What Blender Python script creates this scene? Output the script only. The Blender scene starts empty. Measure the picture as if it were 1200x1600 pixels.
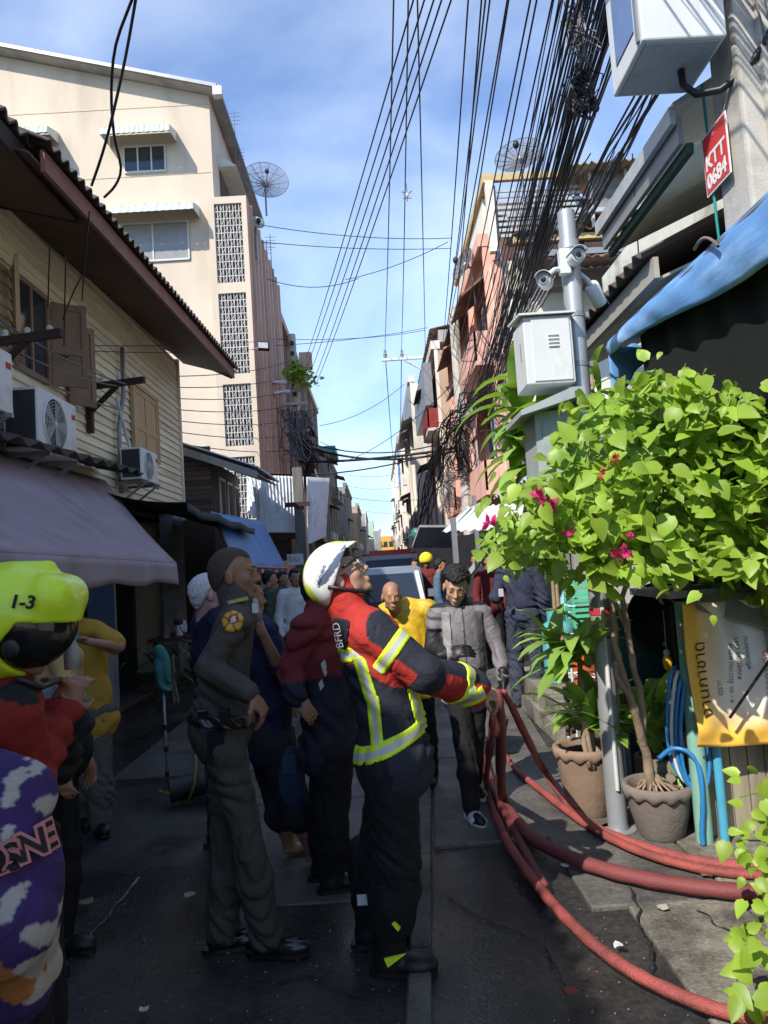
import bpy, bmesh, math, random
import numpy as np
from mathutils import Vector, Matrix
import openvdb as vdb

random.seed(7); RNG = np.random.RandomState(11)
scene = bpy.context.scene
col = scene.collection
rad = math.radians

# ---------------------------------------------------------------- camera, sky, sun, exposure
CAM_H, PITCH, ROLL, YAW, FPX = 1.6, 0.072, -0.065, -0.013, 1155.0
SUN_DIR = Vector((0.60, 0.80, -0.92)).normalized()      # the way the light travels
SUN_ELEV = math.asin(-SUN_DIR.z)
SUN_AZ = math.atan2(-SUN_DIR.x, -SUN_DIR.y)             # compass angle of the sun, from +Y clockwise
cam_data = bpy.data.cameras.new('street_camera')
cam = bpy.data.objects.new('street_camera', cam_data); col.objects.link(cam)
cam_data.sensor_fit = 'VERTICAL'; cam_data.sensor_height = 36.0
cam_data.lens = FPX / 1600.0 * 36.0
cam_data.clip_start = 0.05; cam_data.clip_end = 3000
CM = Matrix.Rotation(YAW, 3, 'Z') @ Matrix.Rotation(math.pi/2 + PITCH, 3, 'X') @ Matrix.Rotation(ROLL, 3, 'Z')
cam.matrix_world = Matrix.Translation((0, 0, CAM_H)) @ CM.to_4x4()
scene.camera = cam

world = bpy.data.worlds.new('World'); scene.world = world; world.use_nodes = True
wn, wl = world.node_tree.nodes, world.node_tree.links
bgn = wn['Background']; bgn.inputs['Strength'].default_value = 0.15
sky = wn.new('ShaderNodeTexSky'); sky.sky_type = 'NISHITA'; sky.sun_disc = False
sky.sun_elevation = SUN_ELEV; sky.sun_rotation = SUN_AZ
sky.air_density = 0.9; sky.dust_density = 0.15; sky.ozone_density = 1.6
tc = wn.new('ShaderNodeTexCoord'); mp = wn.new('ShaderNodeMapping'); mp.inputs['Scale'].default_value = (1.0, 1.0, 1.9)
mp.inputs['Location'].default_value = (0.3, 0.1, 0.55)
wl.new(tc.outputs['Generated'], mp.inputs['Vector'])
ns = wn.new('ShaderNodeTexNoise'); ns.inputs['Scale'].default_value = 2.1; ns.inputs['Detail'].default_value = 7; ns.inputs['Roughness'].default_value = 0.5; ns.inputs['Distortion'].default_value = 0.35
wl.new(mp.outputs[0], ns.inputs['Vector'])
rp = wn.new('ShaderNodeValToRGB'); rp.color_ramp.elements[0].position = 0.41; rp.color_ramp.elements[0].color = (0.08, 0.08, 0.08, 1)
rp.color_ramp.elements[1].position = 0.62; rp.color_ramp.elements[1].color = (0.88, 0.88, 0.88, 1)
wl.new(ns.outputs['Fac'], rp.inputs['Fac'])
tint = wn.new('ShaderNodeMixRGB'); tint.blend_type = 'MULTIPLY'; tint.inputs['Fac'].default_value = 1.0; 
sz = wn.new('ShaderNodeSeparateXYZ'); wl.new(tc.outputs['Generated'], sz.inputs[0]); zr_ = wn.new('ShaderNodeMapRange'); zr_.inputs['From Min'].default_value = 0.0; zr_.inputs['From Max'].default_value = 0.38; zr_.inputs['To Min'].default_value = 0.5; zr_.inputs['To Max'].default_value = 1.0
wl.new(sz.outputs['Z'], zr_.inputs['Value']); hz_ = wn.new('ShaderNodeVectorMath'); hz_.operation = 'SCALE'; wl.new(sky.outputs[0], hz_.inputs[0]); wl.new(zr_.outputs[0], hz_.inputs['Scale']); wl.new(hz_.outputs[0], tint.inputs['Color1'])
tint.inputs["Color2"].default_value = (0.76, 0.92, 1.12, 1)
mx = wn.new('ShaderNodeMixRGB'); mx.blend_type = 'ADD'; wl.new(rp.outputs['Color'], mx.inputs['Fac']); wl.new(tint.outputs[0], mx.inputs['Color1'])
mx.inputs['Color2'].default_value = (2.0, 2.0, 1.75, 1)
wl.new(mx.outputs[0], bgn.inputs['Color'])

sun_data = bpy.data.lights.new('sun', 'SUN'); sun_data.energy = 3.55; sun_data.angle = rad(0.53); sun_data.color = (1.0, 0.94, 0.84)
sun = bpy.data.objects.new('sun', sun_data); col.objects.link(sun)
sun.rotation_euler = SUN_DIR.to_track_quat('-Z', 'Y').to_euler()
vs = scene.view_settings
vs.view_transform = 'Standard'; vs.look = 'None'; vs.exposure = 0.74; vs.gamma = 1.0; vs.use_curve_mapping = False
scene.cycles.max_bounces = 5; scene.cycles.diffuse_bounces = 4; scene.cycles.glossy_bounces = 2
scene.cycles.transmission_bounces = 3; scene.cycles.transparent_max_bounces = 6
scene.cycles.caustics_reflective = False; scene.cycles.caustics_refractive = False

# ---------------------------------------------------------------- placing helpers
CMn = np.array(CM)
def V(*a): return np.array(a, dtype=float)
def ray(px, py): return CMn @ np.array([(px-600)/FPX, (800-py)/FPX, -1.0])
def at(px, py, Y): d = ray(px, py); return np.array([0, 0, CAM_H]) + d*(Y/d[1])
def onX(px, py, X): d = ray(px, py); return np.array([0, 0, CAM_H]) + d*(X/d[0])
def onZ(px, py, Z): d = ray(px, py); return np.array([0, 0, CAM_H]) + d*((Z-CAM_H)/d[2])
def nrm(v): v = np.asarray(v, float); return v/(np.linalg.norm(v)+1e-12)

# ---------------------------------------------------------------- materials
_mats = {}
def mat(name, c, rough=0.7, var=0.12, vs_=6.0, bump=0.0, bs=40.0, dirt=None, dscale=2.5, dlo=0.5, dhi=0.7, metal=0.0, spec=0.35,
        trans=0.0, bdist=0.01, attr=False, objvar=0.0, stretch=None, rvar=0.0, coat=0.0):
    """noise-varied surface; dirt = a second colour laid in patches; attr = colour read from the mesh's own colour layer"""
    if name in _mats: return _mats[name]
    m = bpy.data.materials.new(name); m.use_nodes = True; _mats[name] = m
    nt = m.node_tree; n, l = nt.nodes, nt.links
    b = n['Principled BSDF']; b.inputs['Roughness'].default_value = rough; b.inputs['Metallic'].default_value = metal
    b.inputs['Specular IOR Level'].default_value = spec
    if coat: b.inputs['Coat Weight'].default_value = coat; b.inputs['Coat Roughness'].default_value = 0.12
    t = n.new('ShaderNodeTexCoord'); vec = t.outputs['Object']
    if stretch:
        q = n.new('ShaderNodeMapping'); q.inputs['Scale'].default_value = stretch; l.new(vec, q.inputs['Vector']); vec = q.outputs[0]
    no = n.new('ShaderNodeTexNoise'); no.inputs['Scale'].default_value = vs_; no.inputs['Detail'].default_value = 5; l.new(vec, no.inputs['Vector'])
    if attr:
        a = n.new('ShaderNodeAttribute'); a.attribute_name = 'Col'; base = a.outputs['Color']
    else:
        r = n.new('ShaderNodeRGB'); r.outputs[0].default_value = (*c, 1); base = r.outputs[0]
    if dirt is not None:
        dn = n.new('ShaderNodeTexNoise'); dn.inputs['Scale'].default_value = dscale; dn.inputs['Detail'].default_value = 8; dn.inputs['Roughness'].default_value = 0.65
        l.new(vec, dn.inputs['Vector'])
        mr = n.new('ShaderNodeMapRange'); mr.inputs['From Min'].default_value = dlo; mr.inputs['From Max'].default_value = dhi
        l.new(dn.outputs['Fac'], mr.inputs['Value'])
        mm = n.new('ShaderNodeMixRGB'); l.new(mr.outputs[0], mm.inputs['Fac']); l.new(base, mm.inputs['Color1']); mm.inputs['Color2'].default_value = (*dirt, 1)
        base = mm.outputs[0]
    hv = n.new('ShaderNodeHueSaturation'); l.new(base, hv.inputs['Color'])
    mr2 = n.new('ShaderNodeMapRange'); mr2.inputs['From Min'].default_value = 0.25; mr2.inputs['From Max'].default_value = 0.75
    mr2.inputs['To Min'].default_value = 1-var; mr2.inputs['To Max'].default_value = 1+var
    l.new(no.outputs['Fac'], mr2.inputs['Value'])
    if objvar:
        oi = n.new('ShaderNodeObjectInfo'); mr3 = n.new('ShaderNodeMapRange'); mr3.inputs['To Min'].default_value = 1-objvar; mr3.inputs['To Max'].default_value = 1+objvar
        l.new(oi.outputs['Random'], mr3.inputs['Value']); mu = n.new('ShaderNodeMath'); mu.operation = 'MULTIPLY'
        l.new(mr2.outputs[0], mu.inputs[0]); l.new(mr3.outputs[0], mu.inputs[1]); l.new(mu.outputs[0], hv.inputs['Value'])
    else: l.new(mr2.outputs[0], hv.inputs['Value'])
    l.new(hv.outputs[0], b.inputs['Base Color'])
    if rvar:
        rn = n.new('ShaderNodeTexNoise'); rn.inputs['Scale'].default_value = 1.3; rn.inputs['Detail'].default_value = 4; l.new(t.outputs['Object'], rn.inputs['Vector'])
        mr4 = n.new('ShaderNodeMapRange'); mr4.inputs['From Min'].default_value = 0.35; mr4.inputs['From Max'].default_value = 0.65
        mr4.inputs['To Min'].default_value = max(0.04, rough-rvar); mr4.inputs['To Max'].default_value = min(1, rough+rvar*0.5)
        l.new(rn.outputs['Fac'], mr4.inputs['Value']); l.new(mr4.outputs[0], b.inputs['Roughness'])
    if bump:
        bn = n.new('ShaderNodeTexNoise'); bn.inputs['Scale'].default_value = bs; bn.inputs['Detail'].default_value = 4; bn.inputs['Distortion'].default_value = 1.6 if bdist > .01 else 0; l.new(vec, bn.inputs['Vector'])
        bp = n.new('ShaderNodeBump'); bp.inputs['Strength'].default_value = bump; bp.inputs['Distance'].default_value = bdist
        l.new(bn.outputs['Fac'], bp.inputs['Height']); l.new(bp.outputs[0], b.inputs['Normal'])
    if trans:
        tr = n.new('ShaderNodeBsdfTranslucent'); tm = n.new('ShaderNodeMixRGB'); tm.blend_type = 'MULTIPLY'; tm.inputs['Fac'].default_value = 1
        l.new(hv.outputs[0], tm.inputs['Color1']); tm.inputs['Color2'].default_value = (1.25, 1.25, 0.7, 1); l.new(tm.outputs[0], tr.inputs['Color'])
        ms = n.new('ShaderNodeMixShader'); ms.inputs['Fac'].default_value = trans
        l.new(b.outputs[0], ms.inputs[1]); l.new(tr.outputs[0], ms.inputs[2]); l.new(ms.outputs[0], n['Material Output'].inputs['Surface'])
    return m

# ---------------------------------------------------------------- objects
def tag(o, label=None, cat=None, group=None, kind=None):
    if label: o['label'] = label
    if cat: o['category'] = cat
    if group: o['group'] = group
    if kind: o['kind'] = kind
    return o
def empty(name, loc, label=None, cat=None, group=None, rz=0.0, kind=None):
    o = bpy.data.objects.new(name, None); col.objects.link(o); o.location = Vector(loc); o.rotation_euler = (0, 0, rz)
    o.empty_display_size = 0.1
    return tag(o, label, cat, group, kind)
def copy_tree(o, parent=None):
    c = o.copy(); col.objects.link(c); c.parent = parent
    for ch in list(o.children): copy_tree(ch, c)
    return c
ORD = ['first', 'second', 'third', 'fourth', 'fifth', 'sixth', 'seventh', 'eighth', 'ninth', 'tenth', 'eleventh', 'twelfth', 'thirteenth']
def origin(o):
    p = Vector((0, 0, 0))
    while o is not None: p += Vector(o.location); o = o.parent
    return p
class MB:
    """a mesh builder in world coordinates; build() moves the vertices into the parent's frame"""
    def __init__(s): s.v = []; s.f = []; s.m = []
    def add(s, vs, fs, m=0):
        k = len(s.v); s.v.extend([tuple(map(float, p)) for p in vs]); s.f.extend([tuple(i+k for i in f) for f in fs]); s.m.extend([m]*len(fs)); return s
    def box(s, x0, x1, y0, y1, z0, z1, m=0):
        return s.add([(x0,y0,z0),(x1,y0,z0),(x1,y1,z0),(x0,y1,z0),(x0,y0,z1),(x1,y0,z1),(x1,y1,z1),(x0,y1,z1)],
            [(0,3,2,1),(4,5,6,7),(0,1,5,4),(1,2,6,5),(2,3,7,6),(3,0,4,7)], m)
    def obox(s, c, a, b, d, m=0):
        """box of centre c and half-axes a, b, d"""
        c, a, b, d = [np.asarray(q, float) for q in (c, a, b, d)]
        if np.dot(np.cross(a, b), d) < 0: a = -a
        return s.add([c-a-b-d, c+a-b-d, c+a+b-d, c-a+b-d, c-a-b+d, c+a-b+d, c+a+b+d, c-a+b+d],
            [(0,3,2,1),(4,5,6,7),(0,1,5,4),(1,2,6,5),(2,3,7,6),(3,0,4,7)], m)
    def beam(s, p, q, w, h, up=(0, 0, 1), m=0):
        p, q = np.asarray(p, float), np.asarray(q, float); d = q-p; u = nrm(d); r = nrm(np.cross(u, up)); t = np.cross(r, u)
        return s.obox((p+q)/2, d/2, r*w/2, t*h/2, m)
    def tube(s, pts, r, n=8, caps=True, m=0, flat=1.0):
        pts = [np.asarray(p, float) for p in pts]; N = len(pts); rs = r if hasattr(r, '__len__') else [r]*N
        t0 = nrm(pts[1]-pts[0]); a = nrm(np.cross(t0, (0, 0, 1) if abs(t0[2]) < 0.9 else (1, 0, 0)))
        vs = []; fs = []
        for i in range(N):
            t = nrm(pts[min(i+1, N-1)]-pts[max(i-1, 0)]); a = nrm(a-t*np.dot(a, t)); b = np.cross(t, a)
            for k in range(n):
                th = 2*math.pi*k/n; vs.append(pts[i]+rs[i]*(math.cos(th)*a+math.sin(th)*b*flat))
        for i in range(N-1):
            for k in range(n): k2 = (k+1) % n; fs.append((i*n+k, i*n+k2, (i+1)*n+k2, (i+1)*n+k))
        if caps: fs.append(tuple(range(n))[::-1]); fs.append(tuple((N-1)*n+k for k in range(n)))
        return s.add(vs, fs, m)
    def cyl(s, p, q, r, n=16, m=0, r2=None): return s.tube([p, q], [r, r if r2 is None else r2], n, True, m)
    def lathe(s, c, prof, n=24, axis=(0, 0, 1), m=0):
        """prof: list of (radius, height) revolved about axis through c"""
        ax = nrm(axis); a = nrm(np.cross(ax, (1, 0, 0) if abs(ax[0]) < 0.9 else (0, 1, 0))); b = np.cross(ax, a); c = np.asarray(c, float)
        vs = []; fs = []; N = len(prof)
        for (r, h) in prof:
            for k in range(n): th = 2*math.pi*k/n; vs.append(c+ax*h+max(r, 1e-4)*(math.cos(th)*a+math.sin(th)*b))
        for i in range(N-1):
            for k in range(n): k2 = (k+1) % n; fs.append((i*n+k, i*n+k2, (i+1)*n+k2, (i+1)*n+k))
        return s.add(vs, fs, m)
    def ell(s, c, r, n=12, m=0, rot=None):
        c = np.asarray(c, float); R = np.eye(3) if rot is None else np.asarray(rot); k = len(s.v); vs = []; fs = []
        r = r if hasattr(r, '__len__') else (r, r, r); h = n//2
        for i in range(h+1):
            ph = math.pi*i/h
            for j in range(n): th = 2*math.pi*j/n; vs.append(c+R @ np.array([r[0]*math.sin(ph)*math.cos(th), r[1]*math.sin(ph)*math.sin(th), r[2]*math.cos(ph)]))
        for i in range(h):
            for j in range(n): j2 = (j+1) % n; fs.append((i*n+j, (i+1)*n+j, (i+1)*n+j2, i*n+j2))
        return s.add(vs, fs, m)
    def prism(s, poly, ext, m=0):
        """polygon of 3D points extruded by the vector ext"""
        poly = [np.asarray(p, float) for p in poly]; ext = np.asarray(ext, float); n = len(poly)
        fs = [tuple(range(n))[::-1], tuple(range(n, 2*n))]+[(i, (i+1) % n, n+(i+1) % n, n+i) for i in range(n)]
        return s.add(poly+[p+ext for p in poly], fs, m)
    def sheet(s, fn, nu, nv, th=0.004, m=0):
        """surface fn(u,v) with u,v in 0..1 given the thickness th"""
        P = np.array([[fn(i/nu, j/nv) for j in range(nv+1)] for i in range(nu+1)], float)
        du = np.gradient(P, axis=0); dv = np.gradient(P, axis=1); N = np.cross(du, dv); N /= (np.linalg.norm(N, axis=2, keepdims=True)+1e-9)
        Q = P-N*th; k = (nu+1)*(nv+1); idx = lambda i, j: i*(nv+1)+j; fs = []
        for i in range(nu):
            for j in range(nv):
                a, b, c, d = idx(i, j), idx(i+1, j), idx(i+1, j+1), idx(i, j+1)
                fs.append((a, b, c, d)); fs.append((d+k, c+k, b+k, a+k))
        for i in range(nu): fs.append((idx(i, 0), idx(i, 0)+k, idx(i+1, 0)+k, idx(i+1, 0))); fs.append((idx(i+1, nv), idx(i+1, nv)+k, idx(i, nv)+k, idx(i, nv)))
        for j in range(nv): fs.append((idx(0, j+1), idx(0, j+1)+k, idx(0, j)+k, idx(0, j))); fs.append((idx(nu, j), idx(nu, j)+k, idx(nu, j+1)+k, idx(nu, j+1)))
        return s.add(list(P.reshape(-1, 3))+list(Q.reshape(-1, 3)), fs, m)
    def build(s, name, mats, parent=None, smooth=False, label=None, cat=None, group=None, kind=None, cols=None, fix=True, loc=None):
        o0 = origin(parent) if parent else Vector(loc if loc is not None else (0, 0, 0))
        me = bpy.data.meshes.new(name); me.from_pydata([(p[0]-o0.x, p[1]-o0.y, p[2]-o0.z) for p in s.v], [], s.f)
        mats = mats if isinstance(mats, (list, tuple)) else [mats]
        for m in mats: me.materials.append(m)
        if len(mats) > 1: me.polygons.foreach_set('material_index', s.m)
        if smooth: me.polygons.foreach_set('use_smooth', [True]*len(me.polygons)); me.update(); me.set_sharp_from_angle(angle=rad(40)) if smooth == 'auto' else None
        me.validate(); me.update()
        o = bpy.data.objects.new(name, me); col.objects.link(o)
        if parent: o.parent = parent
        elif loc is not None: o.location = o0
        return tag(o, label, cat, group, kind)

def corr(x0, x1, n, amp, pts_a, pts_b, th=0.006, mb=None, m=0, seg=4, square=False):
    """corrugated sheet between edge a (2 points) and edge b (2 points); waves run along the edges"""
    a0, a1, b0, b1 = [np.asarray(q, float) for q in (*pts_a, *pts_b)]
    nn = nrm(np.cross(a1-a0, b0-a0)); mb = mb or MB()
    def fn(u, v):
        w = math.sin(u*n*2*math.pi)
        if square: w = max(-1, min(1, w*3))
        return (a0*(1-u)+a1*u)*(1-v)+(b0*(1-u)+b1*u)*v+nn*amp*w
    return mb.sheet(fn, n*seg, 1, th, m)

_fonts = {}
def text(name, body, size, org, right, up, m, parent, depth=0.0012, align='LEFT', label=None, bold=0.0, spacing=1.0):
    """flat lettering: org = start point of the baseline, right / up = reading and up directions"""
    cu = bpy.data.curves.new(name, 'FONT'); cu.body = body; cu.size = size; cu.extrude = depth; cu.align_x = align; cu.offset = bold; cu.space_character = spacing; cu.resolution_u = 3
    tmp = bpy.data.objects.new('tmp', cu); col.objects.link(tmp)
    dg = bpy.context.evaluated_depsgraph_get(); me = bpy.data.meshes.new_from_object(tmp.evaluated_get(dg)); bpy.data.objects.remove(tmp)
    r = nrm(right); u = np.asarray(up, float); u = nrm(u-r*np.dot(u, r)); nn = np.cross(r, u); o0 = np.array(origin(parent)) if parent else np.zeros(3)
    org = np.asarray(org, float)-o0
    for v in me.vertices: c = v.co; v.co = Vector(org+r*c.x+u*c.y+nn*c.z)
    me.materials.clear(); me.materials.append(m)
    o = bpy.data.objects.new(name, me); col.objects.link(o)
    if parent: o.parent = parent
    return tag(o, label)
# ---------------------------------------------------------------- people: signed-distance bodies and clothes
class SDF:
    def __init__(s, vox=0.008): s.p = []; s.vox = vox; s.cache = None
    def cap(s, a, b, ra, rb=None, k=0.02): s.p.append(('c', np.asarray(a, float), np.asarray(b, float), ra, ra if rb is None else rb, k)); return s
    def ell(s, c, r, ax=None, k=0.02): s.p.append(('e', np.asarray(c, float), np.asarray(r, float), np.eye(3) if ax is None else np.array(ax, float), k)); return s
    def sub(s, c, r, ax=None, k=0.01): s.p.append(('s', np.asarray(c, float), np.asarray(r, float), np.eye(3) if ax is None else np.array(ax, float), k)); return s
    def grid(s, pad=0.05, off=0.0):
        if s.cache is not None: return s.cache
        lo = np.full(3, 1e9); hi = -lo
        for q in s.p:
            if q[0] == 'c':
                r = max(q[3], q[4]); lo = np.minimum(lo, np.minimum(q[1], q[2])-r); hi = np.maximum(hi, np.maximum(q[1], q[2])+r)
            elif q[0] == 'e': r = q[2].max(); lo = np.minimum(lo, q[1]-r); hi = np.maximum(hi, q[1]+r)
        lo -= pad; hi += pad; n = np.ceil((hi-lo)/s.vox).astype(int)+1
        ax = [lo[i]+s.vox*np.arange(n[i]) for i in range(3)]
        D = np.full(tuple(n), pad, dtype=np.float32)
        for q in s.p:
            k = q[-1]
            if q[0] == 'c': r = max(q[3], q[4]); a = np.minimum(q[1], q[2])-r-pad; b = np.maximum(q[1], q[2])+r+pad
            else: r = q[2].max(); a = q[1]-r-pad; b = q[1]+r+pad
            i0 = np.clip(np.floor((a-lo)/s.vox).astype(int), 0, n); i1 = np.clip(np.ceil((b-lo)/s.vox).astype(int)+1, 0, n)
            if (i1 <= i0).any(): continue
            X = ax[0][i0[0]:i1[0], None, None]; Y = ax[1][None, i0[1]:i1[1], None]; Z = ax[2][None, None, i0[2]:i1[2]]
            S = D[i0[0]:i1[0], i0[1]:i1[1], i0[2]:i1[2]]
            if q[0] == 'c':
                A, B = q[1], q[2]; d = B-A; L = max(float(d@d), 1e-9)
                t = np.clip(((X-A[0])*d[0]+(Y-A[1])*d[1]+(Z-A[2])*d[2])/L, 0, 1)
                dd = np.sqrt((X-A[0]-t*d[0])**2+(Y-A[1]-t*d[1])**2+(Z-A[2]-t*d[2])**2)-(q[3]+t*(q[4]-q[3]))
            else:
                C, R, M = q[1], q[2], q[3]; x, y, z = X-C[0], Y-C[1], Z-C[2]
                u = [M[i][0]*x+M[i][1]*y+M[i][2]*z for i in range(3)]
                k0 = np.sqrt(sum((u[i]/R[i])**2 for i in range(3))); k1 = np.sqrt(sum((u[i]/R[i]**2)**2 for i in range(3)))+1e-9
                dd = k0*(k0-1)/k1
            if q[0] == 's':
                h = np.clip(0.5-0.5*(S+dd)/k, 0, 1); S[...] = S*(1-h)+(-dd)*h+k*h*(1-h)
            else:
                h = np.clip(0.5+0.5*(S-dd)/k, 0, 1); S[...] = S*(1-h)+dd*h-k*h*(1-h)
        s.cache = (D, lo, ax); return s.cache

def wrinkle(D, ax, amp, seed=0, f=1.0, dirv=(0.55, 0.3, 0.8)):
    amp = amp*1.25
    """cloth folds: warped ridges"""
    X, Y, Z = ax[0][:, None, None], ax[1][None, :, None], ax[2][None, None, :]
    r = np.random.RandomState(seed); p = r.rand(8)*6.28; d = nrm(dirv)
    w = 0.35*np.sin(9*f*X+p[0]+2*np.sin(6*Z+p[1]))+0.35*np.sin(8*f*Y+p[2]+2*np.sin(5*Z+p[3]))
    s = (2.2*np.abs(np.sin(29*f*(d[0]*X+d[1]*Y+d[2]*Z)+7*w+p[4]))-1.5)+.8*(2.2*np.abs(np.sin(50*f*(d[1]*X-d[0]*Y+0.5*Z)+8*w+p[5]))-1.5)
    g = (0.5+0.5*np.sin(9*X+7*Y+8*Z+p[6]+2*np.sin(7*Z+p[7])))
    return D-(amp*s*(0.35+0.65*g)).astype(np.float32)

def mesh_of(D, lo, vox):
    g = vdb.FloatGrid(float(D.max())); g.copyFromArray(np.ascontiguousarray(D, dtype=np.float32))
    r = g.convertToQuads(isovalue=0.0); v = np.asarray(r[0], dtype=np.float64)*vox+lo; q = np.asarray(r[-1])
    return v, q[:, ::-1]
def put(name, v, q, m, parent, colfn=None, label=None, kind=None):
    o0 = np.array(origin(parent)); me = bpy.data.meshes.new(name)
    me.vertices.add(len(v)); me.vertices.foreach_set('co', (v-o0).astype(np.float32).ravel())
    me.loops.add(q.size); me.loops.foreach_set('vertex_index', q.astype(np.int32).ravel())
    me.polygons.add(len(q)); me.polygons.foreach_set('loop_start', np.arange(0, q.size, 4, dtype=np.int32)); me.polygons.foreach_set('use_smooth', np.ones(len(q), dtype=bool))
    me.update(calc_edges=True)
    # outward orientation
    tri = v[q[:, :3]]; vol = np.einsum('ij,ij->i', tri[:, 0], np.cross(tri[:, 1], tri[:, 2])).sum()
    if vol < 0: me.flip_normals()
    if colfn is not None:
        c = np.ones((len(v), 4), dtype=np.float32); c[:, :3] = colfn(v)
        a = me.color_attributes.new('Col', 'FLOAT_COLOR', 'POINT'); a.data.foreach_set('color', c.ravel())
    me.materials.append(m); o = bpy.data.objects.new(name, me); col.objects.link(o); o.parent = parent
    return tag(o, label, kind=kind)
def sdf_obj(name, s, m, parent, colfn=None, amp=0.0, seed=0, cut=None, label=None, f=1.0, off=0.0, dirv=(0.55, 0.3, 0.8)):
    D, lo, ax = s.grid()
    if off: D = D-off
    if amp: D = wrinkle(D, ax, amp, seed, f, dirv)
    if cut is not None: D = np.maximum(D, cut(ax[0][:, None, None], ax[1][None, :, None], ax[2][None, None, :]).astype(np.float32))
    v, q = mesh_of(D, lo, s.vox)
    if len(q) == 0: return None
    return put(name, v, q, m, parent, colfn, label)

SKIN = lambda n, c: mat('skin_'+n, c, rough=0.5, var=0.1, vs_=30, bump=0.05, bs=200, attr=False, spec=0.4)
M_EYE = mat('eye_white', (0.3, 0.27, 0.24), rough=0.2, var=0.02); M_IRIS = mat('eye_dark', (0.02, 0.012, 0.008), rough=0.15, var=0.0)

def head_prims(s, c, f, r, u, sc=1.0, ears=True):
    L = lambda x, y, z: c+(r*x+f*y+u*z)*sc
    A = [r, f, u]
    s.ell(L(0, -.012, .035), V(.074, .096, .085)*sc, A, .02); s.ell(L(0, .026, -.033), V(.058, .062, .074)*sc, A, .02)
    s.ell(L(0, .062, -.093), V(.026, .022, .02)*sc, A, .02); s.cap(L(-.045, .01, -.075), L(.045, .01, -.075), .02*sc, k=.02)
    s.cap(L(0, .086, .012), L(0, .106, -.028), .0075*sc, .0125*sc, .008); s.cap(L(-.012, .094, -.033), L(.012, .094, -.033), .008*sc, k=.006)
    s.cap(L(-.036, .078, .026), L(.036, .078, .026), .011*sc, k=.012)
    s.cap(L(-.018, .088, -.06), L(.018, .088, -.06), .0065*sc, k=.005); s.cap(L(-.014, .087, -.071), L(.014, .087, -.071), .007*sc, k=.005)
    for x in (-1, 1):
        s.ell(L(x*.038, .058, -.022), V(.02, .02, .02)*sc, A, .02); s.sub(L(x*.031, .099, .008), V(.017, .015, .011)*sc, A, .006); s.cap(L(x*.031-.013, .084, .0155), L(x*.031+.013, .082, .0145), .0062*sc, k=.004); s.cap(L(x*.031-.011, .083, .001), L(x*.031+.011, .081, .001), .0052*sc, k=.004)
        if ears: s.ell(L(x*.078, -.005, -.008), V(.009, .02, .033)*sc, A, .006)
def eyes(parent, c, f, r, u, sc=1.0):
    for x in (-1, 1):
        p = c+(r*x*.031+f*.0745+u*.0085)*sc
        m = MB(); m.ell(p, .0112*sc, 10); o = m.build('eye', M_EYE, parent, True)
        m = MB(); m.ell(p+f*.0068*sc, .0056*sc, 8); m.build('iris', M_IRIS, o, True)
def brows(parent, c, f, r, u, m, sc=1.0):
    for x in (-1, 1):
        b = MB(); b.tube([c+(r*x*.015+f*.091+u*.026)*sc, c+(r*x*.03+f*.0885+u*.029)*sc, c+(r*x*.045+f*.076+u*.025)*sc], [.0025*sc, .003*sc, .0015*sc], 6)
        b.build('eyebrow', m, parent, True)
def hand_prims(s, w, d, n, side, curl=0.35, sc=1.0, thumb=None, fist=False):
    """w wrist, d towards the fingers, n palm normal (the way the palm faces), side +1 / -1 = thumb along +/- cross(d,n)"""
    d = nrm(d); n = nrm(n-d*np.dot(n, d)); t = np.cross(d, n)*side; k = .008
    pc = w+d*.05*sc; s.ell(pc, V(.048, .042, .016)*sc, [d, t, n], .015)
    s.cap(w-d*.01, w+d*.03*sc, .024*sc, .022*sc, .015)
    for i, (off, ln) in enumerate(((.03, .9), (.011, 1.0), (-.009, .94), (-.028, .76))):
        p = w+(d*.085+t*off)*sc; a = curl*(1+.08*i); dd = d
        for j, l in enumerate((.036, .026, .02)):
            ang = a*(1.0 if j == 0 else 1.25); dd = nrm(dd*math.cos(ang)+n*math.sin(ang)) if j else nrm(d*math.cos(a)+n*math.sin(a))
            if j: nn = nrm(n*math.cos(a*(1+1.25*j))-d*math.sin(a*(1+1.25*j)))
            q = p+dd*l*ln*sc; s.cap(p, q, (.0092-.0008*j)*sc, (.0086-.0009*j)*sc, .004); p = q
    p = w+(d*.028+t*.032)*sc; q = p+nrm(d*.55+t*.6+n*.55)*.036*sc; e = q+nrm(d*.8+t*.05+n*.6)*.03*sc
    s.cap(p, q, .0125*sc, .0105*sc, .01); s.cap(q, e, .0105*sc, .008*sc, .005)

def stand(x, y, a, h=1.72, z=0.0, **ov):
    """joints of a figure standing at x, y facing angle a (0 = up the street, 90 = right, 180 = towards the camera)"""
    f = V(math.sin(rad(a)), math.cos(rad(a)), 0); r = V(math.cos(rad(a)), -math.sin(rad(a)), 0); u = V(0, 0, 1); s = h/1.75
    L = lambda X, Yf, Z: V(x, y, z)+(r*X+f*Yf+u*Z)*s
    J = dict(f=f, r=r, u=u, s=s, pelvis=L(0, 0, .98), belly=L(0, .01, 1.12), chest=L(0, .005, 1.3), neck=L(0, -.01, 1.49), head=L(0, .03, 1.635),
             hf=f, hu=u)
    for n, q in (('l', -1), ('r', 1)):
        J['sh'+n] = L(q*.185, -.01, 1.42); J['el'+n] = L(q*.24, -.03, 1.13); J['wr'+n] = L(q*.25, .06, .88)
        J['hip'+n] = L(q*.09, 0, .93); J['kn'+n] = L(q*.105, .02, .5); J['an'+n] = L(q*.11, -.02, .085); J['toe'+n] = f
        J['hd'+n] = V(0, 0, -1)+f*.25; J['hn'+n] = -r*q; J['curl'+n] = .35
    J.update(ov); return J

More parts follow.
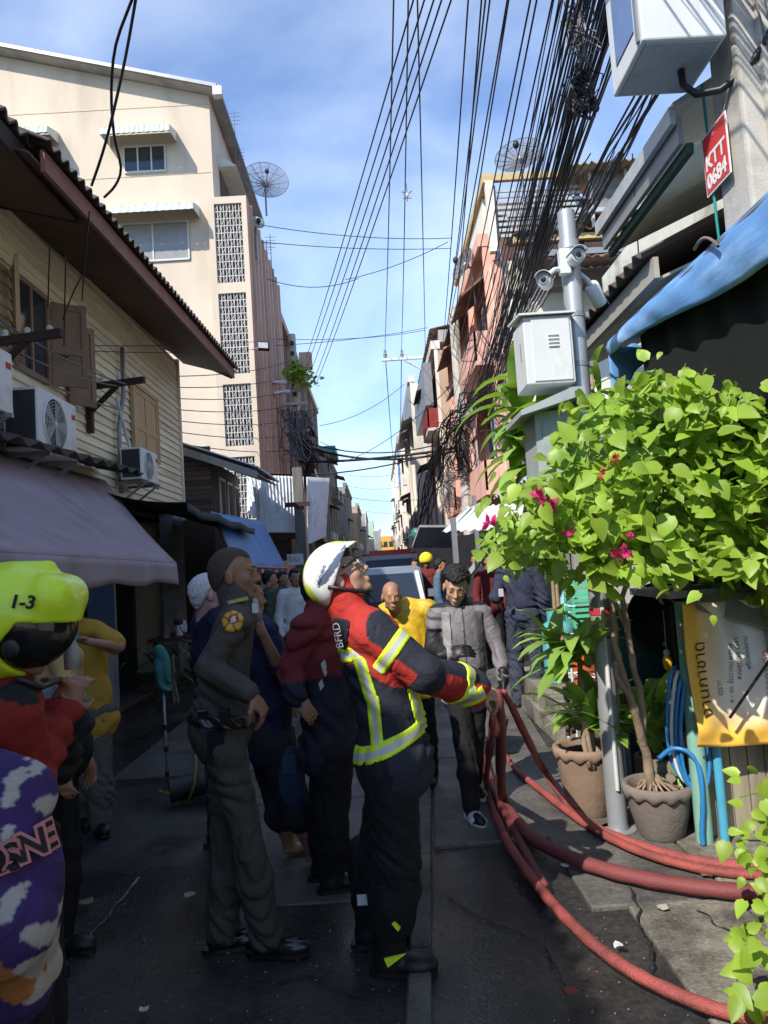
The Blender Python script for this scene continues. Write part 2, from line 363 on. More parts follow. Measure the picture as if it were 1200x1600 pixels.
def frame(J):
    hf = nrm(J['hf']); hu = J['hu']; hu = nrm(hu-hf*np.dot(hu, hf)); return hf, nrm(np.cross(hf, hu)), hu

def torso(s, J, o, w=1.0, belly=0.0, k=.03):
    sc = J['s']; up = nrm(J['neck']-J['pelvis']); rv = nrm(J['shr']-J['shl']); rv = nrm(rv-up*np.dot(rv, up)); fw = nrm(np.cross(up, rv)); A = [rv, fw, up]
    s.ell(J['chest'], V(.15*w+o, .1*w+o, .2+o)*sc, A, k); s.ell(J['belly']+fw*belly*.5, V(.14*w+o, .098+belly+o, .22+o)*sc, A, k)
    s.ell(J['pelvis'], V(.148*w+o, .1+belly*.3+o, .14+o)*sc, A, k)
    s.cap(J['shl']+(J['shr']-J['shl'])*.12, J['shr']+(J['shl']-J['shr'])*.12, (.055+o)*sc, k=k)
    for n in 'lr': s.cap(J['neck']-up*.02, J['sh'+n]*.85+J['neck']*.15, (.045+o*.6)*sc, (.045+o*.8)*sc, k)
    return A
def arm(s, J, n, o, t1=1.0, k=.02, flare=0.0):
    """t1: 0..2 how far down the sleeve reaches (1 = elbow)"""
    sc = J['s']; a, b, c = J['sh'+n], J['el'+n], J['wr'+n]
    tt = min(t1, 1.0); s.cap(a, a+(b-a)*tt, (.046+o)*sc, (.046-.008*tt+o+flare*(t1 <= 1))*sc, k)
    if t1 > 1: q = t1-1; s.cap(b, b+(c-b)*q, (.038+o)*sc, (.038-.013*q+o+flare)*sc, k)
def leg(s, J, n, o, t1=2.0, k=.02, flare=0.0):
    sc = J['s']; a, b, c = J['hip'+n], J['kn'+n], J['an'+n]
    tt = min(t1, 1.0); s.cap(a, a+(b-a)*tt, (.078+o)*sc, (.078-.023*tt+o+flare*(t1 <= 1))*sc, k)
    if t1 > 1:
        q = t1-1; m_ = b+(c-b)*min(.35, q); s.cap(b, m_, (.055+o)*sc, (.056+o+flare*.4)*sc, k); s.cap(m_, b+(c-b)*q, (.056+o+flare*.4)*sc, (.056-.02*q+o+flare)*sc, k)

def shoe(parent, ankle, toe, m, sc=1.0, h=0.0, name='shoe', sole=None, bulk=1.0, zground=0.0):
    t = nrm([toe[0], toe[1], 0]); a = V(ankle[0], ankle[1], 0); z = zground; s = SDF(.007)
    s.ell(a+t*-.02*sc+V(0, 0, z+.045), V(.05*sc, .036*bulk, .045), [t, np.cross((0, 0, 1), t), V(0, 0, 1)], .02)
    s.ell(a+t*.1*sc+V(0, 0, z+.035), V(.085*sc, .044*bulk, .036), [t, np.cross((0, 0, 1), t), V(0, 0, 1)], .03)
    s.cap(a+V(0, 0, z+.05), a+(ankle-a)*1.0+V(0, 0, h+.02), .042*bulk, .044*bulk if h < .1 else .066*bulk, .02)
    o = sdf_obj(name, s, m, parent, cut=lambda X, Y, Z: (z+.012)-Z+0*X+0*Y)
    b = MB(); w = np.cross((0, 0, 1), t); P = []
    for k in range(18):
        th = 2*math.pi*k/18; c_, s_ = math.cos(th), math.sin(th); ww = .046*bulk*(1.0 if c_ > 0 else .82)
        P.append(a+t*(.045+.135*c_*abs(c_)**-.35*1.0 if abs(c_) > .05 else .045)*sc+w*ww*s_+V(0, 0, z+.0))
    b.prism(P, (0, 0, .02)); b.build('sole', sole or m, o if o else parent)
    return o

def person(name, label, J, skin, top=None, bottom=None, hair=None, vox=.009, group=None, seed=1, feet=None, face=True, sc_head=1.0,
           belly=0.0, hands='lr', cat='person', headless=False, width=1.0, loc=None):
    """top / bottom: dict(m, o, sleeve/length, amp, colfn, hem, collar)"""
    base = loc if loc is not None else ((J['anl']+J['anr'])/2*V(1, 1, 0))
    root = empty(name, base, label, cat, group); sc = J['s']
    f, r, u = frame(J); c = J['head']
    b = SDF(vox); torso(b, J, -.012, width, belly)
    head_prims(b, c, f, r, u, sc*sc_head*.98)
    b.cap(J['neck']-V(0, 0, .03), c-f*.03*sc-u*.05*sc, .056*sc, .052*sc, .02)
    for n in 'lr':
        arm(b, J, n, -.012 if top and top.get('sleeve', 2) > 1.9 else 0.0, 2.0); leg(b, J, n, -.015 if bottom and bottom.get('length', 2) > 1.9 else 0.0, 2.0)
        side = 1 if n == 'l' else -1
        if n in hands: hand_prims(b, J['wr'+n], J['hd'+n], J['hn'+n], J.get('ts'+n, side), J['curl'+n], sc)
        if not feet or feet.get('bare'): t = nrm(J['toe'+n]); b.ell(J['an'+n]+t*.07-V(0, 0, .045), V(.11, .04, .028), [t, np.cross((0, 0, 1), t), V(0, 0, 1)], .03)
    sdf_obj('body', b, skin, root)
    if face: eyes(root, c, f, r, u, sc*sc_head*.98)
    if hair:
        hs = SDF(min(vox, .007)); sk = sc*sc_head*.98; head_prims(hs, c, f, r, u, sk, False); th = hair.get('th', .012); hs.ell(c+(-f*.03+u*.0)*sk, V(.07, .08, .09)*sk, [r, f, u], .02)
        D, lo, ax = hs.grid(); X, Y, Z = ax[0][:, None, None]-c[0], ax[1][None, :, None]-c[1], ax[2][None, None, :]-c[2]
        x = (X*r[0]+Y*r[1]+Z*r[2])/sk; y = (X*f[0]+Y*f[1]+Z*f[2])/sk; z = (X*u[0]+Y*u[1]+Z*u[2])/sk; fz = hair.get('line', .066)
        cut = np.maximum(np.minimum(y-(-.03+.75*np.clip(z+.01, -.1, .2)), fz-z+.25*np.abs(x)+.004*np.sin(x*170)), -.082-z+.2*np.clip(y+.05, -1, 1))
        t = np.clip(-cut/hair.get('fade', .022), 0, 1); am = hair.get('amp', .003)
        ns_ = am*(np.sin(x*210+z*60+3*np.sin(y*90))+np.sin(y*190-z*80+3*np.sin(x*70)))*t
        H = (D+.003-(th+.003)*np.sqrt(t)*(1+.5*np.clip(z*12, 0, 1))-ns_).astype(np.float32)
        v, q = mesh_of(np.maximum(H, cut.astype(np.float32)), lo, hs.vox)
        if len(q): put('hair', v, q, hair['m'], root)
        if face: brows(root, c, f, r, u, hair['m'] if not hair.get('bm') else hair['bm'], sc*sc_head)
    if bottom:
        s = SDF(vox); o = bottom.get('o', .012); J2 = J
        up = nrm(J['neck']-J['pelvis']); rv = nrm(J['shr']-J['shl']); fw = nrm(np.cross(up, rv))
        s.ell(J['pelvis']-V(0, 0, .0), V(.158*width+o, .112+belly*.3+o, .13+o)*sc, [rv, fw, up], .03)
        for n in 'lr': leg(s, J, n, o, bottom.get('length', 1.97), .025, bottom.get('flare', .006))
        sdf_obj(bottom.get('name', 'trousers'), s, bottom['m'], root, bottom.get('colfn'), bottom.get('amp', .003), seed+3, dirv=(.8, .55, .35))
    jac = None
    if top:
        s = SDF(vox); o = top.get('o', .014); torso(s, J, o, width, belly); jac = s
        if top.get('hem'):
            up = nrm(J['neck']-J['pelvis']); rv = nrm(J['shr']-J['shl']); fw = nrm(np.cross(up, rv)); s.ell(J['pelvis']-up*top['hem'], V(.168*width+o, .118+belly*.4+o, .12+o)*sc, [rv, fw, up], .04)
        for n in 'lr': arm(s, J, n, o, top.get('sleeve', 1.95), .02, top.get('flare', .004))
        if top.get('collar'): s.cap(J['neck']-V(0, 0, .01), J['neck']+(c-f*.02-J['neck'])*top['collar'], .062*sc+o, .066*sc+o*.5, .015)
        sdf_obj(top.get('name', 'shirt'), s, top['m'], root, top.get('colfn'), top.get('amp', .003), seed, cut=top.get('cut'))
    if feet and not feet.get('bare'):
        for n in 'lr': shoe(root, J['an'+n], J['toe'+n], feet['m'], sc, feet.get('h', 0), feet.get('name', 'shoe'), feet.get('sole'), feet.get('bulk', 1), zground=J['an'+n][2]-.085*sc)
    return root, jac
# ================================================================ SETTING
M_ASPH = mat('wet_asphalt', (0.045, 0.041, 0.037), rough=0.5, var=0.5, vs_=38, bump=0.45, bs=70, dirt=(0.018, 0.018, 0.02), dscale=1.6, dlo=0.42, dhi=0.6, rvar=0.42, spec=0.55)
M_CONC = mat('worn_concrete', (0.13, 0.122, 0.108), rough=0.75, var=0.35, vs_=42, bump=0.5, bs=70, dirt=(0.055, 0.052, 0.05), dscale=2.2, dlo=0.42, dhi=0.66, rvar=0.3, spec=0.4)
M_CONCL = mat('pale_concrete', (0.25, 0.23, 0.19), rough=0.85, var=0.35, vs_=55, bump=0.6, bs=60, dirt=(0.08, 0.07, 0.06), dscale=2.4, dlo=0.42, dhi=0.62)
M_POLE = mat('pole_concrete', (0.5, 0.47, 0.41), rough=0.85, var=0.12, vs_=7, bump=0.3, bs=80, dirt=(0.2, 0.19, 0.17), dscale=2, dlo=0.5, dhi=0.75)
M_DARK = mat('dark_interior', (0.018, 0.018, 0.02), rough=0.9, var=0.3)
M_CREAM = mat('cream_render', (0.63, 0.53, 0.415), rough=0.9, var=0.07, vs_=1.2, bump=0.1, bs=30, dirt=(0.46, 0.38, 0.29), dscale=1.1, dlo=0.52, dhi=0.9, stretch=(1, 1, .22))
M_CREAM2 = mat('pale_cream_render', (0.75, 0.7, 0.58), rough=0.9, var=0.06, vs_=1.2, dirt=(0.5, 0.45, 0.36), dscale=0.9, dlo=0.55, dhi=0.8)
M_PINKBR = mat('pinkish_brown_render', (0.58, 0.36, 0.27), rough=0.9, var=0.14, vs_=2, dirt=(0.34, 0.19, 0.15), dscale=1.4, dlo=0.45, dhi=0.7, stretch=(1, 1, 0.25))
M_PINK = mat('salmon_render', (0.78, 0.42, 0.32), rough=0.9, var=0.1, vs_=1.5, dirt=(0.5, 0.32, 0.26), dscale=1.3, dlo=0.5, dhi=0.75, stretch=(1, 1, 0.3))
M_BROWN = mat('dark_brown_render', (0.12, 0.075, 0.06), rough=0.9, var=0.2, vs_=2, stretch=(1, 1, 0.3))
M_GREYW = mat('grey_render', (0.36, 0.35, 0.33), rough=0.9, var=0.15, vs_=1.5, dirt=(0.18, 0.17, 0.16), dscale=1.0, dlo=0.45, dhi=0.7, stretch=(1, 1, 0.35))
M_WHITEW = mat('white_render', (0.72, 0.67, 0.6), rough=0.9, var=0.08, vs_=1.5, dirt=(0.45, 0.38, 0.32), dscale=1.1, dlo=0.5, dhi=0.75, stretch=(1, 1, 0.35))
M_TAN = mat('tan_render', (0.5, 0.38, 0.28), rough=0.9, var=0.12, vs_=2, stretch=(1, 1, 0.3))
M_GREENW = mat('mint_render', (0.42, 0.56, 0.45), rough=0.9, var=0.1)
M_PLANK = mat('cream_weatherboard', (0.82, 0.7, 0.49), rough=0.7, var=0.12, vs_=5, bump=0.15, bs=60, dirt=(0.52, 0.43, 0.29), dscale=2.2, dlo=0.56, dhi=0.78, objvar=0.1, stretch=(3, 0.25, 3))
M_SHUT = mat('tan_wood_shutter', (0.52, 0.34, 0.17), rough=0.6, var=0.15, vs_=8, stretch=(1, 1, 0.2), bump=0.1)
M_SHUTD = mat('brown_wood_shutter', (0.27, 0.16, 0.09), rough=0.6, var=0.2, vs_=8, stretch=(1, 1, 0.2), bump=0.1)
M_DWOOD = mat('dark_wood', (0.045, 0.024, 0.016), rough=0.7, var=0.3, vs_=10, bump=0.2)
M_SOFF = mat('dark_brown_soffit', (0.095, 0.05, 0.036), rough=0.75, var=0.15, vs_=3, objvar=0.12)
M_FASC = mat('red_brown_fascia', (0.27, 0.11, 0.07), rough=0.65, var=0.2, vs_=4)
M_ROOF = mat('weathered_roof_sheet', (0.1, 0.075, 0.065), rough=0.85, var=0.3, vs_=6, bump=0.2, dirt=(0.05, 0.04, 0.035), dscale=3)
M_GLASS = mat('dark_window_glass', (0.03, 0.037, 0.045), rough=0.08, var=0.1, spec=0.6)
M_WFRAME = mat('white_window_frame', (0.6, 0.6, 0.58), rough=0.5, var=0.05)
M_ALU = mat('aluminium_sheet', (0.5, 0.53, 0.54), rough=0.45, var=0.1, metal=0.3, dirt=(0.35, 0.35, 0.34), dscale=2)
M_GREYM = mat('grey_metal', (0.28, 0.29, 0.3), rough=0.45, var=0.1, metal=0.4)
M_RUST = mat('rusty_sheet', (0.16, 0.1, 0.07), rough=0.85, var=0.3, vs_=4, dirt=(0.28, 0.26, 0.24), dscale=1.6)
M_WIRE = mat('black_cable', (0.012, 0.012, 0.014), rough=0.5, var=0.1)
M_WIREG = mat('grey_cable', (0.16, 0.16, 0.17), rough=0.5, var=0.1)

# ---- ground
g = MB(); N = 60
xs = np.concatenate([[-400, -60], np.linspace(-8, 8, 65), [60, 400]]); ys = np.concatenate([[-60], np.linspace(-4, 14, 73), [20, 40, 90, 200, 900]])
def gz(x, y):
    if abs(x) > 3.4 or y > 12: return -0.01
    return -0.006+0.004*math.sin(2.1*x+1.3*y)+0.003*math.sin(5.3*x-3.7*y)
pv = [(x, y, gz(x, y)) for x in xs for y in ys]; ny = len(ys)
g.add(pv, [(i*ny+j, (i+1)*ny+j, (i+1)*ny+j+1, i*ny+j+1) for i in range(len(xs)-1) for j in range(ny-1)])
g.build('ground', M_ASPH, smooth=True, kind='structure')

pav = empty('pavement', (0, 4, 0)); tag(pav, kind='structure')
def slab(pts, z0, z1, m, name='paving_slab'):
    b = MB(); P = [V(p[0], p[1], z0) for p in pts]; b.prism(P, (0, 0, z1-z0)); o = b.build(name, m, pav)
    bv = o.modifiers.new('bevel', 'BEVEL'); bv.width = 0.008; bv.segments = 1; return o
# the long concrete strip beside the firefighter and the slab bay beyond it
for i in range(6):
    y0, y1 = 2.2+i*0.98, 2.2+(i+1)*0.98-0.012; fx = lambda y: 0.035+(y-3.2)*0.072
    slab([(fx(y0)-.005, y0), (fx(y0)+.085, y0), (fx(y1)+.085, y1), (fx(y1)-.005, y1)], -.03, .024+.003*(i % 2), M_CONC)
for i, (y0, y1) in enumerate(((4.28, 6.1), (6.11, 8.3), (8.31, 10.6), (10.61, 13.5))):
    fx = lambda y: 0.14+(y-3.2)*0.072
    for j, (a, b_) in enumerate(((0.0, .42), (.425, .95))): slab([(fx(y0)+a, y0), (fx(y0)+b_, y0), (fx(y1)+b_, y1), (fx(y1)+a, y1)], -.03, .016+.003*((i+j) % 3), M_CONC)
for (x0, x1, y0, y1, z, mm) in ((1.02, 1.5, 1.3, 3.42, .018, M_CONCL), (1.508, 2.9, 1.3, 3.42, .022, M_CONCL), (.86, 1.5, 3.43, 4.35, .016, M_CONC), (1.508, 2.9, 3.43, 5.2, .026, M_CONCL), (1.05, 1.5, 4.36, 6.2, .02, M_CONC), (-.78, -.02, 3.7, 5.3, .0, M_CONC), (-.95, -.06, 5.31, 7.4, .0, M_CONC), (-2.3, -.96, 6.2, 9.4, .002, M_CONC)):
    slab([(x0, y0), (x1, y0), (x1, y1), (x0, y1)], -.03, z, mm)

# concrete doorstep by the gas cylinder: two courses of blocks
def crack(pts, w, name='crack', m=M_DARK, z=.028):
    rn_ = np.random.RandomState(len(pts)*7+int(pts[0][0])); P = []
    for i in range(len(pts)-1):
        for t in np.linspace(0, 1, 7)[:-1]: p = onZ(pts[i][0]*(1-t)+pts[i+1][0]*t, pts[i][1]*(1-t)+pts[i+1][1]*t, z)+V(*(rn_.normal(size=2)*.008), 0); P.append(p)
    b = MB(); n = len(P); L = []; R = []
    for i, p in enumerate(P):
        d = nrm(P[min(i+1, n-1)]-P[max(i-1, 0)]); s_ = V(-d[1], d[0], 0)*w*rn_.uniform(.3, 1.3); L.append(p+s_); R.append(p-s_)
    b.add(L+R, [(i, i+1, n+i+1, n+i) for i in range(n-1)]); o = b.build(name, m, pav); return o
crack(((985, 1385), (1000, 1440), (1015, 1490), (1030, 1540)), .006)
crack(((1090, 1420), (1130, 1450), (1190, 1465)), .004)
crack(((215, 1370), (170, 1430), (130, 1480)), .007, z=.003, m=M_CONCL)
crack(((700, 1400), (760, 1440), (840, 1470), (900, 1560)), .004, z=.003)
crack(((560, 1560), (480, 1520), (420, 1540)), .004, z=.003)
st = empty('concrete_step', (1.72, 7.2, 0), 'low concrete block step under the teal gas cylinder, at the kerb beyond the flower pots', 'step')
for lv, (z0, z1, ins) in enumerate(((0, .16, 0), (.166, .33, .05))):
    for i in range(5):
        y0 = 6.35+i*.46; b = MB(); b.box(1.42+ins+random.uniform(-.01, .01), 2.5, y0, y0+.45, z0, z1); o = b.build('block', M_CONCL, st)

def window(b, wallp, u, w_, h_, z, n, mats=(M_WFRAME, M_GLASS), mull=2, parent=None, t=.05, pane_in=.035, name='window'):
    """window on a wall: wallp = bottom-left corner, u along the wall, n outward"""
    p = np.asarray(wallp, float); u = nrm(u); n = nrm(n); up = V(0, 0, 1); fr = MB()
    for (a, bb) in (((0, 0), (w_, 0)), ((0, h_), (w_, h_))): fr.beam(p+u*a[0]+up*a[1]+n*.01, p+u*bb[0]+up*bb[1]+n*.01, t, t, n)
    for k in range(mull+1): fr.beam(p+u*(w_*k/mull)+n*.012, p+u*(w_*k/mull)+up*h_+n*.012, t*.8, t*.8, n)
    f = fr.build(name, mats[0], parent)
    for k in range(mull):
        q = MB(); c = p+u*(w_*(k+.5)/mull)+up*h_/2-n*pane_in*.0+n*.006; q.obox(c, u*(w_/mull/2-t*.3), up*(h_/2-t*.3), n*.004); q.build('pane', mats[1], f)
    return f
def wall_holes(b, o, u, L, H, n, th, holes, m=0):
    """wall slab from o along u (length L) and up (H), outward n, real rectangular openings (u0,u1,z0,z1)"""
    us = sorted({0, L, *[h[0] for h in holes], *[h[1] for h in holes]}); zs = sorted({0, H, *[h[2] for h in holes], *[h[3] for h in holes]})
    o = np.asarray(o, float); u = nrm(u); n = nrm(n)
    for i in range(len(us)-1):
        j = 0
        while j < len(zs)-1:
            uc, zc = (us[i]+us[i+1])/2, (zs[j]+zs[j+1])/2
            if any(h[0] < uc < h[1] and h[2] < zc < h[3] for h in holes): j += 1; continue
            k = j
            while k+1 < len(zs)-1 and not any(h[0] < uc < h[1] and h[2] < (zs[k+1]+zs[k+2])/2 < h[3] for h in holes): k += 1
            a, c = us[i], us[i+1]; z0, z1 = zs[j], zs[k+1]
            b.obox(o+u*(a+c)/2+V(0, 0, (z0+z1)/2)-n*th/2, u*(c-a)/2, V(0, 0, (z1-z0)/2), n*th/2, m); j = k+1

# ---- LEFT: wooden weatherboard house
WX = -3.3
hs = empty('wooden_house', (-5.5, 8, 0), 'two storey house of cream weatherboards with brown shutters under a dark corrugated eave', 'house')
YB0, YB1 = -9.0, 12.8
hb = MB(); hb.box(-9, WX-.06, YB0, 6.9, 2.7, 5.3); hb.box(-9, WX-.06, 7.62, YB1-.03, 2.7, 5.3); hb.box(-9, WX-.06, 6.9, 7.62, 2.7, 3.72); hb.box(-9, WX-.06, 6.9, 7.62, 4.62, 5.3); hb.box(-9, WX-.5, 6.9, 7.62, 3.72, 4.62); hb.build('wall_core', M_DWOOD, hs)
wind = [(6.9, 7.62, 3.72, 4.62)]
rowh = 0.108; nr = int((5.36-2.72)/rowh)
for k in range(nr+1):
    z0 = 2.72+k*rowh; z1 = z0+rowh*1.12
    segs = [(YB0, YB1)]
    if z1 > 3.72 and z0 < 4.62: segs = [(YB0, 6.9), (7.62, YB1)]
    for (a, c) in segs:
        cuts = [a]; y = a+random.uniform(2.4, 4.2)
        while y < c-1.0: cuts.append(y); y += random.uniform(2.6, 4.4)
        cuts.append(c)
        for i in range(len(cuts)-1):
            b = MB(); y0, y1 = cuts[i]+.002, cuts[i+1]-.002; j = random.uniform(-.003, .003)
            b.add([(WX-.05, y0, z0), (WX+.002+j, y0, z0), (WX-.03+j, y0, z1), (WX-.05, y0, z1), (WX-.05, y1, z0), (WX+.002+j, y1, z0), (WX-.03+j, y1, z1), (WX-.05, y1, z1)],
                  [(0,1,2,3),(4,7,6,5),(0,4,5,1),(1,5,6,2),(2,6,7,3),(3,7,4,0)])
            b.build('plank', M_PLANK, hs)
b = MB(); b.box(WX-.05, WX+.02, YB1, YB1+.09, 2.6, 5.45); b.build('corner_board', M_PLANK, hs)
# end wall (faces up the street) and the far side
b = MB(); b.box(-9, WX-.05, YB1-.02, YB1+.04, 0, 5.4); b.build('end_wall', M_PLANK, hs)
# lower storey: white pillar, dark openings
for (y0, y1) in ((-9, 1.0), (3.0, 3.4), (8.2, 9.4), (12.2, YB1)): b = MB(); b.box(WX-.25, WX-.02, y0, y1, 0, 2.68); b.build('ground_floor_pier', mat('shop_wall_grey', (0.25, 0.26, 0.28), rough=0.8, var=0.15, dirt=(0.12, 0.12, 0.13)), hs)
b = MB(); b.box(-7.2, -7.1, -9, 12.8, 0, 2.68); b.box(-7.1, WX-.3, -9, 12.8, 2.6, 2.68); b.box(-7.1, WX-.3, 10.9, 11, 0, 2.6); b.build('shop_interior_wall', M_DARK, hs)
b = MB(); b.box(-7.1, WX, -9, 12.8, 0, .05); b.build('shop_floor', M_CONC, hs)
# eave: soffit boards, fascia, corrugated roof
EX = -2.42
def ez(y): return 4.93+.045*(y-6)
ysl = np.linspace(5.4, 13.35, 20)
for i in range(19):
    y0, y1 = ysl[i]+.003, ysl[i+1]-.003; b = MB()
    a0 = V(EX-.02, y0, ez(y0)-.02); a1 = V(EX-.02, y1, ez(y1)-.02); c0 = V(WX-.02, y0, ez(y0)+.26); c1 = V(WX-.02, y1, ez(y1)+.26)
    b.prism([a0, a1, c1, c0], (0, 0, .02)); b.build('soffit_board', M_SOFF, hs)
b = MB(); b.beam((EX, 5.6, ez(5.6)+.02), (EX, 13.38, ez(13.38)+.02), .035, .17); b.build('fascia', M_FASC, hs)
b = MB(); b.beam((EX, 13.38, ez(13.4)+.0), (-5.2, 13.38, ez(13.4)+1.45), .04, .17); b.build('bargeboard', M_FASC, hs)
def eave_roof(name, xe, y0, y1, rise, run, parent, m=M_ROOF, pitch=.16, amp=.028, zoff=.13, over=.09):
    n = int((y1-y0)/pitch); sub = 3.6
    yy = y0
    while yy < y1-.05:
        ye = min(yy+sub, y1); nn = max(2, int((ye-yy)/pitch))
        mb = corr(0, 0, nn, amp, (V(xe+over, yy, ez(yy)+zoff), V(xe+over, ye, ez(ye)+zoff)), (V(xe-run, yy, ez(yy)+zoff+rise), V(xe-run, ye, ez(ye)+zoff+rise)), th=.012, seg=5)
        mb.build('roof_sheet', m, parent); yy = ye-.0
eave_roof('roof', EX, 5.5, 13.45, 1.75, 3.6, hs)
# nearer, higher roof fragment at the photograph's left edge: gable roof of the neighbour over the first one
nb = empty('neighbour_roof', (-3.2, 4.2, 5.3), 'dark corrugated roof corner of the nearer house rising over the wooden house eave', 'roof')
NX = -2.56; nz = lambda y: 5.0+.03*(y-6)
mb = None
for (ya, yb) in ((-9, -4), (-4, 1.2), (1.2, 6.62)): corr(0, 0, int((yb-ya)/.16), .03, (V(NX+.06, ya, nz(ya)+.1), V(NX+.06, yb, nz(yb)+.1)), (V(NX-3.0, ya, nz(ya)+1.5), V(NX-3.0, yb, nz(yb)+1.5)), th=.02, seg=5).build('roof_sheet', M_ROOF, nb)
b = MB(); b.beam((NX, -9, nz(-9)-.02), (NX, 6.6, nz(6.6)-.02), .03, .15); b.build('fascia', M_DWOOD, nb)
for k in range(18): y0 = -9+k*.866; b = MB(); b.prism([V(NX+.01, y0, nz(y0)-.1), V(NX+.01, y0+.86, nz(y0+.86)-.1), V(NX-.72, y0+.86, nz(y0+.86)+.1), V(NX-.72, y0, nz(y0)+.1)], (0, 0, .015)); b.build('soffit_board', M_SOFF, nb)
b = MB(); b.prism([V(NX, 6.6, nz(6.6)-.1), V(NX-.75, 6.6, nz(6.6)+.1), V(NX-.75, 6.6, nz(6.6)+.45), V(NX, 6.6, nz(6.6)+.1)], (0, .03, 0)); b.build('bargeboard', M_DWOOD, nb)

# window with casement shutters
def shutter(p, ang, w, h, m, parent, louvre=False):
    """panelled shutter leaf hinged at p, swung out by ang from the wall (0 = flat on the wall towards +Y)"""
    u = V(math.sin(ang), math.cos(ang), 0); n = V(math.cos(ang), -math.sin(ang), 0); up = V(0, 0, 1)
    fr = MB(); t = .018
    for a in (0.03, w-.03): fr.obox(p+u*a+up*h/2, u*.03, up*h/2, n*t)
    for z in (.04, h*.42, h-.04): fr.obox(p+u*w/2+up*z, u*(w/2-.06), up*.035, n*(t*.96))
    o = fr.build('shutter', m, parent)
    for (z0, z1) in ((.075, h*.42-.035), (h*.42+.035, h-.075)):
        q = MB(); q.obox(p+u*w/2+up*(z0+z1)/2, u*(w/2-.062), up*((z1-z0)/2), n*(t*.4)); q.build('shutter_panel', m, o)
    return o
fw = window(None, (WX-.02, 7.62, 3.72), V(0, -1, 0), .72, .9, 0, V(1, 0, 0), (M_SHUTD, M_GLASS), 2, hs)
shutter(V(WX+.02, 7.66, 3.7), rad(55), .36, .9, M_SHUTD, hs)
shutter(V(WX+.02, 8.06, 3.6), rad(30), .36, .92, M_SHUTD, hs)
shutter(V(WX+.03, 6.86, 3.75), rad(150), .34, .9, M_SHUT, hs)
cw = MB()
for (a0, a1, z0, z1) in ((10.2, 10.26, 3.38, 4.42), (11.34, 11.4, 3.38, 4.42), (10.26, 11.34, 4.36, 4.42)): cw.box(WX, WX+.05, a0, a1, z0, z1)
cf = cw.build('window_frame', M_SHUT, hs)
for i in range(2): shutter(V(WX+.025, 10.27+i*.535, 3.38), 0, .53, .97, M_SHUT, hs)

# brackets for wires
def bracket(y, z, nm, lab):
    r = empty('wall_bracket', (WX, y, z), lab, 'bracket', 'wooden wire brackets on the weatherboard wall')
    b = MB(); b.box(WX, WX+.07, y-.035, y+.035, z-.55, z+.1); b.build('post', M_DWOOD, r)
    b = MB(); b.beam((WX+.03, y-.0, z), (WX+.72, y-.1, z+.02), .06, .07); b.build('arm', M_DWOOD, r)
    b = MB(); b.beam((WX+.04, y, z-.3), (WX+.38, y-.05, z-.02), .045, .05); b.build('brace', M_DWOOD, r)
    for k in range(3):
        b = MB(); b.lathe((WX+.2+.2*k, y-.03-.02*k, z+.035), [(.012, 0), (.028, .005), (.02, .03), (.03, .05), (.01, .07)], 8); b.build('insulator', M_WFRAME, r)
bracket(8.62, 3.92, 0, 'dark wooden bracket on the weatherboards between the shutters and the air conditioners'); bracket(6.35, 3.75, 1, 'dark wooden bracket at the left edge beside the open window')

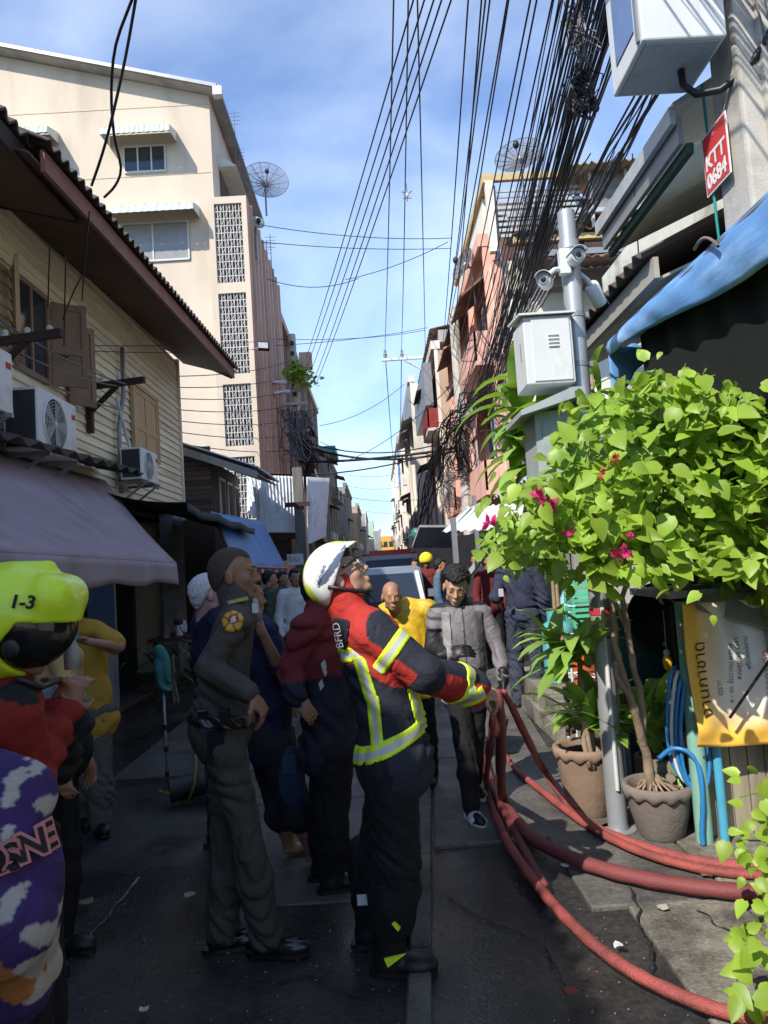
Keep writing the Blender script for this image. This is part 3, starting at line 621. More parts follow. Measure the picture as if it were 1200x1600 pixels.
M_ACW = mat('white_enamel', (0.68, 0.68, 0.66), rough=0.4, var=0.05, dirt=(0.5, 0.49, 0.46), dscale=4)
M_ACD = mat('dark_fins', (0.04, 0.045, 0.05), rough=0.6, var=0.2)
def aircon(y, z, lab, w=.8, h=.55, d=.28, gap=.12, shelf=True):
    """outdoor unit, fan facing the street"""
    r = empty('air_conditioner', (WX+gap, y, z), lab, 'air conditioner', 'air conditioner outdoor units on the weatherboard wall')
    x0, x1 = WX+gap, WX+gap+d
    b = MB(); b.box(x0, x1, y, y+w, z, z+h); o = b.build('case', M_ACW, r); m_ = o.modifiers.new('b', 'BEVEL'); m_.width = .015; m_.segments = 2
    c = V(x1+.002, y+w*.4, z+h*.5); R = h*.42
    b = MB(); b.lathe(c, [(R*1.04, 0), (R*1.04, .012), (R*.98, .014)], 28, (1, 0, 0)); b.build('fan_ring', M_ACW, r, True)
    b = MB(); b.lathe(c, [(.001, .001), (R*.99, .001), (R*.99, .003)], 28, (1, 0, 0)); b.build('fan_recess', M_ACD, r)
    b = MB()
    for k in range(5): th = k*2*math.pi/5; q = V(0, math.cos(th), math.sin(th)); t = V(0, -math.sin(th), math.cos(th)); b.prism([c+V(.004, 0, 0)+q*.03-t*.02, c+V(.004, 0, 0)+q*R*.9-t*.06, c+V(.006, 0, 0)+q*R*.9+t*.06, c+V(.006, 0, 0)+q*.03+t*.02], (.002, 0, 0))
    b.build('fan_blades', M_GREYM, r)
    b = MB()
    for k in range(1, 8): 
        rr = R*k/8; P = [c+V(.012, rr*math.cos(t), rr*math.sin(t)) for t in np.linspace(0, 2*math.pi, 25)]; b.tube(P, .0022, 4, False)
    for k in range(8): th = k*math.pi/4; b.tube([c+V(.012, 0, 0), c+V(.012, R*math.cos(th), R*math.sin(th))], .0025, 4)
    b.ell(c+V(.012, 0, 0), (.01, .03, .03), 10); b.build('fan_guard', M_WFRAME, r)
    b = MB()
    for k in range(9): b.box(x0+.03+k*(d-.06)/9, x0+.03+k*(d-.06)/9+.012, y-.008, y-.002, z+.04, z+h-.04)
    b.box(x0+.02, x1-.02, y-.003, y-.001, z+.03, z+h-.03)
    b.build('side_grille', M_ACD, r)
    b = MB(); b.box(x1+.001, x1+.004, y+w*.86, y+w*.86+.08, z+h*.72, z+h*.72+.05); b.build('badge', mat('red_badge', (.45, .05, .05)), r)
    for yy in (y+.12, y+w-.12): b = MB(); b.beam((WX+.0, yy, z-.025), (x1+.05, yy, z-.025), .035, .035); b.beam((WX+.01, yy, z-.3), (x1, yy, z-.04), .025, .025); b.build('bracket', M_GREYM, r)
    return r
aircon(6.38, 2.8, 'large white air conditioner unit with dark side above the lavender awning', w=.84, h=.56, gap=.13, d=.3)
aircon(9.4, 2.9, 'smaller white air conditioner unit under the closed tan shutters', w=.72, h=.42, gap=.1, d=.27)
aircon(5.05, 2.98, 'air conditioner unit cut by the left edge of the photo', w=.8, h=.5, gap=.2)
# drain pipes on the wall
r = empty('drain_pipe', (WX+.04, 9.7, 2.8), 'thin grey drain pipe running up the weatherboards beside the closed shutters', 'pipe')
b = MB(); b.tube([V(WX+.05, 9.55, 2.75), V(WX+.05, 9.55, 3.6), V(WX+.06, 9.75, 4.1), V(WX+.05, 9.8, 4.75)], .03, 8); b.build('pipe', M_GREYM, r, True)
b = MB(); b.tube([V(WX+.05, 9.5, 4.0), V(WX+.12, 9.7, 3.4), V(WX+.2, 10.2, 3.0), V(WX+.25, 10.5, 2.9)], .02, 8); b.build('hose', M_WFRAME, r, True)

# small corrugated strip above the awning
r = empty('lean_to_roof', (-3.1, 6.5, 2.8), 'narrow strip of old corrugated roofing between the wall and the lavender awning', 'roof')
mb = corr(0, 0, 16, .03, (V(-2.75, 3.2, 2.68), V(-2.75, 8.9, 2.9)), (V(-3.28, 3.2, 2.86), V(-3.28, 8.9, 3.02)), .012, seg=5); mb.build('roof_sheet', M_ROOF, r)

# lavender awning
M_LAV = mat('lavender_canvas', (0.36, 0.29, 0.33), rough=0.85, var=0.08, vs_=2.5, bump=0.15, bs=15, dirt=(0.26, 0.21, 0.23), dscale=1.5)
r = empty('canvas_awning', (-2.6, 5.5, 1.6), 'big lavender canvas awning with hanging valance over the shop on the left', 'awning')
def lav(u, v):
    y = 1.2+u*5.9; zt = 2.8+.0*y; a = V(-3.22, y+v*0, 2.62+u*.22); c = V(-1.92, y+.0, 1.83+u*-.08)
    p = a*(1-v)+c*v; p[2] += -.05*math.sin(math.pi*v)+.012*math.sin(u*25)*v*(1-v)*4; 
    if u > .8: p[1] += (u-.8)/.2*(1-v)*1.8
    return p
b = MB(); b.sheet(lav, 40, 12, .004); b.build('canopy', M_LAV, r, True)
def val(u, v):
    y = 1.2+u*5.9; return V(-1.92+.02*math.sin(u*40)*v, y, 1.83-u*.08-.19*v-.015*v*math.sin(u*33))
b = MB(); b.sheet(val, 70, 4, .003); b.build('valance', M_LAV, r, True)
b = MB(); b.sheet(lambda u, v: V(-1.92-u*1.25, 7.1+u*.9, (1.75+u*.85)-(.2+.05*u)*v), 8, 3, .003); b.build('valance', M_LAV, r, True)
b = MB(); b.tube([V(-1.94, 1.2, 1.815), V(-1.94, 7.12, 1.73)], .018, 8); b.tube([V(-1.94, 7.08, 1.73), V(-3.25, 8.6, 2.75)], .018, 8); b.build('frame_tube', M_GREYM, r, True)

# dark green / blue awnings further on
M_BLUE = mat('blue_tarpaulin', (0.05, 0.24, 0.55), rough=0.5, var=0.12, vs_=3, bump=0.35, bs=9, spec=0.5, dirt=(0.08, 0.3, 0.62), dscale=2)
M_BLUE2 = mat('faded_blue_tarpaulin', (0.13, 0.31, 0.62), rough=0.55, var=0.15, vs_=3, bump=0.5, bs=8, spec=0.4, dirt=(0.28, 0.45, 0.7), dscale=3, stretch=(1, .5, 2))
M_DGREEN = mat('dark_green_tarpaulin', (0.03, 0.05, 0.05), rough=0.8, var=0.2)
r = empty('dark_awning', (-2.7, 10.2, 2.4), 'near black green awning sagging below the small air conditioner', 'awning')
b = MB(); b.sheet(lambda u, v: V(-3.25+v*1.15, 8.3+u*4.6, 2.72-.27*v-.07*math.sin(math.pi*v)-.04*abs(math.sin(u*9))-.05*u), 30, 8, .005); b.build('canopy', M_DGREEN, r, True)
b = MB(); b.sheet(lambda u, v: V(-2.1+.01*math.sin(u*30), 8.3+u*4.6, 2.45-.05*u-.04*abs(math.sin(u*9))-.1*v), 40, 2, .004); b.build('valance', M_DGREEN, r, True)
r = empty('blue_awning', (-2.2, 13.5, 2.0), 'saturated blue tarpaulin awning sloping down behind the police officer\'s head', 'awning')
p1, p2, p3, p4 = at(330, 800, 11.0), at(410, 815, 15.5), at(448, 888, 14.6), at(372, 885, 10.6)
b = MB(); b.sheet(lambda u, v: (p1*(1-u)+p2*u)*(1-v)+(p4*(1-u)+p3*u)*v+V(0, 0, -.05*math.sin(math.pi*v)*math.sin(math.pi*u)+.015*math.sin(u*18)*v), 24, 10, .005); b.build('canopy', M_BLUE, r, True)
b = MB(); b.tube([p4, p3], .025, 8); b.tube([p1, p4], .02, 8); b.tube([p4, V(p4[0], p4[1], 0)], .025, 8); b.tube([p3, V(p3[0], p3[1], 0)], .03, 8); b.build('frame_tube', M_GREYM, r, True)
b = MB(); q = [p4*(1-t)+p3*t for t in np.linspace(0, 1, 14)]
for i in range(13): b.prism([q[i]+V(0, 0, -.01), q[i+1]+V(0, 0, -.01), (q[i]+q[i+1])/2+V(0, 0, -.16)], (.004, 0, 0), i % 2)
b.build('bunting', [mat('bunting_red', (.4, .04, .04)), mat('bunting_white', (.6, .6, .6))], r)

# dark timber house with grey tin roof
r = empty('timber_house', (-4, 13.5, 0), 'low dark timber house with grey tin roof, between weatherboard house and cream block', 'house')
b = MB(); b.box(-7.5, -2.95, 13.6, 16.2, 0, 3.75); b.build('wall', M_DWOOD, r)
for k in range(14): b = MB(); z = 2.75+k*.09; b.box(-4.2, -2.96, 13.55-.008, 13.6, z, z+.082); b.build('plank', mat('old_boards', (.10, .07, .055), var=.25, objvar=.3, stretch=(.3, 1, 3)), r)
for i, y in enumerate((14.15, 14.9, 15.6)):
    b = MB(); b.box(-2.95, -2.92, y, y+.5, 2.7, 3.5); f = b.build('window', M_WFRAME, r)
    b = MB(); b.box(-2.93, -2.91, y+.08, y+.42, 2.76, 3.44); b.build('pane', M_DWOOD, f)
mb = corr(0, 0, 14, .02, (V(-2.05, 13.3, 3.52), V(-2.05, 16.3, 3.6)), (V(-5.2, 13.3, 4.75), V(-5.2, 16.3, 4.75)), .01, seg=4); mb.build('roof', M_ALU, r)
b = MB(); b.prism([V(-2.07, 13.28, 3.45), V(-5.2, 13.28, 4.68), V(-5.2, 13.28, 4.52), V(-2.07, 13.28, 3.32)], (0, .03, 0)); b.build('bargeboard', M_GREYW, r)
b = MB(); b.prism([V(-2.1, 13.31, 3.42), V(-2.1, 16.3, 3.5), V(-3.0, 16.3, 3.86), V(-3.0, 13.31, 3.8)], (0, 0, .02)); b.build('soffit', M_GREYW, r)

# white corrugated hoarding and the wooden post in front
M_WCORR = mat('white_corrugated', (0.78, 0.8, 0.82), rough=0.5, var=0.08, vs_=2, dirt=(0.45, 0.46, 0.47), dscale=1.5)
r = empty('corrugated_hoarding', (-2.3, 17.5, 3), 'white corrugated metal screens hung over the stalls behind the timber post', 'screen')
A0, A1 = at(392, 742, 16.6), at(474, 745, 17.2); mb = corr(0, 0, 15, .03, (A0, A1), (at(405, 832, 16.6), at(474, 832, 17.2)), .008, seg=4); mb.build('panel', M_WCORR, r)
mb = corr(0, 0, 8, .04, (at(480, 745, 17.2), at(513, 747, 18.6)), (at(482, 850, 17.2), at(507, 838, 18.6)), .008, seg=4); mb.build('panel', M_WCORR, r)
mb = corr(0, 0, 6, .022, (at(386, 742, 17.4), at(408, 742, 16.58)), (at(386, 800, 17.4), at(408, 815, 16.58)), .008, seg=4); mb.build('panel', M_WCORR, r)
b = MB(); b.box(-4.5, -2.0, 17.5, 20, 1.9, 2.6); b.box(-2.8, -1.75, 17.3, 17.34, 2.35, 2.5); b.build('beam', M_DWOOD, r)
r = empty('timber_post', (at(472, 870, 16.8)*V(1, 1, 0)), 'weathered timber post in front of the white corrugated screens', 'post')
p = at(472, 870, 16.8); b = MB(); b.box(p[0]-.11, p[0]+.11, 16.7, 16.9, 0, 3.95); b.build('post', mat('grey_timber', (.13, .12, .11), var=.3, stretch=(3, 3, .3)), r)
b = MB(); b.box(p[0]-.3, p[0]+.25, 16.62, 16.7, 3.05, 3.15); b.build('crossbar', M_DWOOD, r)
b = MB(); q = at(460, 876, 16.5); b.box(q[0]-.16, q[0]+.2, 16.5, 16.52, q[2]-.1, q[2]+.15); s_ = b.build('sign_board', M_WFRAME, r)
text('sign_text', 'ร้าน', .16, (q[0]-.13, 16.495, q[2]-.02), (1, 0, 0), (0, 0, 1), mat('red_print', (.4, .05, .05)), s_)
# ---- the cream apartment block
r = empty('apartment_block', (-7, 24, 0), 'tall cream apartment block with striped window hoods and pierced stair screens facing the camera', 'building')
FY = 20.2; XR = -3.95
holes = [(at(195, 262, FY)[0]+13, at(259, 262, FY)[0]+13, 13.1, 13.85), (at(185, 400, FY)[0]+13, at(296, 400, FY)[0]+13, 10.5, 11.6), (at(20, 250, FY)[0]+13, at(74, 250, FY)[0]+13, 13.3, 14.0)]
zr = lambda x: 15.25+(XR-x)*.26
b = MB(); wall_holes(b, (-13, FY, 0), (1, 0, 0), 13+XR, 15.2, (0, -1, 0), .3, holes)
b.prism([V(-13, FY, 15.2), V(XR, FY, 15.2), V(XR, FY, 15.26), V(-13, FY, zr(-13))], (0, .3, 0))
b.box(XR-.3, XR, FY+.3, 28, 0, 15.2); b.box(-13, -12.7, FY+.3, 28, 0, 15.2)
b.build('wall', M_CREAM, r)
b = MB(); b.box(-12.6, XR-.4, FY+.8, FY+.9, 0, 15); b.build('interior', M_DARK, r)
b = MB()
for z in (12.98, 15.0): b.box(-13, XR-.05, FY-.012, FY, z, z+.03)
b.build('string_course', mat('cream_band', (0.6, 0.49, 0.36)), r)
b = MB(); b.prism([V(-13.4, FY-.4, zr(-13.4)+.1), V(XR+.3, FY-.4, zr(XR+.3)+.1), V(XR+.3, FY-.4, zr(XR+.3)+.02), V(-13.4, FY-.4, zr(-13.4)+.02)], (0, 8.2, 0)); b.build('roof', M_GREYW, r)
b = MB(); b.beam((-13.4, FY-.43, zr(-13.4)+.08), (XR+.3, FY-.43, zr(XR+.3)+.08), .04, .1); b.beam((XR+.34, FY-.43, zr(XR+.3)+.06), (XR+.34, 28, zr(XR+.3)+.06), .08, .1); b.build('gutter', M_GREYM, r)
b = MB(); b.box(XR+.2, XR+.46, FY-.5, FY-.28, 14.95, 15.2); b.build('rainwater_head', M_WFRAME, r)
# stair tower projecting to the street line with four pierced screens
TY = 20.0; TX0, TX1 = -4.1, -3.02
scr = [(9.68, 11.95), (7.1, 9.38), (5.1, 6.82), (2.9, 4.8)]
h2 = [(.17, .94, z0, z1) for z0, z1 in scr]
b = MB(); wall_holes(b, (TX0, TY, 0), (1, 0, 0), TX1-TX0, 12.15, (0, -1, 0), .2, h2); b.box(TX1-.2, TX1, TY+.2, 27.2, 0, 12.15); b.box(TX0, TX0+.1, TY+.2, 20.6, 0, 12.15); b.box(TX0+.1, TX1-.2, TY+.2, 27.2, 12.0, 12.15)
o = b.build('stair_tower', [M_CREAM, M_PINKBR], r); me = o.data
for pl in me.polygons:
    if pl.normal.x > .9 and pl.center.x+origin(r).x > TX1-.05: pl.material_index = 1
b = MB(); b.box(TX0+.12, TX1-.22, TY+.5, TY+.56, 0, 12); b.build('stair_interior', mat('stair_grey', (.2, .19, .18)), r)
M_BLOCK = mat('pierced_block', (0.5, 0.48, 0.45), rough=0.9, var=0.15)
for z0, z1 in scr:
    n = 9; m_ = int((z1-z0)/.19); b = MB(); w_ = .77/n; h_ = (z1-z0)/m_
    for i in range(n+1): b.box(TX0+.17+i*w_-.011, TX0+.17+i*w_+.011, TY+.04, TY+.12, z0, z1)
    for j in range(m_+1): b.box(TX0+.17, TX0+.94, TY+.045, TY+.115, z0+j*h_-.013, z0+j*h_+.013)
    for i in range(n):
        for j in range(m_):
            if (i+j) % 2 == 0: cx, cz = TX0+.17+(i+.5)*w_, z0+(j+.5)*h_; b.beam((cx-w_*.4, TY+.08, cz-h_*.4), (cx+w_*.4, TY+.08, cz+h_*.4), .014, .05, (0, 1, 0))
    b.build('pierced_screen', M_BLOCK, r, kind='stuff')
# vertical ribs on the street side of the tower
for i in range(9): b = MB(); y = 20.5+i*.75; b.box(TX1, TX1+.07, y, y+.12, 2.5, 12.1); b.build('rib', mat('ribs', (.62, .45, .36)) if i % 3 else M_TAN, r)
# hooded windows
for (x0, x1, z, mull, big) in ((holes[0][0]-13, holes[0][1]-13, 13.1, 3, .75), (holes[1][0]-13, holes[1][1]-13, 10.5, 2, 1.1), (holes[2][0]-13, holes[2][1]-13, 13.3, 2, .7)):
    window(None, (x0, FY-.02, z), (1, 0, 0), x1-x0, big, 0, (0, -1, 0), (M_WFRAME, M_GLASS if big < 1 else mat('frosted_glass', (.28, .28, .27), rough=.3)), mull, r)
    e = .42; hz = z+big+.12
    hd = corr(0, 0, 9, .012, (V(x0-e, FY-.02, hz+.28), V(x1+e*.8, FY-.02, hz+.28)), (V(x0-e, FY-.72, hz+.04), V(x1+e*.8, FY-.72, hz+.04)), .01, seg=4, square=True).build('window_hood', mat('hood_green_white', (.58, .62, .56), rough=.6), r)
    q = corr(0, 0, 14, .01, (V(x0-e, FY-.72, hz+.04), V(x1+e*.8, FY-.72, hz+.04)), (V(x0-e, FY-.735, hz-.14), V(x1+e*.8, FY-.735, hz-.14)), .01, seg=4, square=True).build('hood_valance', mat('hood_green_white', (.58, .62, .56)), hd)
    for x in (x0-e, x1+e*.8): q = MB(); q.prism([V(x, FY-.02, hz+.27), V(x, FY-.72, hz+.03), V(x, FY-.72, hz-.14), V(x, FY-.02, hz-.05)], (.01, 0, 0)); q.build('hood_side', mat('hood_green_white', (.58, .62, .56)), hd)
b = MB(); b.box(XR+.005, XR+.03, 21.2, 23.0, 12.6, 13.6); b.build('window', M_GLASS, r)
b = MB(); b.prism([V(XR, 21.0, 14.0), V(XR+.55, 21.0, 13.6), V(XR, 21, 13.6)], (0, 2.3, 0)); b.build('window_hood', mat('hood_green_white', (.58, .62, .56)), r)

def facade(r, X, y0, y1, z1, sgn, mw, ml, floor=3.0, bay=2.4, z0=0, depth=7, balc=.6, balcm=None, hoods=True, seed=0, glass=M_GLASS, z_first=3.2):
    """a terrace facade in the plane X facing sgn: walls, storeys of windows, balconies, hoods, air conditioners, parapet"""
    rn = random.Random(seed); n = V(sgn, 0, 0); b = MB(); hol = []; nb_ = max(1, int((y1-y0)/bay)); bw = (y1-y0)/nb_
    z = z_first; fl = []
    while z+2.2 < z1: fl.append(z); z += floor
    for zz in fl:
        for i in range(nb_): hol.append((i*bw+bw*.2, i*bw+bw*.8, zz+.85, zz+2.1))
    wall_holes(b, (X, y0, z0), (0, 1, 0), y1-y0, z1-z0, n, .25, [(a, c, e-z0, f-z0) for a, c, e, f in hol])
    xb = X-sgn*depth; b.box(min(X-sgn*.25, xb), max(X-sgn*.25, xb), y0, y0+.25, z0, z1); b.box(min(X-sgn*.25, xb), max(X-sgn*.25, xb), y1-.25, y1, z0, z1); b.box(min(X-sgn*.25, xb), max(X-sgn*.25, xb), y0+.25, y1-.25, z1-.3, z1-.05)
    b.build('wall', mw, r)
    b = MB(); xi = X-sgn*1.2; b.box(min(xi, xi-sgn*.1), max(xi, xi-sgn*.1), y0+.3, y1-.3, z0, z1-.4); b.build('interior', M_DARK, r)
    for (a, c, e, f) in hol: window(None, (X-sgn*.08, y0+a, e), (0, 1, 0), c-a, f-e, 0, n, (M_WFRAME if rn.random() < .6 else M_SHUTD, glass), 2, r)
    for fi, zz in enumerate(fl):
        if balc:
            for i in range(nb_):
                t = rn.random(); ya, yb = y0+i*bw+.1, y0+(i+1)*bw-.1
                if t < .45:
                    q = MB(); x2 = X+sgn*balc*rn.uniform(.6, 1.1); q.box(min(X, x2), max(X, x2), ya, yb, zz+.05, zz+.15); bo = q.build('balcony', ml, r)
                    q = MB(); q.box(min(x2, x2-sgn*.05), max(x2, x2-sgn*.05), ya, yb, zz+.15, zz+.85); q.box(min(X, x2), max(X, x2), ya, ya+.04, zz+.15, zz+.85); q.build('balcony_panel', balcm if balcm and rn.random() < .6 else ml, bo)
                if hoods and t > .55:
                    x2 = X+sgn*rn.uniform(.4, .8); corr(0, 0, 8, .015, (V(X, ya, zz+2.45), V(X, yb, zz+2.45)), (V(x2, ya, zz+2.2), V(x2, yb, zz+2.2)), .012, seg=3).build('window_hood', rn.choice([M_RUST, M_ALU, M_GREYW]), r)
                if rn.random() < .4:
                    q = MB(); q.box(min(X+sgn*.05, X+sgn*.32), max(X+sgn*.05, X+sgn*.32), ya+.2, ya+.9, zz+.2, zz+.7); q.build('air_conditioner_case', M_ACW, r)
    for i in range(nb_+1):
        if i < nb_ or True:
            q = MB(); yy = y0+i*bw; q.box(min(X, X+sgn*.12), max(X, X+sgn*.12), max(y0, yy-.09), min(y1, yy+.09), z0, z1+.05); q.build('pilaster', ml, r)
    q = MB(); q.box(min(X-sgn*.1, X+sgn*.22), max(X-sgn*.1, X+sgn*.22), y0-.02, y1+.02, z1+.052, z1+.35); q.build('parapet', ml, r)

r = empty('brown_terrace', (-6, 34, 0), 'dark brown terrace of flats beyond the cream block, with a thin tan parapet', 'building')
facade(r, -3.3, 27.6, 45.5, 11.2, 1, M_BROWN, M_TAN, seed=3, bay=3.0, balc=.45)
r = empty('grey_terrace', (-6, 52, 0), 'small grey house with teal roof sheets where the left terrace steps down', 'building')
facade(r, -2.9, 46, 58, 8.7, 1, M_GREYW, M_GREYW, seed=5, bay=3.0)
b = MB(); b.box(-3.4, -2.2, 46, 50, 8.9, 9.3); b.build('roof_sheet', mat('teal_sheet', (.1, .32, .3)), r)
for i, (x0, x1, y0, y1, z, m, ml, lab) in enumerate(((-8, -2.3, 59, 72, 8.1, M_GREYW, M_GREYW, 'grey shophouse with cluttered balconies, first beyond the teal roof'), (-8, -1.75, 73, 88, 7.6, M_TAN, M_GREYW, 'tan shophouse in the far left row'), (-8, -1.2, 89, 110, 8.0, M_GREYW, M_WHITEW, 'long pale grey shophouse in the far left row'),
                                     (-8, -.5, 112, 135, 8.4, M_GREENW, M_WHITEW, 'light mint green building at the far left end of the street'), (-8, .8, 140, 165, 8.2, M_GREYW, M_GREYW, 'farthest grey building closing the left row'))):
    r = empty('shophouse', ((x0+x1)/2, (y0+y1)/2, 0), lab, 'building', 'far shophouses on the left')
    facade(r, x1, y0, y1, z, 1, m, ml, seed=20+i, bay=4.0, balc=.8, depth=6)
r = empty('orange_building', (2.5, 190, 0), 'tiny orange yellow building closing the far end of the street', 'building')
b = MB(); b.box(-1.5, 5, 188, 194, 0, 9); b.build('wall', mat('orange_render', (.7, .36, .06)), r)
for i in range(4): b = MB(); b.box(-1+1.4*i, 0+1.4*i, 187.95, 188.05, 6.2, 7.6); b.build('window', M_GLASS, r)

# ---- RIGHT: corner block, pink to the street, cream towards the camera
r = empty('corner_block', (6, 20, 0), 'salmon pink corner block with a cream wall towards the camera and rusty rooftop sheds', 'building')
facade(r, 3.0, 16.6, 25.5, 8.75, -1, M_PINK, M_PINK, seed=7, bay=2.9, balc=.5, depth=6.5, z_first=3.0)
M_YTRIM = mat('tan_yellow_trim', (.55, .42, .2), rough=.8, var=.2)
b = MB(); b.box(2.98, 3.1, 16.7, 22, 9.12, 10.0); b.box(3.1, 8, 21.9, 22, 9.12, 10.0); b.build('rooftop_room_wall', M_CREAM2, r)
b = MB(); b.prism([V(2.9, 16.0, 10.02), V(2.9, 22.2, 10.02), V(2.9, 22.2, 10.22), V(2.9, 16.0, 10.22)], (.18, 0, 0)); b.box(3.08, 9.5, 16.0, 16.12, 10.05, 10.2); b.build('roof_trim', M_YTRIM, r)
b = MB(); b.box(3.02, 12, 16.3, 16.6, 0, 8.3); b.build('camera_side_wall', M_CREAM2, r)
b = MB(); b.box(3.02, 12, 16.22, 16.3, 7.5, 7.6); b.build('string_course', M_GREYW, r)
b = MB(); b.box(3.0, 3.22, 16.2, 16.3, 3, 8.3); b.build('corner_pilaster', M_PINK, r)
b = MB(); b.box(3.3, 12, 16.9, 17.1, 8.32, 9.95); b.build('shed_back_wall', M_RUST, r)
for i in range(8): b = MB(); x = 3.1+i*.95; b.box(x, x+.1, 16.14, 16.2, 8.3, 10.0); b.build('shed_post', M_TAN if i % 2 else M_GREYM, r)
for i in range(9):   # louvres of the balcony screen
    b = MB(); z = 8.75+i*.13; b.box(3.2, 5.1, 16.05, 16.09, z, z+.07); b.build('louvre', M_ALU, r)
b = MB(); b.box(2.95, 3.12, 15.95, 16.13, 8.4, 10.03); b.build('cream_post', M_CREAM2, r)
corr(0, 0, 30, .03, (V(3.3, 15.0, 8.35), V(9.5, 15.0, 8.5)), (V(3.3, 16.2, 8.62), V(9.5, 16.2, 8.77)), .02, seg=4).build('roof_sheet', M_RUST, r)
corr(0, 0, 30, .03, (V(3.6, 14.5, 7.55), V(9.5, 14.5, 7.65)), (V(3.6, 16.2, 8.0), V(9.5, 16.2, 8.1)), .02, seg=4).build('roof_sheet', M_RUST, r)
corr(0, 0, 30, .03, (V(4.6, 15.3, 9.95), V(9.9, 15.3, 10.1)), (V(4.6, 17.4, 10.3), V(9.9, 17.4, 10.4)), .02, seg=4).build('roof_sheet', mat('tan_sheet', (.42, .32, .2), var=.3, dirt=(.2, .13, .09)), r)
for k, (za, zb) in enumerate(((7.7, 7.82), (8.2, 8.32), (8.95, 9.05))): b = MB(); b.box(3.3, 10, 14.7+k*.4, 14.8+k*.4, za, zb); b.build('beam', (M_GREYM, M_YTRIM, M_ALU)[k], r)
b = MB(); b.box(5.2, 9.6, 15.8, 15.86, 9.1, 9.95); b.build('mesh_screen', mat('screen_grey', (.2, .2, .19), var=.3), r)
for i in range(6): b = MB(); x = 5.2+i*.8; b.box(x, x+.06, 15.72, 15.78, 8.6, 10.0); b.build('screen_post', M_WFRAME, r)
# sloping hoods over the street
for (y0, z0, m_) in ((17.2, 7.9, M_RUST), (19.8, 6.4, M_RUST), (17.4, 5.1, M_ALU)): b = MB(); b.prism([V(2.35, y0, z0), V(3.0, y0, z0+.5), V(3.0, y0, z0+.43), V(2.35, y0, z0-.07)], (0, 2, 0)); b.build('street_hood', m_, r)

r = empty('balcony_block', (6, 30, 0), 'grey and tan block with dark red balcony panels beyond the salmon building', 'building')
facade(r, 2.6, 25.8, 34.5, 9.1, -1, M_TAN, M_WHITEW, seed=9, bay=2.9, balc=.7, balcm=mat('oxblood_panel', (.25, .03, .025)), depth=6)
b = MB(); b.box(2.7, 4.5, 26.0, 34, 9.46, 9.9); b.build('rooftop_room', M_GREYW, r)
corr(0, 0, 20, .03, (V(2.4, 26, 9.95), V(2.4, 34, 9.95)), (V(4.5, 26, 10.3), V(4.5, 34, 10.3)), .02, seg=4).build('roof_sheet', M_RUST, r)
b = MB(); b.box(2.15, 2.45, 27, 33.5, 7.4, 9.0); b.build('dark_awning_box', M_GREYM, r)
r = empty('white_block', (6, 45, 0), 'bright off white block streaked with tan, left of the red balconies', 'building')
facade(r, 2.2, 34.8, 54, 10.2, -1, M_WHITEW, M_WHITEW, seed=11, bay=3.2, balc=.3, depth=6)
b = MB(); b.box(1.95, 2.18, 35, 41, 8.6, 10.1); b.build('roof_tank_cover', M_GREYM, r)
r = empty('white_block', (6, 65, 0), 'farther off white block with a blue strip, last tall facade on the right', 'building')
facade(r, 2.3, 55, 84, 11.2, -1, M_WHITEW, M_WHITEW, seed=12, bay=3.6, balc=.3, depth=6)
b = MB(); b.box(2.05, 2.2, 55, 57.5, 7.5, 10.8); b.build('blue_sheet', mat('sky_blue_panel', (.1, .3, .6)), r)
r = empty('shophouse', (6, 110, 0), 'pale grey shophouse at the far right end of the street', 'building')
facade(r, 3.6, 86, 150, 8.5, -1, M_WHITEW, M_GREYW, seed=13, bay=5, balc=.5, depth=6)

# ---- right middle distance: stalls
M_STALLT = mat('striped_tin', (.62, .66, .66), rough=.5, var=.08)
r = empty('stall_awning', (2.5, 11.5, 2.4), 'pale striped tin awning over a dark stall beyond the bush, sloping to the left', 'awning')
a = at(690, 832, 12.5); c = at(728, 792, 12.0); d = at(790, 790, 11.6)
corr(0, 0, 9, .03, (c, d+V(.3, 0, 0)), (a, at(700, 832, 10.2)+V(1.0, 0, 0)), .012, seg=4, square=True).build('canopy', M_STALLT, r)
b = MB(); b.box(1.05, 1.12, 10.2, 10.3, 0, 2.2); b.build('post', M_GREYM, r); b = MB(); b.box(2.6, 2.7, 10.4, 10.5, 0, 2.4); b.build('post', M_GREYM, r)
b = MB(); b.beam(at(727, 905, 11), at(760, 862, 10.6), .05, .08); b.build('brace', M_ALU, r)
r = empty('dark_stall', (1.6, 16, 0), 'near black market stall under a low grey roof, just left of the young man\'s hair', 'stall')
p0, p1, p2, p3 = at(644, 856, 17), at(716, 856, 17), at(716, 838, 15.2), at(662, 838, 15.2)
b = MB(); b.prism([p0, p1, p2+V(0, 1.2, .25), p3+V(0, 1.2, .25)], (0, 0, .05)); b.build('roof', M_GREYW, r)
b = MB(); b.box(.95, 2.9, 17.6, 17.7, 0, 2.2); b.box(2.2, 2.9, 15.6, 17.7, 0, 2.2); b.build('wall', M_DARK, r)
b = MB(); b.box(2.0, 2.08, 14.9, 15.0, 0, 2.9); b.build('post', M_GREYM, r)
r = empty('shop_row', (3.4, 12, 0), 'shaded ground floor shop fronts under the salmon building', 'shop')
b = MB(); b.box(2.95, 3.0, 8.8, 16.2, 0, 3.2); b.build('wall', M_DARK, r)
for i in range(3): b = MB(); b.box(2.9, 2.94, 9.2+i*2.3, 11.0+i*2.3, 0.3, 2.3); b.build('shutter', M_GREYM, r)
corr(0, 0, 16, .03, (V(2.95, 8.9, 3.1), V(2.95, 13.5, 3.1)), (V(2.2, 8.9, 2.7), V(2.2, 13.5, 2.7)), .012, seg=4).build('awning_sheet', M_ALU, r)

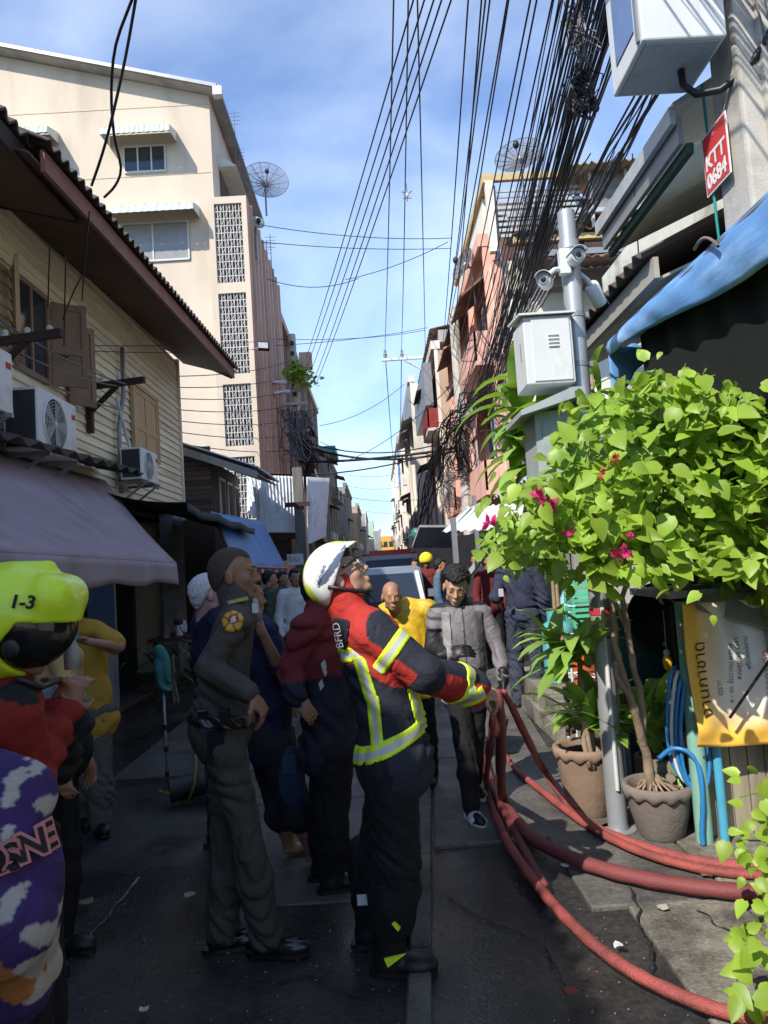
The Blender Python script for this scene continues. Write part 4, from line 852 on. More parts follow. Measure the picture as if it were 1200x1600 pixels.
# ---- right: near house with its eaves
M_CEIL = mat('pale_green_ceiling', (.8, .81, .7), rough=.8, var=.08, dirt=(.3, .3, .26), dscale=1.5)
r = empty('near_house', (4, 4, 0), 'pale green near house on the right with two stepped grey eaves above the blue tarpaulin', 'house')
b = MB(); b.box(3.2, 3.3, -2, 9.5, 0, 5.2); b.build('wall', M_CEIL, r)
b = MB(); b.box(2.2, 3.2, 8.3, 8.4, 0, 3.0); b.build('side_wall', M_GREYW, r)
for i in range(2):
    y0 = 5.5-(i+1)*.72; b = MB(); b.box(1.88, 1.91, y0+.006, y0+.714, 3.9, 4.07); b.build('fascia_panel', M_GREYM, r)
b = MB(); b.box(1.84, 1.875, 4.06, 5.52, 4.02, 4.12); b.build('gutter', M_ALU, r)
b = MB(); b.prism([V(1.86, 4.05, 4.1), V(1.86, 5.55, 4.1), V(3.4, 5.55, 5.0), V(3.4, 4.05, 5.0)], (0, 0, .04)); b.build('roof', M_ALU, r)
for i in range(2):
    y0 = 5.5-(i+1)*.72; b = MB(); b.prism([V(1.97, y0+.005, 3.88), V(1.97, y0+.715, 3.88), V(3.19, y0+.715, 4.4), V(3.19, y0+.005, 4.4)], (0, 0, .02)); b.build('ceiling_panel', M_CEIL, r)
b = MB(); b.box(1.92, 1.96, 4.06, 5.5, 3.84, 3.9); b.build('green_beam', mat('dark_green_paint', (.03, .07, .05)), r)
# second eave, lower and farther
for i in range(9):
    y0 = 4.75+i*.3; b = MB(); b.prism([V(1.97, y0+.004, 3.36), V(1.97, y0+.296, 3.36), V(3.19, y0+.296, 3.85), V(3.19, y0+.004, 3.85)], (0, 0, .02)); b.build('soffit_board', mat('grey_beige_boards', (.45, .42, .36), objvar=.15), r)
b = MB(); b.box(1.93, 1.965, 4.7, 7.5, 3.36, 3.5); b.build('fascia', mat('grey_beige_boards2', (.36, .34, .29)), r)
corr(0, 0, 17, .03, (V(1.86, 4.7, 3.53), V(1.86, 7.6, 3.53)), (V(3.2, 4.7, 4.15), V(3.2, 7.6, 4.15)), .012, seg=5).build('roof_sheet', M_ROOF, r)

# faded blue tarpaulin awning on the near right
r = empty('blue_tarpaulin', (2, 3, 2.9), 'faded sky blue tarpaulin with a rolled front edge, strung above the bush on the right', 'awning')
def tp(u, v): 
    y = .9+u*4.15; z = 3.03+.012*math.sin(u*9)+.012*u; return V(1.7+v*.3, y, z+v*.03-.02*math.sin(math.pi*v)*(1+.5*math.sin(u*11)))
b = MB(); b.sheet(tp, 44, 8, .006); b.build('canopy', M_BLUE2, r, True)
def tv(u, v):
    y = .9+u*4.15; z = 3.03+.012*math.sin(u*9)+.012*u; return V(1.7-.018*math.sin(v*3.1)+.008*math.sin(u*31+v*2)*v+.003*math.sin(u*75+v*5), y, z-v*(.47-.38*u)-.012*v*math.sin(u*13))
b = MB(); b.sheet(tv, 120, 8, .004); b.build('valance', M_BLUE2, r, True)
b = MB(); b.sheet(lambda u, v: V(1.7+u*.3, 5.06+.05*u, 3.03-.0*u-v*(.42-.34*u)+.015*math.sin(u*12)), 10, 6, .004); b.build('side_flap', M_BLUE2, r, True)
b = MB(); b.tube([V(1.71, .8, 3.0), V(1.71, 5.1, 3.02)], .016, 8); b.tube([V(2.0, .8, 3.05), V(2.0, 5.1, 3.07)], .016, 8); b.build('frame_tube', M_GREYM, r, True)

r = empty('shade_filler', (1.9, 3.8, 2.6), 'added black curtain hanging under the blue tarpaulin, behind the bush', 'cloth')  # added near-black sheet, stands in for the deep shade below the tarpaulin
b = MB(); b.sheet(lambda u, v: V(1.79+.012*math.sin(u*40)+.02*v, 2.5+u*2.2, 2.98-v*(.85-.1*math.sin(u*6))), 50, 8, .003); b.build('filler', mat('shade_filler_black', (.008, .01, .009), rough=.95), r, True)
# dark lean-to behind the bush
r = empty('shade_shed', (2.6, 4.2, 0), 'dark lean-to shed behind the bush with weathered plank sides', 'shed')
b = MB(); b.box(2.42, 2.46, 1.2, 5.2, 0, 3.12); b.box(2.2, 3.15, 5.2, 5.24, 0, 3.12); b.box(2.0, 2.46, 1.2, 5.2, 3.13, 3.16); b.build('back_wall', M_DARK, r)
for i in range(12): b = MB(); x = 1.66+i*.095; b.box(x, x+.088, 4.1, 4.12, .0, .62); b.build('plank', mat('beige_planks', (.36, .31, .22), objvar=.2, var=.2, dirt=(.2, .17, .12), stretch=(3, 3, .4)), r)
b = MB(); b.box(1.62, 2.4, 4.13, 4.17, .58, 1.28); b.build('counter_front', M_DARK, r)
b = MB(); b.box(1.55, 2.42, 4.0, 4.6, 1.32, 1.36); b.build('counter_top', M_GREYM, r)
b = MB(); b.box(1.62, 2.42, 4.4, 4.43, 1.38, 1.75); b.build('grey_sheet', M_GREYW, r)
# ================================================================ POLES, CABINETS, WIRES
M_GALV = mat('galvanised_pole', (.42, .44, .46), rough=.42, var=.08, metal=.45, vs_=5, dirt=(.33, .34, .36), dscale=3)
M_CAB = mat('white_cabinet_paint', (.64, .66, .66), rough=.45, var=.07, dirt=(.4, .37, .31), dscale=5, dlo=.58, dhi=.82, stretch=(1, 1, .5))
M_CABG = mat('grey_cabinet_paint', (.36, .4, .42), rough=.45, var=.05, dirt=(.22, .22, .2), dscale=5, dlo=.5, dhi=.8)
M_BLK = mat('black_plastic', (.02, .02, .022), rough=.4, var=.1)
PX, PY = 1.275, 4.33
r = empty('camera_pole', (PX, PY, 0), 'round galvanised steel pole rising from beside the flower pots through the bush', 'pole')
b = MB(); b.cyl((PX, PY, 0), (PX, PY, 3.42), .057, 24); b.build('shaft', M_GALV, r, 'auto')
b = MB(); b.cyl((PX, PY, 3.42), (PX, PY, 3.47), .062, 24); b.cyl((PX, PY, 3.47), (PX, PY, 3.66), .052, 24); b.build('top_sleeve', M_GALV, r, 'auto')
b = MB(); b.cyl((PX, PY, 0), (PX, PY, .02), .1, 20); b.build('base_plate', M_GALV, r)
for z in (2.2, 2.7, 3.0): b = MB(); b.cyl((PX, PY, z), (PX, PY, z+.03), .061, 20); b.box(PX+.05, PX+.08, PY-.02, PY+.02, z, z+.03); b.build('clamp_band', M_GREYM, r)
b = MB(); b.cyl((PX-.005, PY-.065, .25), (PX-.005, PY-.065, 1.28), .012, 8); b.build('cable', mat('white_conduit', (.6, .6, .58)), r)
b = MB(); b.cyl((PX, PY, 1.235), (PX, PY, 1.27), .062, 16); b.build('red_tie', mat('red_cord', (.45, .03, .04)), r)
b = MB(); b.cyl((PX, PY, 1.1), (PX, PY, 1.11), .0585, 16); b.build('wire_tie', M_BLK, r)
def cctv(p, d, lab, arm):
    r = empty('security_camera', p, lab, 'camera', 'security cameras on the steel pole'); p = V(*p); d = nrm(d)
    b = MB(); b.tube([V(*arm), (V(*arm)+p)/2+V(0, 0, .03), p+V(0, 0, .02)], .016, 8); b.build('arm', M_CAB, r, True)
    b = MB(); b.lathe(p-d*.07, [(.001, 0), (.035, .0), (.043, .015), (.043, .12), (.039, .135), (.001, .136)], 20, d); b.build('housing', M_CAB, r, 'auto')
    b = MB(); b.lathe(p+d*.066, [(.001, .0), (.031, .0), (.031, .004), (.001, .006)], 16, d); b.build('lens_ring', M_GREYM, r)
    b = MB(); b.lathe(p+d*.071, [(.001, .0), (.016, .0), (.012, .006), (.001, .008)], 16, d); b.build('lens', M_BLK, r)
    b = MB(); b.sheet(lambda u, v: p-d*.05+d*v*.15+.05*(math.cos((u-.5)*2.4)*V(0, 0, 1)+math.sin((u-.5)*2.4)*nrm(np.cross(d, (0, 0, 1)))), 8, 1, .003); b.build('sun_shield', M_CAB, r, True)
cctv((1.27, 4.2, 3.32), (.0, -1, -.12), 'upper white security camera mounted on the front of the steel pole', (1.27, 4.28, 3.36))
cctv((1.08, 4.2, 3.19), (-.35, -.9, -.15), 'white security camera hanging from the left arm of the steel pole', (1.23, 4.3, 3.3))
cctv((1.42, 4.35, 3.14), (.5, .4, -.75), 'grey security camera turned downwards on the right arm of the steel pole', (1.32, 4.32, 3.27))
b = MB(); b.box(1.19, 1.25, 4.24, 4.29, 3.25, 3.4); o = b.build('junction_box', M_CAB); tag(o, 'small white junction box clamped near the top of the steel pole', 'box')

r = empty('control_cabinet', (1.07, 4.3, 2.58), 'white louvred control cabinet strapped to the steel pole', 'cabinet')
b = MB(); b.box(.93, 1.215, 4.2, 4.5, 2.585, 2.985); o = b.build('case', M_CAB, r); m_ = o.modifiers.new('b', 'BEVEL'); m_.width = .008; m_.segments = 2
b = MB(); b.prism([V(.905, 4.17, 2.988), V(1.235, 4.17, 2.988), V(1.235, 4.52, 3.03), V(.905, 4.52, 3.03)], (0, 0, .012)); b.build('rain_cover', M_CAB, r)
b = MB(); b.box(.975, 1.2, 4.192, 4.2, 2.6, 2.97); d_ = b.build('door', M_CAB, r); m_ = d_.modifiers.new('b', 'BEVEL'); m_.width = .003
for k in range(4): b = MB(); z = 2.87-k*.022; b.prism([V(1.07, 4.191, z), V(1.07, 4.182, z-.004), V(1.07, 4.191, z-.012)], (.06, 0, 0)); b.build('louvre', M_CAB, d_)
b = MB(); b.box(.9285, .93, 4.3, 4.32, 2.75, 2.86); b.build('handle', M_GREYM, r)
b = MB(); b.box(1.215, 1.24, 4.3, 4.36, 2.65, 2.7); b.box(1.215, 1.24, 4.3, 4.36, 2.88, 2.92); b.build('mount', M_GREYM, r)
r = empty('grey_cabinet', (1.07, 4.35, 1.5), 'grey roadside cabinet with a sloping hood under the white one, half hidden by the bush', 'cabinet')
b = MB(); b.box(.96, 1.2, 4.22, 4.55, 1.75, 2.43); o = b.build('case', M_CABG, r)
b = MB(); b.prism([V(.86, 4.1, 2.39), V(1.23, 4.1, 2.49), V(1.23, 4.1, 2.535), V(1.16, 4.1, 2.535), V(.86, 4.1, 2.42)], (0, .5, 0)); b.build('hood', M_CABG, r)
b = MB(); b.box(1.0, 1.19, 4.213, 4.22, 1.6, 2.36); d_ = b.build('door', M_CABG, r)
for k in range(4): b = MB(); z = 2.27-k*.025; b.prism([V(1.09, 4.212, z), V(1.09, 4.2, z-.004), V(1.09, 4.212, z-.014)], (.07, 0, 0)); b.build('louvre', M_CAB, d_)

# meter box on the concrete pole
r = empty('meter_box', (1.75, 3.8, 4.2), 'big pale grey metal meter box high on the concrete pole at the top right', 'box')
b = MB(); b.box(1.53, 1.97, 3.6, 4.07, 4.2, 5.05); o = b.build('case', M_CAB, r); m_ = o.modifiers.new('b', 'BEVEL'); m_.width = .01; m_.segments = 2
b = MB(); b.box(1.555, 1.945, 3.625, 4.045, 4.192, 4.2); b.build('bottom_plate', M_CABG, r)
b = MB(); b.box(1.524, 1.53, 3.7, 3.97, 4.32, 5.0); b.build('inspection_window', mat('blue_glass', (.12, .2, .38), rough=.1), r)
b = MB(); b.box(1.518, 1.53, 3.63, 3.66, 4.22, 5.0); b.build('hinge_strip', M_GREYM, r)
b = MB(); b.tube([V(1.83, 3.85, 4.25), V(1.83, 3.84, 4.1), V(1.88, 3.8, 4.02), V(1.98, 3.74, 4.0), V(2.1, 3.66, 4.06), V(2.22, 3.56, 4.25), V(2.3, 3.5, 4.6)], .02, 10); b.build('cable', M_BLK, r, True)

r = empty('concrete_pole', (2.16, 3.8, 0), 'square concrete utility pole at the right edge carrying the red number plate', 'utility pole')
b = MB(); x0 = 2.02
b.add([(x0, 3.62, 0), (x0+.32, 3.62, 0), (x0+.32, 3.98, 0), (x0, 3.98, 0), (x0+.02, 3.66, 8), (x0+.25, 3.66, 8), (x0+.25, 3.9, 8), (x0+.02, 3.9, 8)], [(0,3,2,1),(4,5,6,7),(0,1,5,4),(1,2,6,5),(2,3,7,6),(3,0,4,7)])
o = b.build('shaft', M_POLE, r); m_ = o.modifiers.new('b', 'BEVEL'); m_.width = .02; m_.segments = 2
b = MB(); b.box(x0+.12, x0+.2, 3.6, 3.64, 0, 8); b.build('web', M_POLE, r)
for z in (3.2, 3.9, 4.6): b = MB(); b.cyl((x0+.25, 3.58, z), (x0+.25, 3.64, z), .014, 8); b.build('bolt_hole', M_BLK, r)
b = MB()
for k in range(3): b.tube([V(x0+.2+.03*k, 3.6, 3.1), V(x0+.19+.03*k, 3.6, 3.9), V(x0+.1+.05*k, 3.585, 4.4), V(x0+.06+.03*k, 3.57, 6.0)], .0045, 6)
b.build('conduit', M_WIREG, r, True)
b = MB(); b.tube([V(2.015, 3.97, 3.0), V(2.01, 3.98, 3.4), V(2.01, 3.99, 4.2)], .008, 6); b.build('green_cable', mat('teal_cable', (.02, .25, .22)), r, True)
r = empty('number_plate', (2.0, 3.85, 3.7), 'red plate reading KTT 0684 on the street side of the concrete pole', 'sign')
M_RED = mat('sign_red', (.62, .03, .03), rough=.35, var=.05); M_WPRINT = mat('white_print', (.8, .8, .78), rough=.5, var=0)
ya, yb = onX(1104, 280, 2.0)[1], onX(1143, 260, 2.0)[1]; zc = 3.72
b = MB(); b.box(1.994, 2.0, yb, ya, zc-.17, zc+.17); b.build('plate', M_WPRINT, r)
b = MB(); b.box(1.991, 1.994, yb+.01, ya-.01, zc-.16, zc+.16); b.build('red_field', M_RED, r)
w_ = ya-yb
for body, zz in (('KTT', zc-.035), ('0684', zc-.14)):
    t = text('number', body, .115, (1.9895, (ya+yb)/2, zz), (0, -1, 0), (0, 0, 1), M_WPRINT, r, align='CENTER', bold=.003)
    me = t.data; ys_ = [v.co.y for v in me.vertices]; k = (w_*.8)/(max(ys_)-min(ys_)); c0 = (max(ys_)+min(ys_))/2
    for v in me.vertices: v.co.y = c0+(v.co.y-c0)*k
b = MB(); b.cyl((1.988, (ya+yb)/2, zc+.125), (1.994, (ya+yb)/2, zc+.125), .012, 10); b.build('bolt', M_GREYM, r)

# left street pole with plant and tangle
lp = at(466, 700, 24); LX = lp[0]
r = empty('street_pole', (LX, 24, 0), 'old concrete street pole on the left wrapped in knotted cables', 'utility pole')
b = MB(); b.tube([V(LX, 24, 0), V(LX+.0, 24, 9.4)], [.17, .12], 8); b.build('shaft', M_POLE, r, 'auto')
for k in range(11): b = MB(); z = 5.6+k*.34; b.box(LX-.06, LX+.06, 23.84, 23.87, z, z+.14); b.build('slot', M_DWOOD, r)
for z in (7.0, 6.1, 5.4): b = MB(); b.box(LX-.5, LX+.4, 23.8, 23.9, z, z+.09); b.build('crossarm', M_POLE, r)
def tangle(name, c, rr, n, lab, seed, rad_=.018, L=40):
    rn = np.random.RandomState(seed); b = MB(); c = V(*c)
    for i in range(n):
        ph = rn.rand(6)*6.28; a = rr*(.35+.65*rn.rand()); pts = []
        for t in np.linspace(0, 1, L//2):
            pts.append(c+V(a[0]*math.sin(6.28*t*(1+i % 3)+ph[0])*(.5+.5*math.cos(3*t+ph[3])), a[1]*math.sin(6.28*t*1.5+ph[1]), a[2]*math.sin(6.28*t*(1+(i+1) % 2)+ph[2])))
        b.tube(pts, rad_*(.6+.8*rn.rand()), 4, False)
    o = b.build(name, M_WIRE if seed % 2 else M_WIREG, loc=c, kind='stuff', label=lab, cat='cables'); return o
tangle('cable_tangle', (LX+.05, 23.8, 6.0), V(.75, .3, .95), 34, 'knotted mass of old cables around the left street pole', 4, .014)
tangle('cable_tangle', (LX+.35, 23.8, 5.1), V(.4, .3, .9), 22, 'loops of grey cable hanging below the knot on the left street pole', 3, .014)
b = MB(); b.box(LX+.22, LX+.62, 23.7, 24.1, 8.2, 8.7); po = b.build('planter_box', M_TAN); tag(po, 'square tan planter fixed to the top of the left street pole', 'planter')
b = MB()
for k in range(2): b.tube([V(LX+.25+.3*k, 23.9, 8.2), V(LX, 23.95, 7.3)], .02, 6)
b.build('strut', M_GREYM, po)
def lamp(p, d, lab, nm='street_lamp'):
    r = empty(nm, p, lab, 'lamp'); p = V(*p); d = nrm(d); b = MB(); b.obox(p+d*.25, d*.25, np.cross(d, (0, 0, 1))*.1, V(0, 0, .05)); b.build('head', M_CAB, r); b = MB(); b.tube([p-d*.6, p], .03, 6); b.build('arm', M_GREYM, r); b = MB(); b.obox(p+d*.27-V(0, 0, .055), d*.18, np.cross(d, (0, 0, 1))*.08, V(0, 0, .006)); b.build('diffuser', M_WFRAME, r)
lamp(at(447, 598, 23.6), (-1, -.4, .05), 'white street lamp head jutting left from the old street pole')
lamp(at(452, 612, 23.5), (-1, -.2, -.1), 'second, lower white lamp on the old street pole')
p = at(412, 541, 19.5); r = empty('floodlight', p, 'small black floodlight bracketed in front of the cream stair tower', 'lamp')
b = MB(); b.obox(p, V(.14, .06, 0), V(0, 0, .09), V(.02, -.06, .02)); b.build('head', M_BLK, r); b = MB(); b.tube([p, p+V(-.35, .4, .05)], .02, 6); b.build('arm', M_GREYM, r)
b = MB(); b.obox(p+V(.0, -.09, -.0), V(.12, .05, 0), V(0, 0, .075), V(.0, -.01, .0)); b.build('glass', M_WFRAME, r)

def sag(a, b, s, n=14): return [a*(1-t)+b*t+V(0, 0, -s*4*t*(1-t)) for t in np.linspace(0, 1, n)]
def wire(a, b, rad_, s, lab, group=None, m=None, n=14, name='overhead_wire'):
    q = MB(); q.tube(sag(V(*a), V(*b), s, n), rad_, 5, False); o = q.build(name, m or M_WIRE, None, True, lab, 'wire', group, loc=a); return o
def ext(a, b, y): return a+(b-a)*((y-a[1])/(b[1]-a[1]))     # carry the line a-b on to the depth y
# power lines to the left pole
for i, (px0, px1, py1) in enumerate(((606, 478, 560), (622, 480, 572), (636, 484, 585), (648, 490, 596), (662, 494, 600))):
    a, e = at(px0+20, 0, 6.5), at(px1, py1, 24.0); wire(ext(a, e, -9), e, .009, .35, ORD[i]+' from the left of five power lines climbing from the left street pole', 'power lines to the left street pole')
# lines to the crossarm
CY = 30; c1, c2, c3 = at(602, 556, CY), at(628, 556, CY), at(665, 556, CY)
for i, (px0, e) in enumerate(((611, c1), (634, c2), (650, c3))): a = at(px0, 0, 9.0); wire(ext(a, e, -9), e+V(0, 0, .25), .012, .5, ORD[i]+' from the left of three thin lines running down mid sky to the crossarm', 'lines to the crossarm')
for (e, q) in ((c1, at(617, 760, 70)), (c2, at(622, 770, 70))): wire(e+V(0, 0, .25), q, .02, .6, 'far stretch of line beyond the %s crossarm insulator' % ('left' if e is c1 else 'right'), 'lines beyond the crossarm')
r = empty('crossarm_pole', (c3[0]+.9, CY, 0), 'slim concrete pole against the right facades with a white crossarm and two insulators', 'utility pole')
b = MB(); b.tube([V(c3[0]+.9, CY, 0), V(c3[0]+.9, CY, c3[2]+.6)], [.17, .11], 8); b.build('shaft', M_POLE, r)
b = MB(); b.box(c1[0]-.15, c3[0]+1.0, CY-.06, CY+.06, c1[2]-.22, c1[2]-.1); b.build('crossarm', M_CAB, r)
b = MB(); b.tube([c2+V(.1, 0, -.2), V(c3[0]+.85, CY, c3[2]-1.2)], .04, 6); b.build('brace', M_CAB, r)
for e in (c1, c2): b = MB(); b.lathe(e+V(0, 0, -.1), [(.03, 0), (.09, .05), (.06, .1), (.09, .15), (.05, .22), (.06, .3), (.02, .36)], 10); b.build('insulator', M_GREYM, r)
# small insulator hub on the centre line
e = at(636, 305, 17.5); r = empty('line_spacer', e, 'small metal line spacer high in the middle of the sky', 'spacer')
b = MB(); b.tube([e+V(-.12, 0, .1), e, e+V(.12, 0, .1)], .015, 5); b.tube([e+V(-.1, 0, -.08), e+V(.1, 0, -.08)], .012, 5); b.tube([e+V(0, 0, .3), e+V(0, 0, -.15)], .014, 5); b.build('bracket', M_WIREG, r)
b = MB(); b.ell(e, (.05, .05, .06), 8); b.build('hub', M_WFRAME, r)
# lines along the right: free ones
rightend = [at(690, 560, 26), at(694, 540, 26), at(698, 575, 26), at(702, 600, 26)]
for i, (px0, e) in enumerate(((722, rightend[0]), (746, rightend[1]), (779, rightend[2]), (742, rightend[3]), (776, rightend[0]), (752, rightend[1]))):
    a = at(px0, 0, 7.0); wire(ext(a, e, -9), e, .0095, .45, ORD[i]+' of six thin loose lines left of the dense bundle, topped at the upper edge', 'loose lines left of the cable bundle')
for i, (px0, px1, py1) in enumerate(((822, 716, 600), (845, 722, 620), (858, 728, 610), (812, 712, 560))):
    a, e = at(px0, 0, 5.2), at(px1, py1, 20); wire(ext(a, e, -8), e, .0075, .3, ORD[i]+' of four single black cables between the loose lines and the dense bundle', 'single cables beside the dense bundle')
# dense bundles: strands in one mesh each
def bundle(lab, tops, bots, n, y0, y1, r0, seed, sagv=.3, jit=.06, yb=-8, m=None, name='cable_bundle', wob=.03):
    rn = np.random.RandomState(seed); b = MB(); first = None
    for i in range(n):
        t = rn.rand(); u = np.clip(t+rn.normal()*.12, 0, 1)
        a = at(tops[0][0]*(1-t)+tops[1][0]*t, tops[0][1]*(1-t)+tops[1][1]*t, y0); e = at(bots[0][0]*(1-u)+bots[1][0]*u, bots[0][1]*(1-u)+bots[1][1]*u, y1)
        if yb is not None: a = ext(a, e, yb)
        a = a+rn.normal(size=3)*jit; e = e+rn.normal(size=3)*jit
        P = sag(a, e, sagv*(.6+.9*rn.rand()), 22); ph = rn.rand(4)*6.28
        P = [p+V(wob*math.sin(9*k/21*6.28*.4+ph[0]), 0, wob*math.sin(9*k/21*6.28*.5+ph[1])) for k, p in enumerate(P)]
        b.tube(P, r0*(.55+rn.rand()*.9), 5, False)
        if first is None: first = a
    return b.build(name, m or M_WIRE, None, True, lab, 'cables', None, 'stuff', loc=first)
bundle('dense bundle of black cables, left strand group, sweeping from the top of the photo to the salmon facade', ((848, 0), (905, 0)), ((735, 640), (762, 640)), 18, 5.0, 17, .0058, 1)
bundle('heavy black cables forming the core of the bundle down the right facades', ((890, 0), (940, 0)), ((742, 650), (770, 650)), 24, 5.2, 16.8, .0078, 2)
bundle('thick dark band of telecom cables beside the meter box', ((935, 0), (958, 10)), ((762, 620), (790, 590)), 12, 5.0, 15.5, .008, 5, .2)
bundle('cable band passing just left of the meter box and behind the steel pole', ((965, 180), (982, 190)), ((770, 580), (800, 520)), 10, 5.4, 15, .008, 6, .15, yb=1.0)
bundle('pale and black slim cables crossing the rooftop sheds', ((930, 250), (985, 240)), ((738, 600), (790, 540)), 14, 6.5, 16, .006, 8, .1, m=M_WIREG, yb=None)
bundle('cables running along the foot of the salmon facade towards the green mirror', ((735, 640), (775, 600)), ((645, 835), (660, 845)), 14, 16.5, 22, .014, 9, -.9, yb=None, wob=.08)
bundle('fine cables draped over the salmon facade', ((760, 430), (830, 400)), ((690, 660), (720, 700)), 16, 13, 21, .007, 10, .4, yb=None)
tangle('cable_coil', at(912, 150, 5.2), V(.17, .1, .24), 12, 'coil of spare cable hanging in the dense bundle left of the meter box', 7, .007)
tangle('cable_coil', at(905, 50, 5.0), V(.13, .1, .22), 12, 'twisted cable ends at the top of the dense bundle', 8, .006)
tangle('cable_tangle', at(715, 700, 19.5), V(.6, .4, .9), 18, 'dark knot of cables on the far pole in front of the tan block', 13, .012)
tangle('cable_tangle', at(700, 770, 22), V(.5, .4, .8), 12, 'loops of cable under the knot, above the dark stall', 14, .011)
r = empty('street_pole', (3.0, 19.8, 0), 'concrete pole buried in cable loops at the far end of the salmon facade', 'utility pole')
q = at(724, 700, 19.8); b = MB(); b.tube([V(q[0], 19.8, 0), V(q[0], 19.8, 8.5)], [.17, .13], 8); b.build('shaft', M_POLE, r)
p = at(650, 833, 21); r = empty('convex_mirror', p, 'green backed round traffic mirror among the cables above the dark stall', 'mirror')
b = MB(); b.lathe(p, [(.001, -.03), (.12, -.02), (.16, .0), (.15, .02), (.001, .03)], 18, nrm(V(-.3, -1, .1))); b.build('disc', mat('green_disc', (.04, .16, .12), rough=.4), r, True)
b = MB(); b.tube([p, p+V(.1, .1, -2.6)], .03, 6); b.build('bracket', M_GREYM, r)
# cross street bundles
LPm = V(LX, 23.8, 6.1)
for k, (s, e, rr) in enumerate(((at(468, 695, 23.8), at(712, 705, 21), .035), (at(468, 722, 23.8), at(712, 700, 21), .04), (at(380, 738, 22), at(712, 698, 21), .022), (at(475, 690, 23.8), at(700, 690, 21), .02))):
    wire(s, e, rr, .35 if k != 1 else .1, ['thick cable sagging lowest between the two knotted poles', 'thickest cable rising from left to right between the two knotted poles', 'slimmer cable reaching far left over the white corrugated screens', 'thinnest and topmost cable slung between the two knotted poles'][k], 'cables across the street')
for k, (p0, y0, p1, y1, s) in enumerate((((410, 352), 20, (705, 372), 22, .15), ((408, 378), 20, (705, 388), 22, .1), ((418, 436), 20, (560, 435), 21, .25), ((540, 437), 21, (700, 378), 20, .12), ((432, 530), 24, (665, 516), 30, .15), ((432, 540), 24, (668, 512), 32, .1),
                                  ((500, 665), 28, (632, 600), 30, .3), ((535, 722), 28, (780, 520), 18, .5), ((500, 690), 24, (560, 706), 26, .1), ((530, 740), 45, (640, 735), 50, .3), ((530, 755), 50, (625, 760), 50, .3), ((540, 790), 60, (640, 800), 50, .3), ((520, 770), 40, (700, 772), 35, .4))):
    wire(at(*p0, y0), at(*p1, y1), .011, s, ORD[k]+' of the thin cross street wires counted from the top of the photo down', 'thin wires across the street')
for k in range(7):
    y_ = 590+k*17; a = at(265, y_-2, 14); e = at(452, y_-25+k*6, 23.8); wire(a, e, .01, .12, ORD[k]+' from the top of seven house wires crossing before the cream block', 'house wires in front of the cream block')
for k, (p0, y0, p1, y1) in enumerate((((0, 500), 6.3, (196, 600), 8.4), ((0, 535), 6.3, (182, 603), 8.3), ((0, 560), 6.3, (190, 640), 9), ((20, 510), 6.5, (120, 560), 8), ((135, 540), 8.4, (430, 530), 20), ((130, 548), 8.4, (400, 545), 19))):
    wire(at(*p0, y0), at(*p1, y1), .009 if k < 4 else .006, .06, ORD[k]+' of six wires strung along the brackets of the weatherboard wall', 'wires along the weatherboards', m=M_WIREG if k < 3 else None)
for k, (p0, p1) in enumerate((((103, 400), (100, 540)), ((78, 380), (75, 480)), ((135, 420), (98, 500)), ((140, 330), (128, 470)))):
    wire(at(*p0, 6.2), at(*p1, 7.2), .007, -.04, ORD[k]+' of four short loose wires dropping from the eave over the weatherboards', 'loose wires under the eave')
# drop wires top left
for nm, pl in (('left', ((212, 0), (196, 90), (176, 180), (160, 240), (143, 290))), ('right', ((206, 0), (181, 70), (174, 140), (178, 210), (189, 262), (180, 290), (163, 308)))):
    P = [at(x, y, 5.2+.25*i) for i, (x, y) in enumerate(pl)]
    P = [P[0]*2-P[1]]+P; Q = []
    for i in range(len(P)-1):
        for t in (0, .33, .66):
            p0, p1, p2, p3 = P[max(i-1, 0)], P[i], P[i+1], P[min(i+2, len(P)-1)]
            Q.append(.5*((2*p1)+(-p0+p2)*t+(2*p0-5*p1+4*p2-p3)*t*t+(-p0+3*p1-3*p2+p3)*t**3))
    Q.append(P[-1]); b = MB(); b.tube(Q, .012, 6, False); b.build('drop_wire', M_WIRE, None, True, {'left': 'drop wire curving straight down to the dark roof at the top left', 'right': 'looping drop wire that hooks back towards the dark roof at the top left'}[nm], 'wire', loc=P[0])
wire(at(988, 240, 6), at(1010, 600, 6), .006, 0, 'thin vertical wire hanging beside the second grey eave')
r = wire(at(1085, 390, 3.6), at(1122, 385, 3.3), .008, -.05, 'bent rusty wire sticking up from the blue tarpaulin edge', m=M_RUST)
for k in range(4): wire(at(818+6*k, 490, 4.4), at(850+6*k, 430, 4.4), .004, .01, ORD[k]+' from the left of four thin wires rising from the white control cabinet', 'wires above the white cabinet', m=M_WIREG)

